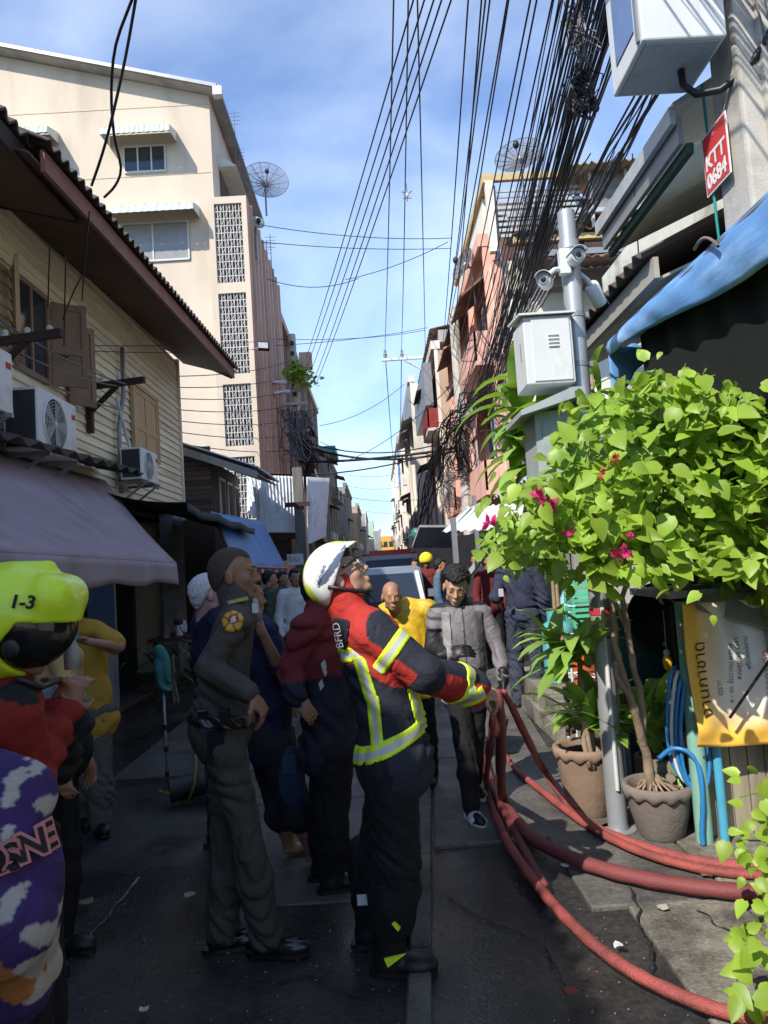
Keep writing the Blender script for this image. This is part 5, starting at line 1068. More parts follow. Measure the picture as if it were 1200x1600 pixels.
# satellite dishes
def dish(c, R, d, lab, m, mesh=True, post=None):
    r = empty('satellite_dish', c, lab, 'satellite dish'); c = V(*c); d = nrm(d); a = nrm(np.cross(d, (0, 0, 1))); bb = np.cross(a, d)
    S = lambda rr, th: c+(a*math.cos(th)+bb*math.sin(th))*rr*R+d*(.28*R*rr*rr)
    b = MB()
    if mesh:
        for k in range(14): th = k*2*math.pi/14; b.tube([S(t, th) for t in np.linspace(.05, 1, 6)], .012, 4, False)
        for rr in (.2, .4, .6, .8, 1.0): b.tube([S(rr, th) for th in np.linspace(0, 2*math.pi, 29)], .011 if rr == 1 else .006, 4, False)
        b.build('rib_frame', M_WIREG, r, True)
        b = MB()
        for k in range(56): th = k*2*math.pi/56; b.tube([S(t, th) for t in (.12, .4, .7, 1)], .0045, 3, False)
        for rr in np.linspace(.1, .97, 22): b.tube([S(rr, th) for th in np.linspace(0, 2*math.pi, 29)], .004, 3, False)
        b.build('wire_mesh', M_WIREG, r, kind='stuff')
    else:
        b.lathe(c, [(.001, 0)]+[(R*t, .28*R*t*t) for t in (.3, .6, .8, 1)]+[(R, .28*R+.02), (.001, .03)], 20, d); b.build('reflector', m, r, True)
    f_ = c+d*R*.75; b = MB(); b.ell(f_, (.07, .07, .09), 8); b.build('feed_horn', M_BLK, r, True)
    b = MB()
    for k in range(3): b.tube([S(.75, k*2.1+.5), f_], .008, 4)
    b.build('feed_strut', M_WIREG, r)
    b = MB(); b.tube([c, c-d*.15, c-d*.2+V(0, 0, -.9)], .03, 6); b.ell(c, (.09, .09, .09), 8); b.build('mount', M_GREYM, r)
dish(at(415, 288, 23), .72, (.25, -1, .3), 'large see through mesh satellite dish above the cream stair tower', M_WIREG)
dish(at(402, 350, 21), .2, (.5, -1, .3), 'small solid pale green satellite dish under the mesh one', mat('mint_dish', (.35, .45, .33)), False)
dish(at(812, 250, 15), .5, (-.4, -1, .5), 'mesh satellite dish half hidden by cables on the rusty rooftop', M_WIREG)
dish(at(728, 415, 17.5), .4, (-.9, -.4, .35), 'mesh dish leaning out over the street from the salmon corner', M_WIREG)
for k, (px_, py_, h_) in enumerate(((368, 205, 1.2), (375, 250, 1.0), (425, 400, 1.3), (418, 390, .9))):
    p = at(px_, py_+25, 22+k); b = MB(); b.tube([p+V(0, 0, -.5), p+V(0, 0, h_)], .012, 5)
    for j in range(4): b.tube([p+V(-.18, 0, h_-.1-.12*j), p+V(.18, 0, h_-.1-.12*j)], .007, 4)
    b.build('tv_antenna', M_WIREG, None, label=['thin comb antenna on the cream block gutter', 'second comb antenna just below the gutter corner', 'tall antenna beyond the stair tower', 'short antenna beside the tall one'][k], cat='antenna', loc=p)
# ================================================================ PLANTS, POTS, HOSES AND SMALL THINGS ON THE RIGHT
M_LEAF = mat('bougainvillea_leaf', (.32, .48, .055), rough=.42, var=.18, vs_=5, dirt=(.38, .46, .07), dscale=9, dlo=.5, dhi=.75, trans=.42, objvar=.22, spec=.4)
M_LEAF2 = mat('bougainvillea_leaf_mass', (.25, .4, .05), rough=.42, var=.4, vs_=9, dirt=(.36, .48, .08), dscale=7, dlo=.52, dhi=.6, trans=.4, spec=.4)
M_DRAC = mat('broad_leaf', (.29, .46, .09), rough=.38, var=.2, vs_=4, trans=.35, objvar=.25, spec=.45)
M_BARK = mat('pale_bark', (.3, .22, .15), rough=.85, var=.25, vs_=12, bump=.5, bs=60)
M_MAG = mat('magenta_bract', (.6, .03, .2), rough=.6, var=.2, trans=.3, objvar=.25)
M_TERR = mat('clay_pot', (.27, .185, .13), rough=.7, var=.25, vs_=4, bump=.3, dirt=(.17, .12, .09), dscale=3)
M_GPOT = mat('grey_pot', (.2, .165, .145), rough=.8, var=.2, vs_=5, bump=.4, dirt=(.12, .1, .09), dscale=3)
M_SOIL = mat('dark_soil', (.05, .035, .025), rough=.95, var=.4, vs_=30, bump=.8)

def leaf_geo(L, W, bend=.25, heart=True, nseg=6, fold=.22):
    """leaf along +x, normal +z: two rows of quads with a folded midrib and a drooping tip"""
    vs = []; fs = []
    for i in range(nseg+1):
        t = i/nseg
        w = (math.sin(math.pi*min(1, t**.62))**.8*(1-.25*t)) if heart else math.sin(math.pi*t**.75)**.75
        if i == nseg: w = 0.0
        if i == 0: w = .35 if heart else .12
        x = L*t; z = -bend*L*t*t
        vs += [(x-(.06*L if (heart and i == 0) else 0), -W/2*w, z+fold*W/2*w), (x, 0, z), (x-(.06*L if (heart and i == 0) else 0), W/2*w, z+fold*W/2*w)]
    for i in range(nseg):
        a = i*3; fs += [(a, a+3, a+4, a+1), (a+1, a+4, a+5, a+2)]
    return np.array(vs), fs
def leaf_mesh(name, m, **k):
    v, f = leaf_geo(**k); me = bpy.data.meshes.new(name); me.from_pydata([tuple(p) for p in v], [], f); me.materials.append(m)
    me.polygons.foreach_set('use_smooth', [True]*len(me.polygons)); me.update(); return me
def basis(d, n):
    d = nrm(d); n = np.asarray(n, float); y = nrm(np.cross(n, d)); z = np.cross(d, y); return np.array([d, y, z]).T
def add_leaf(me, p, d, n, s, parent, name='leaf'):
    R = basis(d, n)*s; o = bpy.data.objects.new(name, me); col.objects.link(o); o.parent = parent; o0 = origin(parent)
    o.matrix_local = Matrix([[R[0][0], R[0][1], R[0][2], p[0]-o0.x], [R[1][0], R[1][1], R[1][2], p[1]-o0.y], [R[2][0], R[2][1], R[2][2], p[2]-o0.z], [0, 0, 0, 1]])
    return o
def leaf_clump(lst, parent, m, geos, name='foliage', kind='stuff'):
    V_ = []; F_ = []; k = 0
    for (p, d, n, s, g) in lst:
        v, f = geos[g]; V_.append(v @ (basis(d, n)*s).T+p); F_ += [tuple(i+k for i in q) for q in f]; k += len(v)
    V_ = np.concatenate(V_); b = MB(); b.v = [tuple(q) for q in V_]; b.f = F_; b.m = [0]*len(F_)
    return b.build(name, m, parent, True, kind=kind)
GEO = [leaf_geo(.092, .08, .22, True, 4), leaf_geo(.08, .062, .35, True, 4), leaf_geo(.1, .074, .1, True, 4, .4)]
LM = [leaf_mesh('leaf', M_LEAF, L=.098, W=.086, bend=.22), leaf_mesh('leaf', M_LEAF, L=.084, W=.066, bend=.4), leaf_mesh('leaf', M_LEAF, L=.105, W=.08, bend=.1, fold=.4)]

def inpoly(x, z, P):
    c = False; j = len(P)-1
    for i in range(len(P)):
        if (P[i][1] > z) != (P[j][1] > z) and x < (P[j][0]-P[i][0])*(z-P[i][1])/(P[j][1]-P[i][1]+1e-12)+P[i][0]: c = not c
        j = i
    return c
# ---- the bougainvillea: trunk in the grey pot, crown spreading over the pole
bg = empty('bougainvillea', (1.47, 4.1, 0), 'sprawling bougainvillea with lime heart shaped leaves and few magenta flowers, rooted in grey pot', 'bush')
outline = [(765, 872), (757, 830), (790, 790), (775, 755), (832, 762), (858, 706), (905, 672), (900, 618), (955, 612), (1000, 592), (1045, 600), (1105, 615), (1240, 640), (1260, 960), (1190, 925), (1150, 905), (1095, 895), (1050, 880), (1025, 935), (985, 905), (955, 880), (935, 905), (880, 915), (862, 895), (835, 872), (815, 885), (790, 860)]
OUT = [(at(x, y, 3.65)[0], at(x, y, 3.65)[2]) for x, y in outline]
xs_ = [p[0] for p in OUT]; zs_ = [p[1] for p in OUT]
pts = []
rn = np.random.RandomState(5)
# twig centres: leaves grow in sprays around them
tw = []
while len(tw) < 400:
    x, z = rn.uniform(min(xs_), max(xs_)), rn.uniform(min(zs_), max(zs_))
    if inpoly(x, z, OUT):
        dep = rn.rand()**1.4; tw.append(V(x, 3.28+dep*1.0, z))
LV = []
for c in tw:
    dr = nrm(V(rn.normal()*.9-.25, rn.normal()*.6-.5, rn.normal()*.6+.1)); ln = rn.uniform(.1, .28)
    for k in range(rn.randint(6, 11)):
        p = c+dr*ln*(k/10-.3)+rn.normal(size=3)*.035
        if not inpoly(p[0], p[2], OUT) and rn.rand() < .75: continue
        d = nrm(V(rn.normal()*.7, rn.normal()*.55-.35, -.35+rn.normal()*.45)); n = nrm(V(-.35+rn.normal()*.4, -.75+rn.normal()*.4, .7+rn.normal()*.35))
        LV.append((p, d, n, rn.uniform(.45, 1.2), rn.randint(3)))
LV.sort(key=lambda q: q[0][1]-.4*q[3])
for (p, d, n, s, g_) in LV[:290]: add_leaf(LM[g_], p, d, n, s, bg)
leaf_clump(LV[290:], bg, M_LEAF2, GEO)
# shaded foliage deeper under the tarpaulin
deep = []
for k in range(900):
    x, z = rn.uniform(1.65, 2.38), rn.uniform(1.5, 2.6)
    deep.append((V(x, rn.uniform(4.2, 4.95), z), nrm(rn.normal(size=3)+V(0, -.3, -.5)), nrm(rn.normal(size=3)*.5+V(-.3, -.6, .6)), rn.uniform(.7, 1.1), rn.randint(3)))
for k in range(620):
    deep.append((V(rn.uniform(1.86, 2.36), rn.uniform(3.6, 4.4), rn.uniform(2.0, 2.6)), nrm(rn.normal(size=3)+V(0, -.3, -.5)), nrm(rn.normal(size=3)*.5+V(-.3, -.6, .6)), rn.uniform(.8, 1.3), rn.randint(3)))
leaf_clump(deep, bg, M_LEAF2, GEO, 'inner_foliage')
# stems
def stem(P, r0, r1, par, m=M_BARK, name='stem', n=8, wob=.012, seed=0):
    P = [V(*p) for p in P]; Q = []; r_ = np.random.RandomState(seed)
    for i in range(len(P)-1):
        for t in np.linspace(0, 1, 5)[:-1]:
            p0, p1, p2, p3 = P[max(i-1, 0)], P[i], P[i+1], P[min(i+2, len(P)-1)]
            Q.append(.5*((2*p1)+(-p0+p2)*t+(2*p0-5*p1+4*p2-p3)*t*t+(-p0+3*p1-3*p2+p3)*t**3)+r_.normal(size=3)*wob*.4)
    Q.append(P[-1]); b = MB(); b.tube(Q, list(np.linspace(r0, r1, len(Q))*(1+.08*r_.normal(size=len(Q)))), n); return b.build(name, m, par, True)
T0 = at(1018, 1222, 4.15)
stem([T0+V(.005, 0, -.14), T0, at(1008, 1175, 4.12), at(995, 1120, 4.05), at(975, 1060, 4.0), at(962, 1010, 3.98), at(958, 950, 3.95), at(953, 890, 3.9)], .03, .013, bg, name='trunk', seed=1)
stem([at(1000, 1150, 4.1), at(985, 1090, 4.0), at(966, 1060, 3.97), at(962, 1035, 3.94)], .022, .014, bg, name='branch', seed=2)
stem([at(1004, 1160, 4.13), at(1003, 1100, 4.1), at(990, 1040, 4.08), at(982, 990, 4.05), at(975, 935, 4.0), at(985, 880, 3.9)], .022, .012, bg, name='branch', seed=3)
stem([at(982, 990, 4.05), at(966, 950, 4.03), at(948, 930, 4.0), at(948, 880, 4)], .012, .008, bg, name='branch', seed=4)
for k in range(9):
    q = at(953, 890, 3.9)+V(0, 0, .05); e = V(rn.uniform(.75, 2.1), rn.uniform(3.4, 4.1), rn.uniform(1.7, 2.4)); stem([q, (q+e)/2+V(0, 0, .15), e], .01, .004, bg, name='branch', seed=10+k, n=5)
for k in range(16):
    th = k*2*math.pi/16+rn.uniform(-.15, .15); c = V(1.472, 4.19, .295); e = c+V(math.cos(th)*.14, math.sin(th)*.14, -.045); stem([T0*V(1, 1, 0)+V(0, 0, .38), (T0*V(1, 1, 0)+c*V(1, 1, 0))/2+V(math.cos(th)*.05, math.sin(th)*.05, .32), e], .011, .005, bg, name='root', seed=30+k, n=5)
def flower(p, s, par, n=7, m=None):
    b = MB(); r_ = np.random.RandomState(int(p[0]*1000) % 999); v, f = leaf_geo(.035*s, .03*s, -.2, True, 3, .5)
    fl = None
    for k in range(n):
        d = nrm(r_.normal(size=3)+V(0, -.4, .2)); b.add(v @ basis(d, r_.normal(size=3)).T+p+d*.008, f)
    return b.build('flower', m or M_MAG, par, True)
for (x, y, s) in ((842, 775, 1.15), (857, 788, 1.25), (850, 782, 1.0), (766, 818, 1.2), (888, 833, .95), (970, 865, 1.05), (962, 872, .8), (978, 860, .8), (937, 738, .7), (963, 718, .65), (985, 840, .6)): flower(at(x, y, 3.22), s, bg, m=M_MAG if y > 770 else mat('coral_bract', (.55, .07, .05), trans=.3))

# ---- the plant on top of the left street pole
pc = at(464, 580, 23.7); lst = []
for k in range(260):
    q = pc+rn.normal(size=3)*V(.22, .15, .16)+(V(.25, 0, -.35) if k % 4 == 0 else 0); lst.append((q, nrm(rn.normal(size=3)+V(0, -.3, -.4)), nrm(rn.normal(size=3)*.5+V(-.3, -.7, .6)), 1.7, rn.randint(3)))
pp_ = empty('pole_plant', pc, 'bright green bush sprouting from the planter on top of the left street pole', 'plant'); leaf_clump(lst, pp_, M_LEAF2, GEO)
stem([pc+V(0, 0, -.4), pc+V(.05, 0, -.1), pc+V(0, 0, .15)], .02, .01, pp_, name='stem', seed=3)

# ---- pots
def pot(c, R, H, m, lab, wavy=True):
    r = empty('flower_pot', c, lab, 'flower pot', 'clay flower pots by the steel pole'); c = V(*c)
    b = MB(); b.lathe(c, [(.001, .0), (R*.62, 0), (R*.68, .02), (R*.86, H*.5), (R*.96, H*.86), (R*.84, H*.86), (R*.8, H*.5)], 36); b.build('bowl', m, r, 'auto')
    b = MB(); n = 72; prof = [(R*.93, -.03, 1), (R*1.03, -.022, 1), (R*1.06, 0, .3), (R*1.05, .03, 0), (R*.97, .038, 0), (R*.84, .03, 0), (R*.83, -.03, 0)]; vs = []; fs = []
    for (rr, dz, wv) in prof:
        for k in range(n): th = 2*math.pi*k/n; w = wv*.012*math.sin(th*13) if wavy else 0; vs.append(c+V(rr*math.cos(th), rr*math.sin(th), H-.03+dz+w))
    for i in range(len(prof)-1):
        for k in range(n): k2 = (k+1) % n; fs.append((i*n+k, i*n+k2, (i+1)*n+k2, (i+1)*n+k))
    b.add(vs, fs); b.build('rim', m, r, True)
    b = MB(); b.lathe(c, [(.001, H-.06), (R*.84, H-.065)], 30); b.build('soil', M_SOIL, r)
    return r
pot((1.472, 4.19, .02), .185, .28, M_GPOT, 'grey wavy rimmed flower pot holding the bougainvillea roots')
pot((1.2, 4.62, .02), .19, .4, M_TERR, 'brown clay flower pot behind the steel pole', True)
r = empty('pot_saucer', (1.6, 4.45, 0), 'pale concrete drum of a pot just behind the grey wavy flower pot', 'flower pot'); b = MB(); b.lathe((1.62, 4.5, 0), [(.001, 0), (.14, 0), (.16, .36), (.13, .37), (.12, .2)], 24); b.build('bowl', M_CONCL, r, 'auto')

def blade_plant(name, lab, cat, c, n, L, W, m, seed, up=.6, droop=.5, lean=V(0, 0, 0), stemh=0, elev=(.1, 1.2), spread=.05, zspread=.2, parent_stem=True):
    """tuft of long arching leaves, each leaf an object"""
    r = empty(name, (c[0], c[1], 0), lab, cat); rn = np.random.RandomState(seed); c = V(*c)
    if stemh:
        for k in range(2): stem([c+V(.03*k, 0, -stemh), c+V(.02*k-.02, .01, -stemh/2), c+V(0, 0, .02)], .018, .012, r, M_BARK, 'trunk', 6, seed=k+seed)
    for i in range(n):
        th = rn.rand()*2*math.pi; el = rn.uniform(*elev); l = L*rn.uniform(.65, 1.15); w = W*rn.uniform(.8, 1.2)
        d = nrm(V(math.cos(th)*math.cos(el), math.sin(th)*math.cos(el), math.sin(el))+lean); p = c+V(rn.normal()*spread, rn.normal()*spread, rn.uniform(-zspread, .05))
        vs = []; fs = []; q = p.copy(); ns_ = 7; side = nrm(np.cross(d, (0, 0, 1))); dd = d.copy()
        for k in range(ns_+1):
            t = k/ns_; ww = w*(math.sin(math.pi*min(1, .08+t*.92)**.8)**.7)*.5; 
            if k == ns_: ww = .0008
            nn_ = np.cross(side, dd); vs += [q-side*ww+nn_*ww*.25, q, q+side*ww+nn_*ww*.25]
            q = q+dd*l/ns_; dd = nrm(dd+V(0, 0, -droop*(.35+t)*.45))
        for k in range(ns_): a = k*3; fs += [(a, a+3, a+4, a+1), (a+1, a+4, a+5, a+2)]
        b = MB(); b.add(vs, fs); b.build('leaf', m, r, True)
    return r
blade_plant('tall_dracaena', 'tall plant with long drooping strap leaves left of the white cabinet', 'plant', at(845, 615, 5.0), 70, .46, .12, M_DRAC, 2, droop=.75, stemh=2.3, elev=(-.2, 1.1), zspread=.55, lean=V(-.75, -.2, 0), spread=.1)
blade_plant('tall_dracaena', 'leafy tuft between the steel pole and the second eave', 'plant', at(925, 590, 5.0), 10, .35, .06, M_DRAC, 9, droop=.7, stemh=2.4, zspread=.2)
pl1 = blade_plant('potted_dracaena', 'broad leaved potted plant whose pale leaves reach left past the steel pole', 'plant', at(905, 1010, 4.45), 32, .44, .1, M_DRAC, 14, droop=.55, stemh=.72, elev=(-.1, 1.0), zspread=.12, lean=V(-.55, -.25, .1))
blade_plant('potted_dracaena', 'low broad leaves growing out of the brown clay pot', 'plant', at(925, 1130, 4.5), 36, .38, .1, M_DRAC, 5, droop=.5, stemh=.22, elev=(.2, 1.3), zspread=.08)
blade_plant('ground_plant', 'dark green broad leaved plant between the twisted trunk and the blue hose', 'plant', at(1020, 1100, 4.5), 40, .32, .09, M_DRAC, 8, droop=.5, stemh=.4, elev=(.2, 1.3), zspread=.3)
blade_plant('ground_plant', 'small leafy seedling standing in the grey wavy pot', 'plant', at(1068, 1235, 4.2), 8, .12, .035, M_DRAC, 18, droop=.4, stemh=.05, elev=(.4, 1.3), zspread=.04)
# sprigs at the right edge
for k, (ol, nm, lab, sd) in enumerate(((((1165, 1215), (1250, 1200), (1260, 1400), (1160, 1400), (1148, 1330)), 'edge_vine', 'lime sprig of vine at the right edge above the hoses', 21), (((1180, 1430), (1260, 1400), (1260, 1630), (1145, 1600), (1140, 1540), (1175, 1500)), 'edge_vine', 'lime sprig of vine in the bottom right corner', 22))):
    yv = 2.9 if k == 0 else 2.35; OL = [(at(x, y, yv)[0], at(x, y, yv)[2]) for x, y in ol]; r = empty(nm, (OL[1][0], yv, 0), lab, 'plant', 'vine sprigs at the right edge'); rn = np.random.RandomState(sd); c = 0
    while c < 70:
        x, z = rn.uniform(min(p[0] for p in OL), max(p[0] for p in OL)), rn.uniform(min(p[1] for p in OL), max(p[1] for p in OL))
        if not inpoly(x, z, OL): continue
        add_leaf(LM[rn.randint(3)], V(x, yv+rn.uniform(-.15, .2), z), nrm(V(rn.normal()*.6, rn.normal()*.5-.4, -.3+rn.normal()*.4)), nrm(V(-.3+rn.normal()*.4, -.8+rn.normal()*.3, .6+rn.normal()*.3)), rn.uniform(.5, .85), r); c += 1
    for j in range(4): 
        e = V(rn.uniform(OL[0][0]-.02, OL[1][0]), yv+rn.uniform(-.1, .1), rn.uniform(OL[3][1], OL[0][1])); stem([V(OL[1][0]+.15, yv, OL[3][1]-.02+.1*j), (e+V(OL[1][0]+.15, yv, e[2]))/2, e], .006, .003, r, mat('green_stem', (.12, .2, .05)), 'stem', 5, seed=j)

# ---- hoses
M_HOSE = mat('red_fire_hose', (.33, .075, .065), rough=.6, var=.15, vs_=4, bump=.7, bs=90, dirt=(.15, .05, .045), dscale=5, dlo=.45, dhi=.7)
M_HOSED = mat('maroon_fire_hose', (.2, .05, .05), rough=.6, var=.2, vs_=4, bump=.4, bs=130, dirt=(.12, .045, .045), dscale=2)
def hose(P, r_, m, lab, flat=1.0):
    Q = []; P = [V(*p) for p in P]
    for i in range(len(P)-1):
        for t in np.linspace(0, 1, 8)[:-1]:
            p0, p1, p2, p3 = P[max(i-1, 0)], P[i], P[i+1], P[min(i+2, len(P)-1)]
            Q.append(.5*((2*p1)+(-p0+p2)*t+(2*p0-5*p1+4*p2-p3)*t*t+(-p0+3*p1-3*p2+p3)*t**3))
    Q.append(P[-1]); b = MB(); L_ = len(Q); rs = [r_*(.5+.5*min(1, i/(L_*.4)))*(1+.05*math.sin(i*1.7)) for i in range(L_)]; b.tube(Q, rs, 14, flat=.86); return b.build('fire_hose', m, None, True, lab, 'hose', loc=P[0])
HZ = lambda x, y, r_: onZ(x, y, r_+.02)
HH = at(772, 1090, 3.25)       # where the firefighter holds them
up_ = V(0, 0, 1)
hose([at(768, 1078, 3.3), at(770, 1105, 3.3), at(768, 1150, 3.45), HZ(760, 1225, .06), HZ(785, 1300, .036), HZ(830, 1370, .036), HZ(890, 1440, .036), HZ(960, 1500, .036), HZ(1040, 1545, .036), HZ(1150, 1585, .036), HZ(1330, 1610, .036)], .027, M_HOSE, 'red fire hose looping nearest the camera to the bottom right corner')
hose([at(778, 1078, 3.32), at(781, 1110, 3.35), at(783, 1160, 3.6), HZ(785, 1245, .06), HZ(822, 1300, .045), HZ(880, 1335, .045), HZ(970, 1365, .045), HZ(1080, 1385, .045), HZ(1200, 1396, .045), HZ(1350, 1400, .045)], .04, M_HOSED, 'thick dull maroon fire hose, the middle one crossing to the right edge')
hose([at(786, 1080, 3.36), at(800, 1105, 3.5), at(822, 1150, 3.9), HZ(850, 1215, .034)+V(0, 0, .06), HZ(905, 1275, .034), HZ(975, 1312, .034), HZ(1060, 1338, .034), HZ(1150, 1352, .034), HZ(1300, 1360, .034)], .026, M_HOSE, 'slim red hose from the firefighter\'s fist, rearmost on the ground beside the grey pot')
hose([HZ(790, 1120, .03), HZ(784, 1160, .03), HZ(800, 1195, .03), HZ(850, 1238, .03), HZ(920, 1290, .03), HZ(1000, 1330, .03), HZ(1100, 1358, .03), HZ(1200, 1368, .03), HZ(1320, 1372, .03)], .026, M_HOSE, 'bright red hose lying between the slim rear hose and the thick maroon one')
hose([HZ(752, 1130, .03), HZ(758, 1180, .03), HZ(775, 1240, .03), HZ(810, 1310, .03), HZ(850, 1385, .03)], .024, M_HOSED, 'short dull red hose running close beside the young man\'s feet')

# ---- gas cylinder, crates, bins
c = V(*at(845, 1085, 8.4)); c = V(1.86, 8.35, .0)
zt = .335
c = V(1.75, 7.45, zt)
r = empty('gas_cylinder', c, 'teal gas cylinder on the concrete step beside the navy uniform', 'gas cylinder')
M_TEAL = mat('teal_paint', (.12, .42, .44), rough=.4, var=.1, dirt=(.07, .25, .27), dscale=4)
b = MB(); b.lathe(c, [(.001, .02), (.12, .02), (.15, .06), (.155, .12), (.155, .3), (.158, .31), (.155, .32), (.155, .5), (.14, .57), (.06, .62), (.03, .625), (.001, .63)], 28); b.build('tank', M_TEAL, r, True)
b = MB(); b.lathe(c, [(.12, 0), (.125, .03), (.11, .03), (.11, 0)], 24); b.build('foot_ring', M_TEAL, r)
b = MB(); b.lathe(c, [(.09, .58), (.095, .7), (.085, .7), (.08, .58)], 24); b.build('collar', M_TEAL, r)
b = MB(); b.cyl(c+V(0, 0, .62), c+V(0, 0, .68), .02, 8); b.build('valve', M_GREYM, r)
M_CRG = mat('mint_crate_plastic', (.12, .5, .32), rough=.4, var=.1); M_ORG = mat('orange_plastic', (.6, .1, .03), rough=.4, var=.1)
def crate(c, w, d, h, m, lab):
    r = empty('crate', c, lab, 'crate'); x0, x1, y0, y1, z0, z1 = c[0]-w/2, c[0]+w/2, c[1]-d/2, c[1]+d/2, c[2], c[2]+h; t = .012
    b = MB(); b.box(x0, x1, y0, y1, z0, z0+t); b.build('base', m, r)
    for k in range(4):
        z = z0+h*(k+.4)/4.2; b = MB(); b.box(x0, x1, y0, y0+t, z, z+h*.13); b.box(x0, x1, y1-t, y1, z, z+h*.13); b.box(x0, x0+t, y0+t, y1-t, z, z+h*.13); b.box(x1-t, x1, y0+t, y1-t, z, z+h*.13); b.build('slat', m, r)
    b = MB()
    for (x, y) in ((x0, y0), (x1-t*2, y0), (x0, y1-t*2), (x1-t*2, y1-t*2), ((x0+x1)/2-t, y0), ): b.box(x-.001, x+t*2+.001, y-.001, y+t*2+.001, z0, z1)
    b.build('corner_post', m, r); return r
crate((2.22, 7.8, zt), .42, .32, .3, M_ORG, 'orange crate on the step behind the gas cylinder, lowest of the stack')
crate((2.22, 7.8, zt+.31), .42, .32, .12, mat('grey_crate_plastic', (.25, .27, .3)), 'shallow grey tray between the orange and the mint green crates')
crate((2.2, 7.8, zt+.45), .46, .32, .26, M_CRG, 'mint green crate, lower of the two green ones')
crate((2.2, 7.8, zt+.73), .46, .32, .26, M_CRG, 'mint green crate topmost of the stack under the bush')
r = empty('red_bucket', (1.93, 7.2, zt), 'open orange red plastic bucket right of the gas cylinder', 'bucket'); b = MB(); b.lathe((1.93, 7.2, zt), [(.001, 0), (.11, 0), (.15, .3), (.16, .3), (.16, .32), (.14, .32), (.105, .02), (.001, .02)], 24); b.build('pail', M_ORG, r, 'auto')
b = MB(); b.tube([V(1.93+.15*math.cos(t), 7.2-.02, zt+.3+.1*math.sin(t)) for t in np.linspace(0, math.pi, 9)], .005, 5); b.build('handle', M_GREYM, r)
r = empty('water_drum', (2.28, 8.6, 0), 'pale blue plastic drum standing behind the green crates', 'drum'); b = MB(); b.lathe((2.28, 8.6, 0), [(.001, 0), (.25, 0), (.27, .4), (.265, .42), (.27, .8), (.25, .95), (.1, 1.3), (.001, 1.3)], 28); b.build('shell', mat('pale_blue_plastic', (.3, .55, .62), rough=.4), r, 'auto')
r = empty('white_rack', (1.5, 5.3, 0), 'small white wire plant rack behind the broad leaved plant', 'rack')
for k in range(3): b = MB(); z = .45+.28*k; b.tube([V(1.3, 5.2, z), V(1.62, 5.2, z), V(1.62, 5.45, z), V(1.3, 5.45, z), V(1.3, 5.2, z)], .008, 5); [b.tube([V(1.33+.04*j, 5.2, z), V(1.33+.04*j, 5.45, z)], .004, 4) for j in range(8)]; b.build('shelf', M_CAB, r)
for (x, y) in ((1.3, 5.2), (1.62, 5.2), (1.3, 5.45), (1.62, 5.45)): b = MB(); b.cyl((x, y, 0), (x, y, 1.05), .01, 6); b.build('leg', M_CAB, r)

# basket / pan, teal bin, yellow sachet, hose coil
c = at(1040, 965, 5.0); r = empty('black_pan', c, 'big round black pan hung in the dark opening left of the banner', 'pan')
b = MB(); b.lathe(c, [(.001, .08), (.12, .06), (.2, .02), (.24, -.04), (.25, -.04), (.21, .03), (.12, .075), (.001, .095)], 32, nrm(V(-.35, -1, .05))*-1); b.build('bowl', M_BLK, r, True)
b = MB(); b.tube([c+V(.0, -.02, .25), c+V(.0, -.02, .42)], .012, 6); b.build('handle', M_BLK, r)
c = at(1005, 1010, 5.3); r = empty('wheelie_bin', (c[0], 5.4, 0), 'dark teal plastic bin standing in the gap behind the twisted trunk', 'bin')
b = MB(); b.add([(c[0]-.17, 5.25, 0), (c[0]+.17, 5.25, 0), (c[0]+.17, 5.6, 0), (c[0]-.17, 5.6, 0), (c[0]-.2, 5.2, 1.15), (c[0]+.2, 5.2, 1.15), (c[0]+.2, 5.65, 1.15), (c[0]-.2, 5.65, 1.15)], [(0,3,2,1),(4,5,6,7),(0,1,5,4),(1,2,6,5),(2,3,7,6),(3,0,4,7)]); b.build('body', mat('dark_teal_plastic', (.04, .13, .14), rough=.4), r)
b = MB(); b.box(c[0]-.22, c[0]+.22, 5.17, 5.68, 1.152, 1.19); b.build('lid', mat('dark_teal_plastic', (.04, .13, .14)), r)
c = at(1043, 1035, 4.3); r = empty('yellow_pouch', c, 'yellow pouch hanging on a string left of the banner', 'pouch'); b = MB(); b.ell(c, (.028, .02, .05), 12); b.build('pouch', mat('yellow_plastic', (.75, .45, .03), rough=.4), r, True)
b = MB(); b.tube([c+V(0, 0, .05), c+V(.01, .02, .3)], .003, 4); b.build('string', M_TAN, r); b = MB(); b.ell(c+V(0, 0, .055), (.022, .016, .02), 8); b.build('cap', M_WFRAME, r, True)
c = at(1066, 1015, 4.15); flower(c, 1.3, empty('red_ribbon', c, 'crumpled dark red ribbon tied beside the banner', 'ribbon'), m=mat('dark_red_cloth', (.35, .02, .03)))
M_BLH = mat('blue_hose_plastic', (.03, .2, .48), rough=.35, var=.1, spec=.5)
r = empty('garden_hose', (1.55, 4.1, .3), 'coiled blue garden hose hanging from the green pipe left of the banner', 'hose')
for k in range(4):
    ctr = at(1062+4*k, 1130+4*k, 4.1-.02*k); P = [ctr+V(.07*math.cos(t)+.01*k, .03*math.sin(2*t), .3*math.sin(t)-.01*k) for t in np.linspace(0, 2*math.pi, 30)]
    b = MB(); b.tube(P, .0105, 8, False); b.build('coil', M_BLH if k != 1 else M_CAB, r, True)
hp = [at(1030, 1185, 4.1), at(1050, 1170, 4.06), at(1075, 1175, 4.02), at(1092, 1200, 4.0), at(1098, 1250, 3.98), at(1097, 1300, 3.98), V(at(1097, 1300, 3.98)[0], 3.98, .03)]
stem(hp, .013, .013, r, M_BLH, 'loose_end', 8, wob=0)
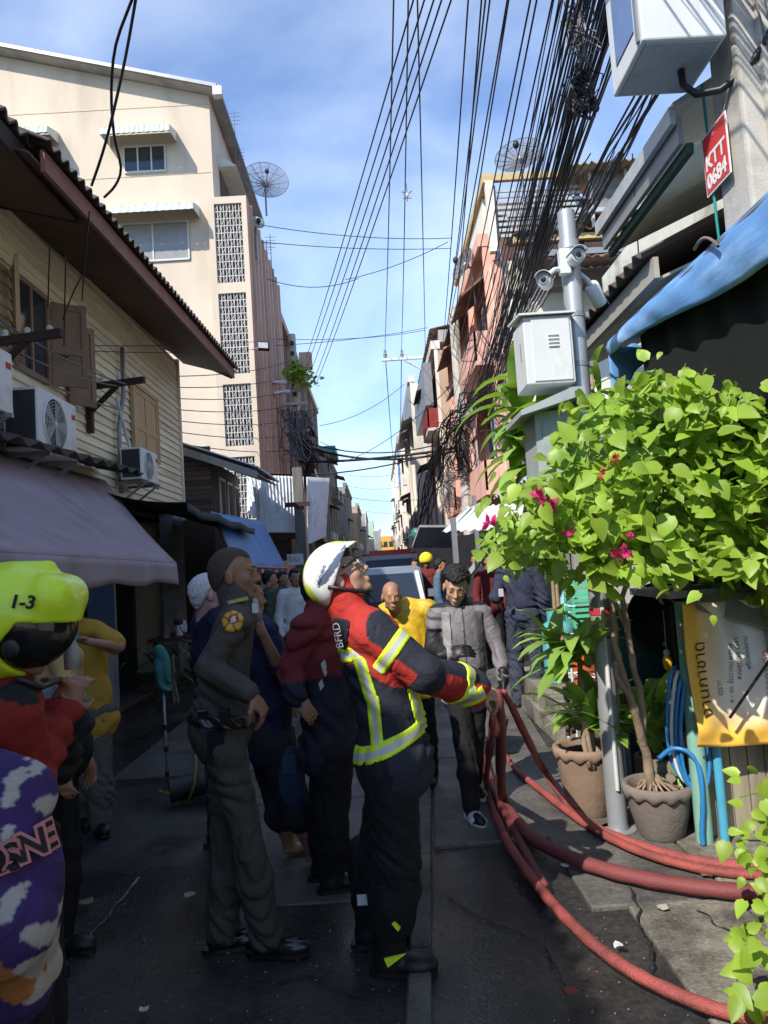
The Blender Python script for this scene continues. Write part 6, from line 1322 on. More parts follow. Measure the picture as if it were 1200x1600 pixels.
for k in range(3):
    p = at(1045+9*k, 1080, 4.35); q = MB(); q.cyl(p+V(0, 0, .1), V(p[0]+.02, p[1], .05), .011, 8); q.build('stake', [M_CAB, M_GREYM, M_TAN][k], None, 'auto', ['thin white stake leaning behind the blue hose coil', 'thin grey stake behind the blue hose coil', 'thin tan stake nearest the banner behind the hose coil'][k], 'stake', loc=(p[0], p[1], 0))
# pipes
x = onZ(1112, 1335, .02); r = empty('green_post', (x[0], 3.98, 0), 'thick peeling sea green post under the banner corner', 'post'); b = MB(); b.cyl((1.645, 4.04, 0), (1.645, 4.04, 1.3), .045, 16); b.build('post', mat('sea_green_paint', (.22, .42, .34), rough=.6, var=.15, dirt=(.4, .36, .3), dscale=3, dlo=.55, dhi=.62), r, 'auto')
r = empty('blue_pipe', (1.735, 4.0, 0), 'thin light blue pipe standing right of the green post', 'pipe'); b = MB(); b.cyl((1.735, 4.0, 0), (1.735, 4.0, .62), .024, 14); b.build('pipe', mat('light_blue_pipe', (.08, .36, .52), rough=.35, var=.08), r, 'auto'); b = MB(); b.cyl((1.735, 4.0, .62), (1.735, 4.0, .65), .028, 14); b.build('cap', mat('light_blue_pipe', (.08, .36, .52)), r)
# banner
def ban_mat():
    m = mat('yellow_white_vinyl', (.8, .45, .08), rough=.42, var=.04, spec=.5); nt = m.node_tree; n, l = nt.nodes, nt.links
    t = n.new('ShaderNodeTexCoord'); sx = n.new('ShaderNodeSeparateXYZ'); l.new(t.outputs['UV'], sx.inputs[0])
    def ramp(lo, hi, src):
        q = n.new('ShaderNodeMapRange'); q.inputs['From Min'].default_value = lo; q.inputs['From Max'].default_value = hi; l.new(src, q.inputs['Value']); return q.outputs[0]
    a = ramp(.1, .3, sx.outputs['X']); c = ramp(.08, .26, sx.outputs['Y']); mu = n.new('ShaderNodeMath'); mu.operation = 'MULTIPLY'; l.new(a, mu.inputs[0]); l.new(c, mu.inputs[1])
    mm = n.new('ShaderNodeMixRGB'); l.new(mu.outputs[0], mm.inputs['Fac']); mm.inputs['Color1'].default_value = (.86, .5, .07, 1); mm.inputs['Color2'].default_value = (.78, .77, .72, 1)
    l.new(mm.outputs[0], n['Principled BSDF'].inputs['Base Color']); return m
r = empty('banner', (1.85, 3.93, .9), 'yellow and white vinyl banner with Thai lettering reading upwards, draped over the counter', 'banner')
bw0, bw1 = 1.585, 2.3
def bf(u, v): 
    x = bw0+u*(bw1-bw0)-.0+.04*(1-v)*.5; z = 1.29-.745*(1-v) if False else .55+.745*v-(.03*u*(1-v)); y = 3.93-.022*math.sin(u*23+v*2)*v-.018*math.sin(u*9+v*7)-.03*math.exp(-((v-.12)/.08)**2)*math.sin(u*15+1); return V(x, y, z)
b = MB(); b.sheet(bf, 46, 40, .003); o = b.build('vinyl_sheet', ban_mat(), r, True)
uvl = o.data.uv_layers.new(name='UVMap'); oo = origin(r)
for lp_ in o.data.loops:
    cc = o.data.vertices[lp_.vertex_index].co; uvl.data[lp_.index].uv = ((cc.x+oo.x-bw0)/(bw1-bw0), (cc.z+oo.z-.55)/.745)
M_PR = mat('brown_print', (.11, .07, .04), rough=.5, var=0); M_PRR = mat('pale_red_print', (.6, .25, .22), rough=.5, var=0)
def drape(o, dy=-.004):
    for v in o.data.vertices:
        w = v.co+oo; u_ = (w.x-bw0-.02)/(bw1-bw0); v_ = (w.z-.55)/.745; q = bf(min(max(u_, 0), 1), min(max(v_, 0), 1)); v.co.y = q[1]+dy-oo.y
for (body, sz, x, z, mm) in (('งานกาชาด', .095, 1.7, .7, M_PR), ('ตรวจ ณ สถานที่ ลด', .04, 1.775, .8, M_PR), ('๑ - ๑๐ ธันวาคม ๒๕๖๗', .036, 1.825, .76, M_PR), ('สวนลุมพินี เวลา', .036, 1.87, .88, M_PR), ('ฟรีตลอดงาน', .034, 1.925, .93, M_PR), ('สภากาชาด', .06, 2.02, .78, M_PRR)):
    t = text('lettering', body, sz, (x, 3.9, z), (0, 0, 1), (-1, 0, 0), mm, r, depth=.0004); drape(t)
r = empty('clear_tarpaulin', (1.9, 4.0, 1.3), 'dull grey plastic sheet thrown over the top of the banner', 'tarpaulin')
b = MB(); b.sheet(lambda u, v: V(1.66+u*.7, 4.0-.11*v+.02*math.sin(u*11), 1.36-.06*u-v*(.1+.2*u)*1.0), 24, 10, .004); b.build('sheet', mat('grey_beige_plastic', (.3, .28, .25), rough=.5, var=.15), r, True)
r = empty('black_rod', (2.1, 3.86, 1.2), 'slender black rod leaning diagonally across the banner', 'rod'); b = MB(); b.tube([at(1140, 1122, 3.86), at(1200, 1035, 3.82), at(1290, 900, 3.78)], .008, 8); b.build('rod', M_BLK, r, True)
r = empty('counter_bottle', at(1068, 940, 4.2), 'small pale bottle on the counter above the banner corner', 'bottle'); b = MB(); b.lathe(at(1075, 935, 4.2)*V(1, 1, 0)+V(0, 0, 1.362), [(.001, 0), (.03, 0), (.032, .08), (.014, .11), (.014, .13), (.001, .13)], 14); b.build('glass', mat('pale_green_plastic', (.35, .48, .42), rough=.3), r, True)

# litter
for k, (x, y, s, m, lab) in enumerate(((966, 1478, .02, M_WFRAME, 'white scrap of paper on the dark asphalt between the two nearest hoses'), (893, 1548, .03, mat('brick_red_scrap', (.3, .06, .05)), 'flat dull red scrap near the bottom edge'), (296, 1398, .035, mat('tan_leaf', (.45, .33, .22)), 'dry curled leaf on the dark road left of the officer\'s shoe'), (133, 1410, .04, mat('dull_leaf', (.2, .15, .11)), 'brown leaf near the purple shirt'), (752, 1158, .04, M_WFRAME, 'white scrap between the hoses near the young man'), (1035, 1418, .03, mat('pale_scrap', (.4, .37, .33)), 'pale paper scrap against the thick hose'), (882, 1352, .02, M_WFRAME, 'tiny white fleck beside the thick hose'), (225, 1578, .02, M_WFRAME, 'tiny white fleck at the bottom left'), (1105, 1367, .03, mat('brown_scrap', (.2, .13, .1)), 'brown scrap between the rear hoses and the thick hose'))):
    p = onZ(x, y, .03); rn = np.random.RandomState(k); b = MB(); n = 7; P = [p+V(math.cos(t)*s*rn.uniform(.7, 1.3), math.sin(t)*s*rn.uniform(.6, 1.2), rn.uniform(-.004, .008)) for t in np.linspace(0, 2*math.pi, n, endpoint=False)]
    b.prism(P, (0, 0, .003)); b.build('litter', m, None, label=lab, cat='litter', loc=p)
# gravel grains
rn = np.random.RandomState(77); b = MB()
for k in range(900):
    x, y = rn.uniform(-1.5, 2.2), rn.uniform(2.3, 5.5); s = rn.uniform(.002, .006); z = .002+(.02 if x > 1.05 and y < 3.4 else 0); b.add([(x+s, y, z), (x-s*.7, y+s, z), (x-s*.6, y-s, z), (x, y, z+s*1.2)], [(0, 1, 3), (1, 2, 3), (2, 0, 3), (0, 2, 1)])
b.build('grit', M_CONCL, None, label='fine grit scattered over the wet road and the concrete apron', cat='grit', kind='stuff', loc=(0, 0, 0))
# ================================================================ PEOPLE
S_MED = SKIN('medium', (.36, .19, .115)); S_DRK = SKIN('brown', (.25, .125, .075)); S_LGT = SKIN('light', (.46, .27, .18))
M_HBLK = mat('black_hair', (.012, .011, .012), rough=.45, var=.3, vs_=60, bump=.6, bs=220); M_HGREY = mat('grey_hair', (.55, .55, .55), rough=.6, var=.2, vs_=60, bump=.5, bs=200)
M_CROP = mat('cropped_hair', (.06, .046, .038), rough=.8, var=.4, vs_=150, bump=.5, bs=300)
CL = lambda n, c, **k: mat(n, c, **{**dict(rough=.85, var=.12, vs_=9, bump=.5, bs=9, bdist=.03), **k})
M_TURN = CL('turnout_cloth', (.02, .022, .035), attr=True); M_BLKT = CL('black_trousers', (.009, .009, .011)); M_NAVY = CL('navy_uniform', (.03, .035, .065))
M_OLIVE = CL('grey_green_uniform', (.058, .054, .05)); M_OLIVET = CL('grey_green_trousers', (.054, .05, .046)); M_LEATH = mat('black_leather', (.012, .012, .014), rough=.25, var=.1, spec=.6)
M_RUB = mat('black_rubber', (.014, .014, .015), rough=.45, var=.2); M_NEON = mat('neon_yellow', (.62, .85, .03), rough=.35, var=.03, coat=.3); M_SILV = mat('silver_tape', (.5, .53, .5), rough=.4, var=.05)
M_TAPE = mat('reflective_tape', (1, 1, 1), rough=.5, var=.03, attr=True)
NEON = V(.66, .86, .04); SILV = V(.5, .52, .5); REDC = V(.42, .032, .025); DNAV = V(.022, .024, .036)
mixc = lambda m, a, b: np.where(m[:, None], a, b)
def segd(P, a, b):
    d = b-a; L = np.linalg.norm(d); u = d/L; w = P-a; t = w @ u; return t, L, w-np.outer(t, u), u
def band(name, s, amp, seed, off, reg, colfn, root, f=1.0, m=None):
    D, lo, ax = s.grid(); W = wrinkle(D, ax, amp, seed, f)-off
    X, Y, Z = ax[0][:, None, None], ax[1][None, :, None], ax[2][None, None, :]
    W = np.maximum(W, reg(X, Y, Z).astype(np.float32)); v, q = mesh_of(W, lo, s.vox)
    return put(name, v, q, m or M_TAPE, root, colfn) if len(q) else None
def slab(c, n, w, lim=None, R=.3):
    c = np.asarray(c, float); n = nrm(n)
    def reg(X, Y, Z):
        d = np.abs((X-c[0])*n[0]+(Y-c[1])*n[1]+(Z-c[2])*n[2])-w/2; r = np.sqrt((X-c[0])**2+(Y-c[1])**2+(Z-c[2])**2)-R; d = np.maximum(d, r)
        return np.maximum(d, lim(X, Y, Z)) if lim else d
    def cf(P): return mixc(np.abs((P-c) @ n) < w*.19, SILV, NEON)
    return reg, cf

# ---- the firefighter in the white helmet
gp = lambda x, y, dz=.085: onZ(x, y, 0)+V(0, 0, dz)
FJ = stand(0, 3, 90, 1.78)
FJ.update(f=nrm(V(1, .1, 0)), anr=gp(612, 1518), anl=gp(580, 1474), toer=nrm(V(1, -.12, 0)), toel=nrm(V(1, .3, 0)), knr=at(620, 1345, 2.95), knl=at(592, 1340, 3.16), hipr=at(610, 1205, 2.92), hipl=at(618, 1202, 3.1),
          pelvis=at(614, 1178, 3.01), belly=at(606, 1105, 3.01), chest=at(588, 1035, 3.01), neck=at(553, 955, 3.02), shr=at(578, 990, 2.86), shl=at(585, 990, 3.19),
          elr=at(662, 1052, 2.84), wrr=at(745, 1077, 3.08), ell=at(662, 1048, 3.28), wrl=at(748, 1074, 3.36), head=at(533, 903, 3.02), hf=V(.84, -.06, .54), hu=V(-.54, 0, .84),
          hdr=V(.75, .25, -.35), hnr=V(-.2, .5, -.9), curlr=.95, hdl=V(.75, -.05, -.3), hnl=V(-.2, -.3, -.9), curll=.95)
up_t = nrm(FJ['neck']-FJ['pelvis'])
def fcol(P):
    c = np.tile(DNAV, (len(P), 1)); h = (P-FJ['pelvis']) @ up_t
    tu, Lu, wu, uu = segd(P, FJ['shr'], FJ['elr']); tf, Lf, wf, uf = segd(P, FJ['elr'], FJ['wrr'])
    du, df = np.linalg.norm(wu, axis=1), np.linalg.norm(wf, axis=1)
    fwd = P[:, 0]-FJ['neck'][0]
    spd = np.linalg.norm(P-(FJ['chest']+np.outer(np.clip((P-FJ['chest']) @ up_t, -.3, .3), up_t)), axis=1)-.15
    au = np.sqrt(du**2+np.clip(-tu, 0, 9)**2+np.clip(tu-Lu, 0, 9)**2)-.088; af = np.sqrt(df**2+np.clip(-tf, 0, 9)**2+np.clip(tf-Lf, 0, 9)**2)-.078
    isU = (au < spd) & (au <= af) & (P[:, 1] < 3.02); isF = (af < spd) & (af < au) & (P[:, 1] < 3.25)
    c = mixc(h > .40, REDC, c)
    dn = nrm(np.cross(uu, V(0, -1, 0))); dn = dn if dn[2] < 0 else -dn; dp = wu @ dn
    c = mixc(isU, mixc(dp > .012, REDC, DNAV), c); c = mixc(isU & (tu > Lu*.93), DNAV, c)
    c = mixc(isU & (tu < .035), REDC, c); ov = np.linalg.norm((P-(FJ['shr']+uu*.06+V(0, 0, .05)))*V(1, .8, 1.1), axis=1); c = mixc((ov < .085) & (h > .3), DNAV, c)
    c = mixc(isF, DNAV, c); c = mixc(isF & (wf[:, 2] < .012) & (tf > .05), REDC, c)
    cl = np.linalg.norm(P-(FJ['neck']+V(.07, 0, .05)), axis=1) < .06; c = mixc(cl & (h > .55), DNAV, c)
    return c
jt = dict(m=M_TURN, o=.034, sleeve=1.9, amp=.0055, colfn=fcol, hem=.03, collar=.8, name='jacket', flare=.012)
ff, fj = person('person', 'firefighter in white helmet and red and black coat, head back, gripping the red hoses', FJ, S_LGT, jt, dict(m=M_BLKT, o=.034, amp=.005, flare=.014, length=1.62), dict(m=M_HBLK, line=.05), vox=.0065,
                feet=dict(m=M_RUB, h=.26, name='boot', bulk=1.35), seed=1)
tu, Lu = nrm(FJ['elr']-FJ['shr']), np.linalg.norm(FJ['elr']-FJ['shr'])
B = lambda nm, c, n, w, R, lim=None, off=.006: (lambda rc: band(nm, fj, .0055, 1, off, rc[0], rc[1], ff))(slab(c, n, w, lim, R))
def NT(X, Y, Z):
    a, d = FJ['elr'], FJ['wrr']-FJ['elr']; return ((X-a[0])*d[0]+(Y-a[1])*d[1]+(Z-a[2])*d[2])/(d @ d)
B('reflective_band', FJ['shr']+(FJ['elr']-FJ['shr'])*.42, FJ['elr']-FJ['shr'], .055, .1)
B('reflective_band', FJ['elr']+(FJ['wrr']-FJ['elr'])*.62, FJ['wrr']-FJ['elr'], .055, .12, lambda X, Y, Z: np.sqrt(sum(((Q-FJ['elr'][i]-NT(X, Y, Z)*(FJ['wrr']-FJ['elr'])[i]))**2 for i, Q in enumerate((X, Y, Z))))-.105)
def not_arm(X, Y, Z):   # keep torso bands off the sleeves
    a, b_ = FJ['shr'], FJ['elr']; d = b_-a; L = d @ d; t = np.clip(((X-a[0])*d[0]+(Y-a[1])*d[1]+(Z-a[2])*d[2])/L, -.1, 1)
    return .088-np.sqrt((X-a[0]-t*d[0])**2+(Y-a[1]-t*d[1])**2+(Z-a[2]-t*d[2])**2)
CHX = at(592, 1012, 3.0)[0]
B('reflective_band', at(560, 1014, 3.0), nrm(V(-.2, 0, 1)), .055, .3, lambda X, Y, Z: np.maximum(not_arm(X, Y, Z), X-CHX+0*Y+0*Z))
B('reflective_band', at(616, 1148, 3.0), nrm(V(-.36, 0, .93)), .06, .4)
def vstrip(p0, p1, w, yref):
    d = nrm(p1-p0); nn = nrm(np.cross(d, V(0, 1, 0))); L = np.linalg.norm(p1-p0); mid = (p0+p1)/2
    def reg(X, Y, Z):
        a = np.abs((X-mid[0])*nn[0]+(Y-mid[1])*nn[1]+(Z-mid[2])*nn[2])-w/2; b_ = np.abs((X-mid[0])*d[0]+(Y-mid[1])*d[1]+(Z-mid[2])*d[2])-L/2
        return np.maximum(np.maximum(np.maximum(a, b_), Y-yref+0*X+0*Z), not_arm(X, Y, Z))
    band('reflective_band', fj, .0055, 1, .0055, reg, lambda P: mixc(np.abs((P-mid) @ nn) < w*.19, SILV, NEON), ff)
vstrip(at(560, 1022, 2.88), at(581, 1092, 2.88), .05, 3.0); vstrip(at(582, 1085, 2.88), at(590, 1166, 2.88), .05, 3.0)
vstrip(at(643, 1068, 2.93), at(660, 1135, 2.93), .045, 3.05)
# back patch
def preg(X, Y, Z):
    c = at(531, 990, 2.92); return np.maximum(np.maximum(np.abs((X-c[0])*.97+(Z-c[2])*-.2)-.035, np.abs((Z-c[2])*.97+(X-c[0])*.2)-.058), Y-2.98+0*X)
band('name_patch', fj, .0055, 1, .007, preg, lambda P: np.tile(V(.02, .02, .03), (len(P), 1)), ff)
c = at(526, 1006, 2.86); t = text('lettering', 'BFRD', .042, at(537, 1012, 2.855), V(-.12, -.1, 1), V(-1, .25, 0), mat('grey_print', (.45, .45, .48)), ff)
# helmet
def helmet_white(root, c, f, r, u):
    s = SDF(.006); A = [r, f, u]; hc = c+u*.038-f*.006
    s.ell(hc, V(.113, .134, .116), A, .02); s.ell(hc-f*.055-u*.03, V(.098, .085, .094), A, .03); s.ell(hc+f*.11+u*.035, V(.095, .04, .02), A, .03)
    def cut(X, Y, Z):
        x = (X-c[0])*r[0]+(Y-c[1])*r[1]+(Z-c[2])*r[2]; y = (X-c[0])*f[0]+(Y-c[1])*f[1]+(Z-c[2])*f[2]; z = (X-c[0])*u[0]+(Y-c[1])*u[1]+(Z-c[2])*u[2]
        low = np.maximum(-.01+.75*np.clip(y+.03, -.2, .12)-z, -.095-z)
        inner = .93-np.sqrt((x/.107)**2+((y+.006)/.126)**2+((z-.036)/.109)**2)
        return np.maximum(low, inner*.11)
    def hc_(P):
        x = (P-c) @ r; y = (P-c) @ f; z = (P-c) @ u; k = np.tile(V(.78, .78, .76), (len(P), 1))
        k = mixc((np.abs(x) < .04) & (z > .02) & ((y > .05) | (y < -.06)), V(.62, .75, .05), k); k = mixc(((x > .045) & (np.abs(z-.055-.35*(y-.02)) < .016) & (y > -.055) & (y < .1)) | ((x > .05) & (np.abs(z-.03) < .012) & (y > -.08) & (y < -.05)), V(.1, .12, .18), k)
        k = mixc((y < -.115) & (z < .06), V(.6, .72, .06), k); return k
    o = sdf_obj('helmet', s, mat('helmet_paint', (1, 1, 1), rough=.3, var=.03, attr=True, coat=.3), root, hc_, cut=cut)
    p = c+r*.112-f*.08+u*.03; text('lettering', 'UGDADS', .021, p, f*.85+u*.5, u, mat('blue_grey_print', (.12, .15, .3)), o)
    b = MB(); b.tube([c+r*.11-f*.05-u*.0, c+r*.085+f*.0-u*.05, c+r*.07+f*.05-u*.1, c+f*.075-u*.115, c-r*.07+f*.05-u*.1, c-r*.11-f*.05], .009, 6); b.build('chin_strap', M_BLK, root, True)
    b = MB(); b.tube([c+r*(.086*math.cos(t))+f*(.035+.075*math.sin(t))+u*.028 for t in np.linspace(0, math.pi, 11)], .006, 6); b.build('goggle_strap', M_BLK, root, True)
    b = MB()
    for q in (-1, 1): b.tube([c+r*q*(.032+.024*math.cos(t))+f*.1+u*(.008+.018*math.sin(t)) for t in np.linspace(0, 2*math.pi, 13)], .0025, 5, False); b.tube([c+r*q*.057+f*.098+u*.012, c+r*q*.083-f*.0+u*.012], .0025, 5)
    b.build('glasses', mat('clear_plastic', (.6, .58, .52), rough=.3), root, True)
hf, hr, hu = frame(FJ); helmet_white(ff, FJ['head'], hf, hr, hu)
b = MB(); b.tube([FJ['neck']+V(-.03, .02, .03), FJ['head']-hf*.09-hu*.06], .045, 10); b.build('neck_guard', M_BLK, ff, True)
for (x, y, w, h_) in ((570, 1403, .03, .02),): p = at(x, y, 3.09); b = MB(); b.box(p[0]-w, p[0]+w*.4, p[1]-.02, p[1]-.012, p[2]-h_, p[2]+h_); b.build('boot_tag', M_WFRAME, ff)
for pl in (((600, 1499), (634, 1491), (606, 1512)), ((617, 1440), (626, 1450), (622, 1456), (612, 1444))): P = [at(x, y, 2.895) for x, y in pl]; b = MB(); b.prism(P, (0, .01, 0)); b.build('boot_mark', M_NEON, ff)

# ---- the police officer
OJ = stand(-.6, 3.2, 80, 1.78)
OJ.update(anr=gp(418, 1492), anl=gp(350, 1484), toer=nrm(V(1, -.1, 0)), toel=nrm(V(.95, .25, 0)), knr=at(390, 1330, 3.15), knl=at(352, 1330, 3.3), hipr=at(352, 1170, 3.12), hipl=at(350, 1170, 3.32),
          pelvis=at(345, 1140, 3.22), belly=at(348, 1080, 3.22), chest=at(360, 1010, 3.22), neck=at(368, 935, 3.22), shr=at(368, 972, 3.04), shl=at(378, 968, 3.38),
          elr=at(326, 1042, 3.02), wrr=at(392, 1085, 2.98), ell=at(372, 1050, 3.5), wrl=at(368, 1110, 3.5), head=at(366, 899, 3.22), hf=V(1, -.05, .05), hu=V(-.05, 0, 1),
          hdr=V(.5, .1, -.75), hnr=V(-.75, .3, -.5), curlr=.75)
op, oj = person('person', 'police officer in grey green uniform with cropped hair, hand on hip, looking right', OJ, S_DRK, dict(m=M_OLIVE, o=.012, amp=.0035, hem=-.02, collar=.35, name='shirt', sleeve=1.93), dict(m=M_OLIVET, o=.004, amp=.0045, flare=.028, length=2.0), dict(m=M_CROP, th=.002, line=.056, amp=.0006, fade=.03), vox=.0065, feet=dict(m=M_LEATH), seed=5, width=.78)
upo = nrm(OJ['neck']-OJ['pelvis'])
band('belt', oj, .0035, 5, .012, slab(OJ['pelvis']+upo*.06, upo, .05, R=.3)[0], None, op, m=M_LEATH)
pb = OJ['shr']+(OJ['elr']-OJ['shr'])*.12+V(.01, 0, 0)
def rsl(c, R): return lambda X, Y, Z: np.maximum(np.sqrt((X-c[0])**2+((Z-c[2])*.85)**2)-R, Y-c[1]+0*X)
cc = at(364, 967, 3.0)
band('shoulder_patch', oj, .0035, 5, .006, rsl(cc, .045), lambda P: mixc(np.hypot(P[:, 0]-cc[0]-.005, P[:, 2]-cc[2]) < .012, V(.6, .5, .45), mixc(np.hypot(P[:, 0]-cc[0]-.005, P[:, 2]-cc[2]) < .02, V(.15, .02, .01), mixc(np.sin(np.arctan2(P[:, 2]-cc[2], P[:, 0]-cc[0])*6) > -.75, V(.62, .33, .04), V(.08, .05, .02)))), op)
b = MB(); c = at(372, 938, 3.1); b.obox(c, V(.035, .0, .006), V(0, .04, 0), V(-.003, 0, .007)); b.build('epaulette', mat('epaulette_green', (.35, .35, .12)), op)
b = MB(); c = at(372, 930, 2.99)
b = MB(); b.box(OJ['pelvis'][0]-.02, OJ['pelvis'][0]+.05, OJ['pelvis'][1]-.175, OJ['pelvis'][1]-.14, OJ['pelvis'][2]-.08, OJ['pelvis'][2]+.03); b.build('holster', M_LEATH, op)
c = at(399, 950, 3.12); b = MB(); b.box(c[0]-.012, c[0]+.012, c[1]-.01, c[1]+.01, c[2]-.02, c[2]+.02); b.build('collar_pin', M_SILV, op)

# ---- firefighter in the maroon top behind them
J = stand(-.28, 3.85, 70, 1.72)
J.update(anr=gp(522, 1392), anl=gp(506, 1372), knr=at(520, 1290, 3.75), knl=at(510, 1290, 3.9), pelvis=at(515, 1160, 3.85), belly=at(512, 1100, 3.85), chest=at(505, 1030, 3.85), neck=at(502, 955, 3.85), hipr=at(522, 1180, 3.76), hipl=at(512, 1180, 3.94),
         shr=at(475, 985, 3.72), shl=at(530, 985, 3.95), elr=at(455, 1050, 3.7), wrr=at(462, 1090, 3.6), head=at(505, 918, 3.87), hdr=V(.5, -.1, -.6))
MAR = V(.16, .02, .022)
person('person', 'person in maroon topped work jacket and dark trousers, mostly hidden behind the white helmet', J, S_MED, dict(m=M_TURN, o=.03, amp=.005, colfn=lambda P: mixc(P[:, 2] > at(500, 1052, 3.85)[2], MAR, V(.018, .02, .032)), hem=.03, collar=.4, name='jacket'), dict(m=M_BLKT, o=.025, amp=.005, flare=.01, length=1.66), dict(m=M_HBLK), vox=.009, feet=dict(m=M_RUB, h=.24, name='boot', bulk=1.25), seed=8)
mar_ = [o for o in bpy.data.objects if o.get('label', '').startswith('person in maroon')][0]
for k, (x, y, w) in enumerate(((506, 1040, .02), (508, 1050, .012), (502, 1070, .018), (560, 1050, .0))):
    if w: c = at(x, y, 3.66); b = MB(); b.obox(c, V(w*.5, 0, .01), V(0, .004, 0), V(-.004, 0, w)); b.build('equipment_clip', M_SILV, mar_)

# ---- navy shirt and shorts
J = stand(-.62, 4.2, 60, 1.66)
J.update(anr=gp(488, 1352), anl=gp(452, 1340), knr=at(466, 1270, 4.1), knl=at(440, 1270, 4.25), pelvis=at(424, 1155, 4.2), belly=at(424, 1100, 4.2), chest=at(420, 1035, 4.2), neck=at(404, 968, 4.2), hipr=at(432, 1172, 4.1), hipl=at(418, 1172, 4.3),
         shr=at(418, 990, 4.05), shl=at(400, 990, 4.35), elr=at(440, 1050, 4.0), wrr=at(408, 985, 3.9), head=at(388, 935, 4.2), hdr=V(-.2, -.1, 1), hnr=V(-.9, .2, 0), curlr=.8)
person('person', 'person in navy shirt and long shorts hidden behind the officer, one bare calf showing', J, S_MED, dict(m=CL('navy_shirt', (.014, .016, .055)), o=.02, hem=.06, sleeve=.9), dict(m=CL('dark_shorts', (.015, .016, .022)), o=.03, length=1.02, name='shorts', flare=.03), dict(m=M_HBLK), vox=.009, seed=9, feet=dict(bare=1))
r = empty('shoulder_bag', at(456, 1215, 4.0), 'dark blue cloth bag hanging at the navy shirted person\'s hip', 'bag'); c = at(455, 1215, 4.02)
b = MB(); b.ell(c, (.075, .035, .17), 16); b.build('bag', CL('blue_cloth', (.02, .045, .09)), r, True); b = MB(); b.box(c[0]-.035, c[0]+.035, c[1]-.045, c[1]-.03, c[2]+.03, c[2]+.12); b.build('pocket', CL('teal_cloth', (.04, .08, .12)), r)
c = at(402, 950, 3.88); r = empty('water_bottle', c, 'clear water bottle in a raised hand just right of the officer\'s collar', 'bottle'); b = MB(); b.lathe(c-V(0, 0, .06), [(.001, 0), (.028, 0), (.03, .1), (.012, .14), (.012, .15), (.001, .152)], 14, nrm(V(-.3, 0, 1))); b.build('bottle', mat('clear_bottle', (.3, .34, .38), rough=.15), r, True)

# ---- white haired person
J = stand(-1.0, 4.5, 60, 1.66); J.update(head=at(328, 930, 4.4), neck=at(318, 972, 4.45), hf=V(.9, .3, .1))
person('person', 'white haired person in dark navy shirt and pink face mask behind the officer\'s shoulder', J, SKIN('pink', (.5, .28, .25)), dict(m=CL('navy_shirt', (.014, .016, .055)), o=.03, hem=.05, sleeve=.9), dict(m=M_BLKT, o=.02), dict(m=M_HGREY, th=.014, line=.06), vox=.01, seed=12, feet=dict(m=M_RUB))

# ---- young man with the backpack
YJ = stand(.55, 4.85, 183, 1.74)
YJ.update(anl=gp(748, 1262)+V(0, .22, .02), anr=gp(738, 1282), toer=nrm(V(.25, -1, 0)), toel=nrm(V(.2, -1, 0)), knr=at(728, 1180, 4.75), knl=at(740, 1185, 4.9), hipr=at(716, 1092, 4.85), hipl=at(742, 1090, 4.88), pelvis=at(728, 1078, 4.88), belly=at(726, 1040, 4.88), chest=at(722, 990, 4.88), neck=at(714, 947, 4.9), head=at(712, 917, 4.84),
          shr=at(680, 960, 4.9), shl=at(756, 957, 4.88), elr=at(676, 1012, 4.88), wrr=at(700, 1022, 4.64), ell=at(778, 1012, 4.85), wrl=at(786, 1062, 4.7), hf=V(-.12, -1, -.42), hu=V(.05, -.35, 1), hdr=V(.9, -.3, .2), hnr=V(0, .6, -.4), hdl=V(-.1, -.2, -1), curlr=.5)
GRJ, GRD = V(.17, .155, .17), V(.018, .018, .022)
def ycol(P):
    c = np.tile(GRJ, (len(P), 1)); c = mixc((np.abs(P[:, 0]-YJ['chest'][0]) > .135) & (P[:, 2] < YJ['shl'][2]-.08) & (P[:, 2] > YJ['belly'][2]) & (P[:, 0] < YJ['chest'][0]), GRD, c)
    c = mixc((P[:, 2] > YJ['neck'][2]-.0), GRD, c); t, L, w, u = segd(P, YJ['elr'], YJ['wrr']); c = mixc((np.linalg.norm(w, axis=1) < .09) & (t > 0.02) & (t < L+.05), GRD, c)
    c = mixc((np.abs(P[:, 0]-YJ['chest'][0]-.005) < .006) & (P[:, 1] < 4.9), GRD, c); return c
yp, yj = person('person', 'young man in grey padded jacket with backpack straps and black gloves, walking', YJ, S_LGT, dict(m=CL('padded_jacket', (.16, .15, .16), attr=True, rough=.6), o=.012, amp=.0045, colfn=ycol, hem=.02, collar=.3, name='jacket'), dict(m=M_BLKT, o=.006, amp=.003, length=1.97, flare=.014), dict(m=M_HBLK, th=.02, line=.058, amp=.004), vox=.0075, seed=15, feet=dict(m=M_RUB, name='sock', bulk=.85), hands='', width=.92)
for n, sd in (('l', 1), ('r', -1)):
    s = SDF(.006); hand_prims(s, YJ['wr'+n], YJ['hd'+n], YJ['hn'+n], sd, .45, 1.12); s.cap(YJ['wr'+n]-nrm(YJ['hd'+n])*.05, YJ['wr'+n], .034, .034); sdf_obj('glove', s, M_RUB, yp)
for q in (-1, 1):
    x0 = YJ['chest'][0]+q*.105
    band('backpack_strap', yj, .0045, 15, .012, (lambda x0: lambda X, Y, Z: np.maximum(np.maximum(np.abs(X-x0+0*Y)-.026, YJ['belly'][2]-.02-Z+0*X), np.maximum(Z-YJ['shl'][2]-.02+0*X, Y-4.95+0*X)))(x0), None, yp, m=CL('grey_strap', (.3, .29, .29)) if q < 0 else CL('dark_strap', (.09, .085, .09)))
s = SDF(.01); s.ell(YJ['chest']+V(0, .2, .0), V(.15, .09, .22), None, .03); o = sdf_obj('backpack', s, CL('dark_pack', (.05, .05, .055)), None) if False else None
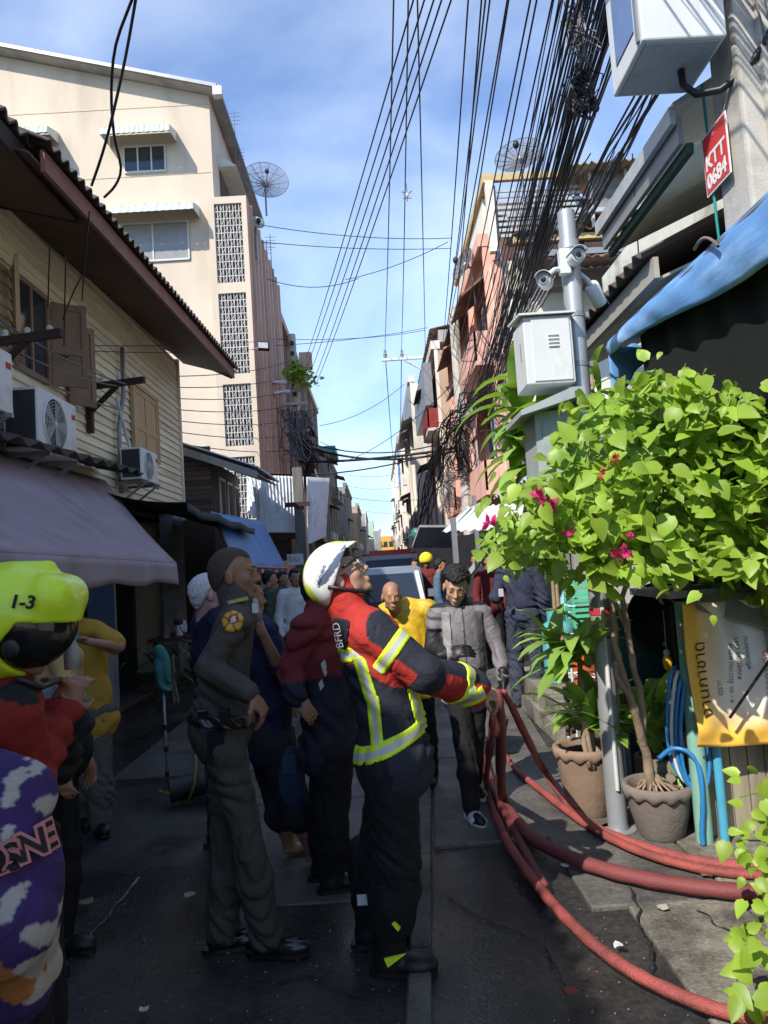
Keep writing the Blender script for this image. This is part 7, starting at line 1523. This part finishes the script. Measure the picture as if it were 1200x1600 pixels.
for n in 'rl':
    a = YJ['an'+n]; t = nrm(YJ['toe'+n]); w = np.cross((0, 0, 1), t); z0 = a[2]-.083; P = [V(a[0], a[1], z0)+t*(.055+.14*math.cos(k))+w*.052*math.sin(k) for k in np.linspace(0, 2*math.pi, 20, endpoint=False)]
    b = MB(); b.prism(P, (0, 0, .022)); o = b.build('slipper_sole', mat('slipper_grey', (.5, .5, .5)), yp)
    b = MB(); b.sheet(lambda u, v: V(a[0], a[1], z0)+t*(.05+.08*v)+w*.056*math.cos(math.pi*u)+V(0, 0, .015+.058*math.sin(math.pi*u)*(1-.3*v)), 12, 4, .008); b.build('slipper_strap', mat('slipper_grey', (.5, .5, .5)), o, True)

# ---- bald man in the yellow raincoat
J = stand(.1, 5.5, 195, 1.56)
J['head'] = at(612, 932, 5.35); J['neck'] = at(628, 968, 5.48)
dx = at(648, 1000, 5.5)[0]
for k in ('pelvis', 'belly', 'chest', 'shl', 'shr', 'ell', 'elr', 'wrl', 'wrr', 'hipl', 'hipr', 'knl', 'knr', 'anl', 'anr'): J[k] = J[k]+V(dx-.1-.04, 0, 0)
J.update(hf=V(.12, -1, -.08), hu=V(0, -.05, 1), wrl=J['belly']+V(.16, -.2, .0), hdl=V(-.3, -.5, -.3))
YEL = CL('yellow_raincoat', (.62, .4, .025), rough=.45, bump=.35)
person('person', 'bald man in bright yellow raincoat between the firefighter and the young man', J, S_MED, dict(m=YEL, o=.025, amp=.006, hem=.2, collar=.25, name='raincoat', flare=.02), dict(m=M_BLKT, o=.015), None, vox=.009, seed=18, feet=dict(m=M_RUB))

# ---- navy uniform from behind
J = stand(1.5, 7.9, 20, 1.76)
J.update(wrl=J['belly']+V(-.22, .2, .05), ell=J['belly']+V(-.28, -.02, .05), head=J['head']+V(.0, .08, -.06), hf=V(.2, 1, -.5), hu=V(0, .5, 1))
np_, nj = person('person', 'stout man in navy uniform seen from behind near the gas cylinder', J, S_MED, dict(m=M_NAVY, o=.025, amp=.009, hem=.0, collar=.3), dict(m=CL('navy_trousers', (.04, .045, .075)), o=.015, amp=.007, flare=.02), dict(m=M_HBLK), vox=.01, seed=20, feet=dict(m=M_RUB, h=.1, name='boot'), width=1.08, belly=.03)
c = at(782, 926, 7.62); b = MB(); b.box(c[0]-.02, c[0]+.03, c[1]-.0, c[1]+.006, c[2]-.04, c[2]+.04); b.build('sleeve_badge', mat('grey_print', (.45, .45, .48)), np_)

# ---- neon helmet firefighter at the left edge
NJ = stand(-.98, 1.95, 75, 1.72)
hc = at(22, 985, 1.86)
NJ.update(head=hc, hf=nrm(V(1, .05, -.12)), hu=V(.12, 0, 1), neck=at(-10, 1085, 1.9), chest=at(-30, 1190, 1.92), belly=at(-35, 1330, 1.95), pelvis=at(-35, 1450, 1.98), shr=at(18, 1120, 1.75), shl=at(0, 1105, 2.08), elr=at(36, 1222, 1.78), wrr=at(92, 1120, 2.0), ell=at(85, 1190, 2.12), wrl=at(112, 1120, 2.05),
          hdl=V(-.05, 0, 1), hnl=V(-.6, -.5, 0), curll=.8, hdr=V(.2, .3, .6), hnr=V(0, .9, 0), curlr=.6)
def ncol(P):
    c = np.tile(REDC*.5, (len(P), 1)); q = at(22, 1083, 1.7); c = mixc((np.abs(P[:, 0]-q[0]) < .05) & (np.abs(P[:, 2]-q[2]-.3*(P[:, 0]-q[0])*-1) < .022) & (P[:, 1] < 1.8), V(.01, .01, .01), c)
    t, L, w, u = segd(P, NJ['ell'], NJ['wrl']); c = mixc((np.linalg.norm(w, axis=1) < .085) & (t > -.04) & (t < L+.05), DNAV*.6, c); return c
nf, njk = person('person', 'firefighter in neon yellow helmet marked 1-3 and red coat, at the left edge', NJ, S_DRK, dict(m=M_TURN, o=.026, amp=.009, colfn=ncol, hem=.03, collar=.75, name='jacket'), dict(m=M_BLKT, o=.03, amp=.004), None, vox=.0085, seed=25, feet=dict(m=M_RUB, h=.2, name='boot', bulk=1.25))
def helmet_neon(root, c, f, r, u):
    s = SDF(.006); A = [r, f, u]; hc = c+u*.03
    s.ell(hc, V(.128, .158, .135), A, .02); s.ell(hc-f*.04-u*.06, V(.122, .12, .1), A, .03); s.cap(hc+f*.1+u*.06-r*.05, hc+f*.1+u*.06+r*.05, .055, k=.03); s.cap(hc-f*.12+u*.1, hc+f*.07+u*.13, .02, .018, .025)
    loc = lambda X, Y, Z: ((X-c[0])*r[0]+(Y-c[1])*r[1]+(Z-c[2])*r[2], (X-c[0])*f[0]+(Y-c[1])*f[1]+(Z-c[2])*f[2], (X-c[0])*u[0]+(Y-c[1])*u[1]+(Z-c[2])*u[2])
    def cut(X, Y, Z):
        x, y, z = loc(X, Y, Z); low = -.115-z+.1*y; face = np.minimum(y-(.03+.02*np.sin(z*40)), .03-z)
        inner = .9-np.sqrt((x/.12)**2+(y/.148)**2+((z-.02)/.135)**2); return np.maximum(np.maximum(low, face), inner*.12)
    o = sdf_obj('helmet', s, M_NEON, root, None, cut=cut)
    s2 = SDF(.006); s2.ell(hc-u*.01, V(.121, .15, .125), A, .02)
    def cut2(X, Y, Z):
        x, y, z = loc(X, Y, Z); return np.maximum(np.maximum(np.maximum(-(y-.02), z-.05), -.085-z), (.9-np.sqrt((x/.115)**2+(y/.145)**2+((z-.02)/.12)**2))*.12)
    sdf_obj('visor', s2, mat('visor_black', (.01, .012, .012), rough=.12, spec=.6), root, cut=cut2)
    b = MB(); p = c+r*.123-f*.075+u*.02; b.prism([p+f*-.05-u*.018, p+f*.045-u*.02, p+f*.07+u*.02, p-f*.05+u*.022], r*.012); b.build('grey_panel', mat('panel_grey', (.25, .27, .3), rough=.3), o)
    for (dy, dz, ln, hh) in ((-.02, -.03, .09, .012), (-.02, -.075, .08, .012)): b = MB(); p = c+r*.118-f*-dy*0+f*(-.045)+u*(dz); b.obox(p, f*ln*.6, r*.006, u*hh); b.build('trim', M_NEON, o)
    text('lettering', '1-3', .045, c+r*.126+f*.035+u*.066, f, u*.9-r*.35, mat('black_print', (.01, .01, .01)), o, bold=.001)
    b = MB(); b.ell(c+r*.118+f*.045-u*.03, (.008, .022, .022), 12, 0, np.array([r, f, u]).T); b.build('pivot_knob', M_BLK, o, True)
    b = MB(); b.tube([c+r*.1+f*.06-u*.1, c+r*.06+f*.1-u*.125, c-r*.06+f*.1-u*.125], .008, 6); b.build('chin_strap', M_BLK, root, True)
f_, r_, u_ = frame(NJ); helmet_neon(nf, NJ['head'], f_, r_, u_)
c = at(113, 1045, 2.02); r = empty('water_bottle', c, 'small clear water bottle with a blue cap in the neon helmeted firefighter\'s hand', 'bottle')
b = MB(); b.lathe(c-V(0, 0, .0), [(.001, 0), (.02, 0), (.022, .05), (.012, .07), (.012, .078), (.001, .079)], 14); b.build('bottle', mat('clear_bottle', (.3, .34, .38), rough=.15), r, True); b = MB(); b.cyl(c+V(0, 0, .078), c+V(0, 0, .1), .0155, 12); b.build('cap', mat('blue_cap', (.05, .2, .6)), r)

# ---- purple printed shirt, bottom left
PJ = stand(-.84, 1.24, 20, 1.62)
PJ.update(head=at(-175, 1020, 1.3), shr=at(0, 1262, 1.2), elr=at(8, 1430, 1.17), wrr=at(0, 1560, 1.3), shl=V(-1.15, 1.4, 1.18), neck=at(-120, 1215, 1.28), chest=at(-125, 1380, 1.28), belly=at(-140, 1540, 1.26), pelvis=V(-.88, 1.25, .8))
rn = np.random.RandomState(4)
blobs = [(at(x, y, 1.13), s) for x, y, s in ((30, 1210, .011), (8, 1235, .014), (50, 1275, .012), (10, 1180, .012), (62, 1215, .008), (80, 1368, .013), (28, 1400, .014), (62, 1455, .014), (40, 1525, .022), (20, 1570, .02), (70, 1480, .008), (96, 1300, .008), (15, 1300, .008))]
def pcol(P):
    c = np.tile(V(.038, .018, .1), (len(P), 1))
    for p, s in blobs:
        a = np.arctan2(P[:, 2]-p[2], P[:, 0]-p[0]); R = s*(1+.22*np.sin(2*a+p[0]*90)+.15*np.sin(3*a)); d = np.hypot(P[:, 0]-p[0], (P[:, 2]-p[2])*.62); c = mixc(d < R*.9, V(.34, .32, .3), c)
    q = at(5, 1540, 1.13); c = mixc((np.hypot((P[:, 0]-q[0]), (P[:, 2]-q[2])*.4) < .022), V(.3, .12, .03), c); return c
pp, pj = person('person', 'person in purple shirt printed with white blobs and lettering, in the bottom left corner', PJ, S_MED, dict(m=CL('printed_purple_cloth', (.1, .05, .3), attr=True), o=.045, amp=.005, colfn=pcol, hem=.05, sleeve=1.7, flare=.02, name='shirt'), dict(m=CL('purple_trousers', (.065, .03, .2)), o=.04), dict(m=M_HBLK), vox=.006, seed=31, feet=dict(m=M_RUB))
D, lo, ax = pj.grid()
PKO, PKK = mat('pink_outline', (.5, .2, .2)), mat('black_print', (.01, .01, .01))
from mathutils.bvhtree import BVHTree
sh_ = [c for c in pp.children if c.name.startswith('shirt')][0]; bv_ = BVHTree.FromPolygons([v.co for v in sh_.data.vertices], [tuple(p.vertices) for p in sh_.data.polygons])
o0_ = origin(pp); cam_l = Vector((0, 0, CAM_H))-o0_
for ch, x, y in (('D', -22, 1362), ('I', 4, 1356), ('S', 16, 1352), ('N', 36, 1340), ('E', 64, 1326), ('Y', 84, 1316)):
    d = Vector(nrm(at(x+8, y-22, 1.13)-V(0, 0, CAM_H))); h = bv_.ray_cast(cam_l, d)
    if h[0] is None: continue
    n_ = V(*h[1]); n_ = n_ if n_ @ V(*d) < 0 else -n_; n_ = nrm(n_+V(-.0, -.35, .0)); p = V(*(h[0]+o0_))+n_*.006; rt = nrm(np.cross(V(-.22, 0, 1), n_)); upv = np.cross(n_, rt)
    text('print_outline', ch, .054, p-rt*.017-upv*.02, rt, upv, PKO, pp, bold=.0055, depth=.001)
    text('print_letter', ch, .054, p-rt*.017-upv*.02+n_*.0022, rt, upv, PKK, pp, bold=.001, depth=.001)

# ---- yellow shirt man drinking, and the pale shirt beside him
J = stand(-1.98, 5.0, 150, 1.62)
J.update(head=at(95, 945, 4.95), neck=at(108, 968, 5), shr=at(112, 985, 4.95), shl=at(150, 985, 5.0), ell=at(186, 1010, 4.9), wrl=at(140, 1003, 4.75), anl=gp(158, 1300), anr=gp(130, 1290), chest=at(130, 1030, 5), belly=at(138, 1080, 5), pelvis=at(142, 1125, 5), hipl=at(152, 1135, 5), hipr=at(133, 1135, 5), knl=at(158, 1215, 4.95), knr=at(138, 1215, 4.95), hdl=V(-.8, -.2, .3))
person('person', 'man in mustard yellow shirt and grey trousers under the lavender awning, elbow raised', J, S_MED, dict(m=CL('mustard_tee', (.42, .25, .03)), o=.02, hem=.04, sleeve=.8, flare=.02), dict(m=CL('grey_trousers', (.1, .09, .08)), o=.025, amp=.005, flare=.02), dict(m=M_HBLK), vox=.01, seed=35, feet=dict(m=M_RUB))
J = stand(-1.5, 3.3, 100, 1.6)
J.update(chest=at(92, 1075, 3.3), belly=at(100, 1120, 3.3), pelvis=at(100, 1170, 3.3), neck=at(98, 1010, 3.3), head=at(75, 960, 3.3), shr=at(98, 1030, 3.15), shl=at(112, 1030, 3.45), elr=at(115, 1130, 3.1), wrr=at(95, 1200, 3.1))
person('person', 'person in pale cream and white shirt half hidden behind the neon helmet', J, S_MED, dict(m=CL('cream_shirt', (.4, .36, .25), attr=True), colfn=lambda P: mixc(P[:, 2] > at(110, 1055, 3.3)[2], V(.4, .28, .12), V(.24, .25, .3)), o=.01, hem=.0, sleeve=.9), dict(m=M_BLKT, o=.02), dict(m=M_HBLK), vox=.01, seed=36, feet=dict(m=M_RUB))

# ---- small background figures
def extra(px, py_head, Y, a, h, lab, cloth, trous=M_BLKT, hairm=M_HBLK, helmet=None, seed=50, sk=S_MED):
    x = at(px, py_head, Y)[0]; J = stand(x, Y, a, h)
    rt, jk = person('person', lab, J, sk, dict(m=cloth, o=.025, hem=.03, sleeve=1.9), dict(m=trous, o=.025), None if helmet else dict(m=hairm), vox=.014, seed=seed, feet=dict(m=M_RUB), group='bystanders further down the street')
    if helmet:
        s = SDF(.012); s.ell(J['head']+V(0, 0, .04), V(.13, .15, .13), None, .02); c = J['head']; sdf_obj('helmet', s, helmet, rt, cut=lambda X, Y_, Z: c[2]-.02-Z+0*X+0*Y_)
extra(462, 915, 9.2, 160, 1.62, 'person in white shirt at the left stalls beyond the maroon shoulder', CL('white_shirt', (.6, .6, .6)), seed=51)
extra(668, 900, 13.5, 190, 1.74, 'distant firefighter with a yellow helmet and dark coat in front of the dark stall', CL('dark_red_coat', (.14, .02, .02)), helmet=mat('yellow_helmet', (.8, .65, .03), rough=.3), seed=52)
extra(687, 906, 12, 100, 1.64, 'distant person in steel blue shirt left of the young man\'s hair', CL('steel_blue', (.08, .14, .2)), seed=53)
extra(650, 905, 15, 180, 1.68, 'distant person in pale brown shirt beside the silver van', CL('pale_brown', (.3, .2, .16)), seed=54)
extra(745, 905, 14, 200, 1.7, 'distant person in dark clothes right of the young man\'s hair', CL('charcoal', (.03, .03, .035)), seed=55)
extra(440, 912, 11, 120, 1.6, 'distant person in dark grey by the stalls under the blue awning', CL('mid_grey', (.07, .07, .075)), seed=56)
extra(420, 915, 10, 80, 1.62, 'distant person in dull green by the stalls left of the maroon jacket', CL('dull_green', (.05, .06, .045)), seed=57)
extra(765, 908, 11, 160, 1.66, 'distant person in dark red cut off by the navy uniform', CL('dark_red_coat', (.14, .02, .02)), seed=58)

# garment details on the officer
for nm, (x, y, Y), sz in (('belt_pouch', (318, 1122, 3.1), (.022, .02, .035)), ('belt_pouch', (352, 1120, 3.02), (.02, .02, .03))):
    c = at(x, y, Y); b = MB(); b.obox(c, V(sz[0], 0, 0), V(0, sz[1], 0), V(0, 0, sz[2])); o = b.build(nm, M_LEATH if 'belt' in nm else M_OLIVE, op); m_ = o.modifiers.new('b', 'BEVEL'); m_.width = .004
b = MB(); c = OJ['pelvis']+upo*.06; b.obox(c+V(.118, 0, 0), V(.004, 0, 0), V(0, .025, 0), V(0, 0, .022)); b.build('buckle', M_SILV, op)
# ================================================================ VEHICLES AND THINGS IN THE SHADE
def wheel(c, R, W, root):
    c = V(*c); b = MB(); b.lathe(c-V(W/2, 0, 0), [(R*.6, 0), (R*.93, 0), (R, .03), (R, W-.03), (R*.93, W), (R*.6, W), (R*.6, 0)], 24, (1, 0, 0)); w = b.build('wheel', M_RUB, root, 'auto')
    b = MB(); b.lathe(c-V(W/2-.02, 0, 0), [(.001, 0), (R*.6, .0), (R*.6, W-.04), (.001, W-.04)], 16, (1, 0, 0)); b.build('rim', M_GREYM, w)
M_VAN = mat('silver_car_paint', (.2, .22, .25), rough=.4, metal=.2, coat=.2, var=.05); M_CGL = mat('windscreen_glass', (.02, .03, .05), rough=.25, spec=.3, var=.1)
# silver van coming from behind the bald man
vx, vy = -.1, 10.8
r = empty('parked_van', (vx, vy, 0), 'silver blue van facing the camera behind the bald man', 'van')
b = MB(); W = .84
prof = [(0, .35), (0, .82), (.25, .98), (1.0, 1.1), (1.72, 1.62), (2.0, 1.72), (4.4, 1.74), (4.6, 1.6), (4.65, .4), (4.6, .3), (.1, .3)]
P = [V(vx-W, vy+y, z*.9) for y, z in prof]; b.prism(P, (2*W, 0, 0)); o = b.build('body', M_VAN, r); m_ = o.modifiers.new('b', 'BEVEL'); m_.width = .05; m_.segments = 3
b = MB(); b.prism([V(vx-W+.1, vy+1.02, 1.005), V(vx+W-.1, vy+1.02, 1.005), V(vx+W-.16, vy+1.68, 1.435), V(vx-W+.16, vy+1.68, 1.435)], (0, -.012, .016)); b.build('windscreen', M_CGL, r)
b = MB(); b.prism([V(vx+W+.004, vy+1.3, 1.01), V(vx+W+.004, vy+1.9, 1.42), V(vx+W+.004, vy+4.2, 1.42), V(vx+W+.004, vy+4.2, 1.01)], (.006, 0, 0)); b.build('side_window', M_CGL, r)
for q in (-1, 1):
    b = MB(); b.ell((vx+q*.66, vy+.05, .75), (.14, .05, .09), 12); b.build('headlight', mat('lamp_glass', (.6, .62, .65), rough=.1), r, True)
    for yy in (.8, 3.8): wheel((vx+q*.74, vy+yy, .31), .31, .2, r)
    b = MB(); b.obox((vx+q*(W+.12), vy+1.15, 1.12), V(.08, 0, 0), V(0, .04, 0), V(0, 0, .06)); b.build('wing_mirror', M_VAN, r)
    b = MB(); b.beam((vx+q*(W-.06), vy+.98, 1.0), (vx+q*(W-.1), vy+1.68, 1.46), .07, .05); b.build('screen_pillar', mat('pale_trim', (.55, .58, .6)), r)
b = MB(); b.box(vx-.5, vx+.5, vy-.03, vy, .5, .68); b.build('grille', M_BLK, r); b = MB(); b.box(vx-.26, vx+.26, vy-.05, vy-.03, .38, .5); b.build('number_plate', M_WFRAME, r)
b = MB(); b.box(vx-.85, vx+.85, vy-.08, vy+.05, .32, .46); b.build('bumper', M_VAN, r)
# fire truck behind
tx, ty = at(611, 880, 26)[0], 26.0
r = empty('fire_truck', (tx, ty, 0), 'dark red and blue fire truck with a red light bar behind the silver van', 'truck')
b = MB(); b.box(tx-1.05, tx+1.05, ty, ty+1.8, .5, 1.2); b.box(tx-1.05, tx+1.05, ty+1.81, ty+6, .6, 2.05); b.build('body', mat('truck_dark_red', (.2, .02, .025), rough=.3), r)
b = MB(); b.prism([V(tx-1.0, ty+.02, 1.2), V(tx-1.0, ty+.2, 1.95), V(tx-1.0, ty+1.8, 1.95), V(tx-1.0, ty+1.8, 1.2)], (2.0, 0, 0)); b.build('cab', mat('truck_silver_blue', (.25, .3, .36), rough=.3), r)
b = MB(); b.prism([V(tx-.92, ty+.02, 1.25), V(tx+.92, ty+.02, 1.25), V(tx+.88, ty+.15, 1.8), V(tx-.88, ty+.15, 1.8)], (0, -.015, 0)); b.build('windscreen', M_CGL, r)
b = MB(); b.box(tx-.75, tx+.75, ty+.4, ty+.75, 1.96, 2.14); b.build('light_bar', mat('red_plastic', (.35, .02, .03), rough=.2), r)
b = MB(); b.box(tx-1.06, tx+1.06, ty-.06, ty-.002, .9, 1.08); b.build('white_stripe', M_WFRAME, r); b = MB(); b.box(tx-.12, tx+.12, ty-.07, ty-.062, 1.1, 1.2); b.build('badge', M_WFRAME, r)
for q in (-1, 1):
    for yy in (.9, 4.8): wheel((tx+q*.9, ty+yy, .45), .45, .28, r)
    b = MB(); b.ell((tx+q*.8, ty-.02, .78), (.13, .05, .1), 10); b.build('headlight', mat('lamp_glass', (.6, .62, .65)), r, True)
    b = MB(); b.box(tx+q*1.12-.06, tx+q*1.12+.06, ty+.1, ty+.16, 1.35, 1.75); b.build('wing_mirror', M_BLK, r)

# motorcycle in the shade left of the officer
mx_, my_ = -1.55, 7.3
r = empty('motorcycle', (mx_, my_, 0), 'dark motorcycle parked in deep shade behind the officer, headlight glinting', 'motorcycle')
for yy in (-.6, .62):
    b = MB(); b.lathe((mx_-.05, my_+yy, .29), [(.2, 0), (.28, 0), (.29, .05), (.28, .1), (.2, .1), (.2, 0)], 28, (1, 0, 0)); w = b.build('wheel', M_RUB, r, 'auto')
    b = MB()
    for k in range(10): th = k*math.pi/5; b.tube([V(mx_, my_+yy, .29), V(mx_, my_+yy+.21*math.cos(th), .29+.21*math.sin(th))], .006, 4)
    b.build('spokes', M_GREYM, w, kind='stuff')
b = MB(); b.tube([V(mx_, my_-.6, .29), V(mx_, my_-.42, .75), V(mx_, my_-.35, .98)], .03, 8); b.build('fork', M_GREYM, r, True)
b = MB(); b.ell((mx_, my_+.05, .62), (.13, .3, .16), 14); b.ell((mx_, my_-.45, .6), (.12, .1, .25), 12); b.build('fairing', mat('bike_black', (.02, .02, .025), rough=.2), r, True)
b = MB(); b.ell((mx_, my_+.45, .76), (.12, .42, .07), 14); b.build('saddle', M_LEATH, r, True)
b = MB(); b.tube([V(mx_-.34, my_-.25, 1.02), V(mx_-.1, my_-.36, .99), V(mx_+.1, my_-.36, .99), V(mx_+.34, my_-.25, 1.02)], .014, 8); b.build('handlebar', M_GREYM, r, True)
b = MB(); b.ell((mx_, my_-.48, .92), (.09, .06, .08), 14); b.build('headlight', mat('lamp_chrome', (.3, .32, .36), rough=.2, metal=.3), r, True)
b = MB(); b.tube([V(mx_+.12, my_-.05, .32), V(mx_+.14, my_+.3, .3), V(mx_+.15, my_+.8, .42)], [.03, .035, .05], 10); b.build('exhaust', mat('chrome', (.6, .6, .6), rough=.2, metal=.9), r, True)
for q in (-1, 1): b = MB(); b.tube([V(mx_+q*.28, my_-.28, 1.02), V(mx_+q*.34, my_-.3, 1.16)], .006, 5); b.ell((mx_+q*.35, my_-.3, 1.2), (.05, .012, .035), 10); b.build('mirror', M_BLK, r, True)

# teal mop on a stand
p = onZ(262, 1225, 0)
r = empty('teal_mop', p, 'teal cloth mop head propped upside down on a thin grey pole left of the officer', 'mop')
zt_ = at(256, 1075, p[1])[2]; zh = at(256, 1015, p[1])[2]; q = at(254, 1045, p[1]); b = MB(); b.tube([p, V((p[0]+q[0])/2, p[1], zt_*.5), V(q[0], p[1], zt_)], .011, 8); b.build('handle', M_GREYM, r, True)
for z in (.06, .25, .42): b = MB(); b.cyl(V(p[0], p[1], z), V(p[0], p[1], z+.04), .018, 8); b.build('collar', M_BLK, r)
s = SDF(.007); s.ell(V(q[0], p[1], (zt_+zh)/2), V(.065, .06, (zh-zt_)/2+.02), None, .02); s.cap(V(q[0]+.02, p[1], zt_), V(q[0]-.02, p[1], zh), .045, .04); sdf_obj('mop_head', s, CL('teal_cloth2', (.04, .17, .155), rough=.7), r, amp=.01, seed=3)
# breathing set on the ground
p = onZ(285, 1260, 0); r = empty('breathing_set', p, 'black and neon yellow breathing apparatus lying on the road by the officer\'s knee', 'equipment')
p = V(p[0], p[1], 0); b = MB(); b.tube([p+V(-.1, .05, .1), p+V(.16, .15, .12)], [.085, .085], 16); b.build('cylinder', M_BLK, r, 'auto')
b = MB(); b.ell(p+V(.18, .16, .12), (.05, .08, .08), 12); b.build('cylinder_end', mat('dull_neon', (.2, .23, .06)), r, True)
b = MB(); b.tube([p+V(.05, .0, .04), p+V(.1, -.02, .16), p+V(.1, .05, .3), p+V(.08, .1, .36)], .025, 8, flat=.4); b.build('strap', mat('dull_neon', (.2, .23, .06)), r, True)
b = MB(); b.tube([p+V(-.1+.06*math.cos(t), .02+.05*math.sin(t), .04+.02*t) for t in np.linspace(0, 4, 14)], .012, 6); b.build('air_hose', mat('dull_neon', (.2, .23, .06)), r, True)
# extinguisher-like silver tube, plant and poster in the dark shop
r = empty('shop_poster', (-3.25, 8.7, 1.1), 'dark blue poster on the grey pillar under the lavender awning', 'poster')
b = MB(); b.box(-3.28, -3.27, 8.35, 9.2, 1.0, 1.75); b.build('sheet', mat('poster_blue', (.02, .06, .14)), r)
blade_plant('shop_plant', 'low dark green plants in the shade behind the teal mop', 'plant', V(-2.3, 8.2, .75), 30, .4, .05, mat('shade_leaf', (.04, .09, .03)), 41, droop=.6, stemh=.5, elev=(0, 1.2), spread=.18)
r = empty('stall_table', (-2.7, 10.5, 0), 'cluttered dark stall table under the near black awning', 'table')
b = MB(); b.box(-3.1, -2.35, 9.9, 12.0, .78, .82); b.build('table_top', M_DWOOD, r)
for (x, y) in ((-3.05, 9.95), (-2.4, 9.95), (-3.05, 11.95), (-2.4, 11.95)): b = MB(); b.box(x, x+.05, y, y+.05, 0, .78); b.build('leg', M_DWOOD, r)
rn = np.random.RandomState(3)
names = ['rust red tin on the shaded stall table', 'pale jar on the shaded stall table', 'dull blue tub on the shaded stall table', 'white cup on the shaded stall table', 'brown jar on the shaded stall table', 'green tub at the far end of the shaded stall table']
for k, m in enumerate((M_RUST, M_WFRAME, M_NAVY, M_ACW, M_TERR, M_DGREEN)): x, y = -2.9+.1*(k % 3), 10.05+.3*k; b = MB(); b.lathe((x, y, .82), [(.001, 0), (.05, 0), (.055, .1), (.035, .14), (.035, .17), (.001, .175)], 14); b.build('jar', m, None, 'auto', names[k], 'jar', 'jars on the stall table', loc=(x, y, .82))
# a rear screen of houses behind the camera keeps the street canyon closed
r = empty('rear_house', (2.5, -6, 0), 'pale house on the right side behind the viewpoint', 'house')
b = MB(); b.box(3.6, 9, -30, -3, 0, 5.0); b.build('wall', M_CREAM2, r)

bpy.context.view_layer.update()
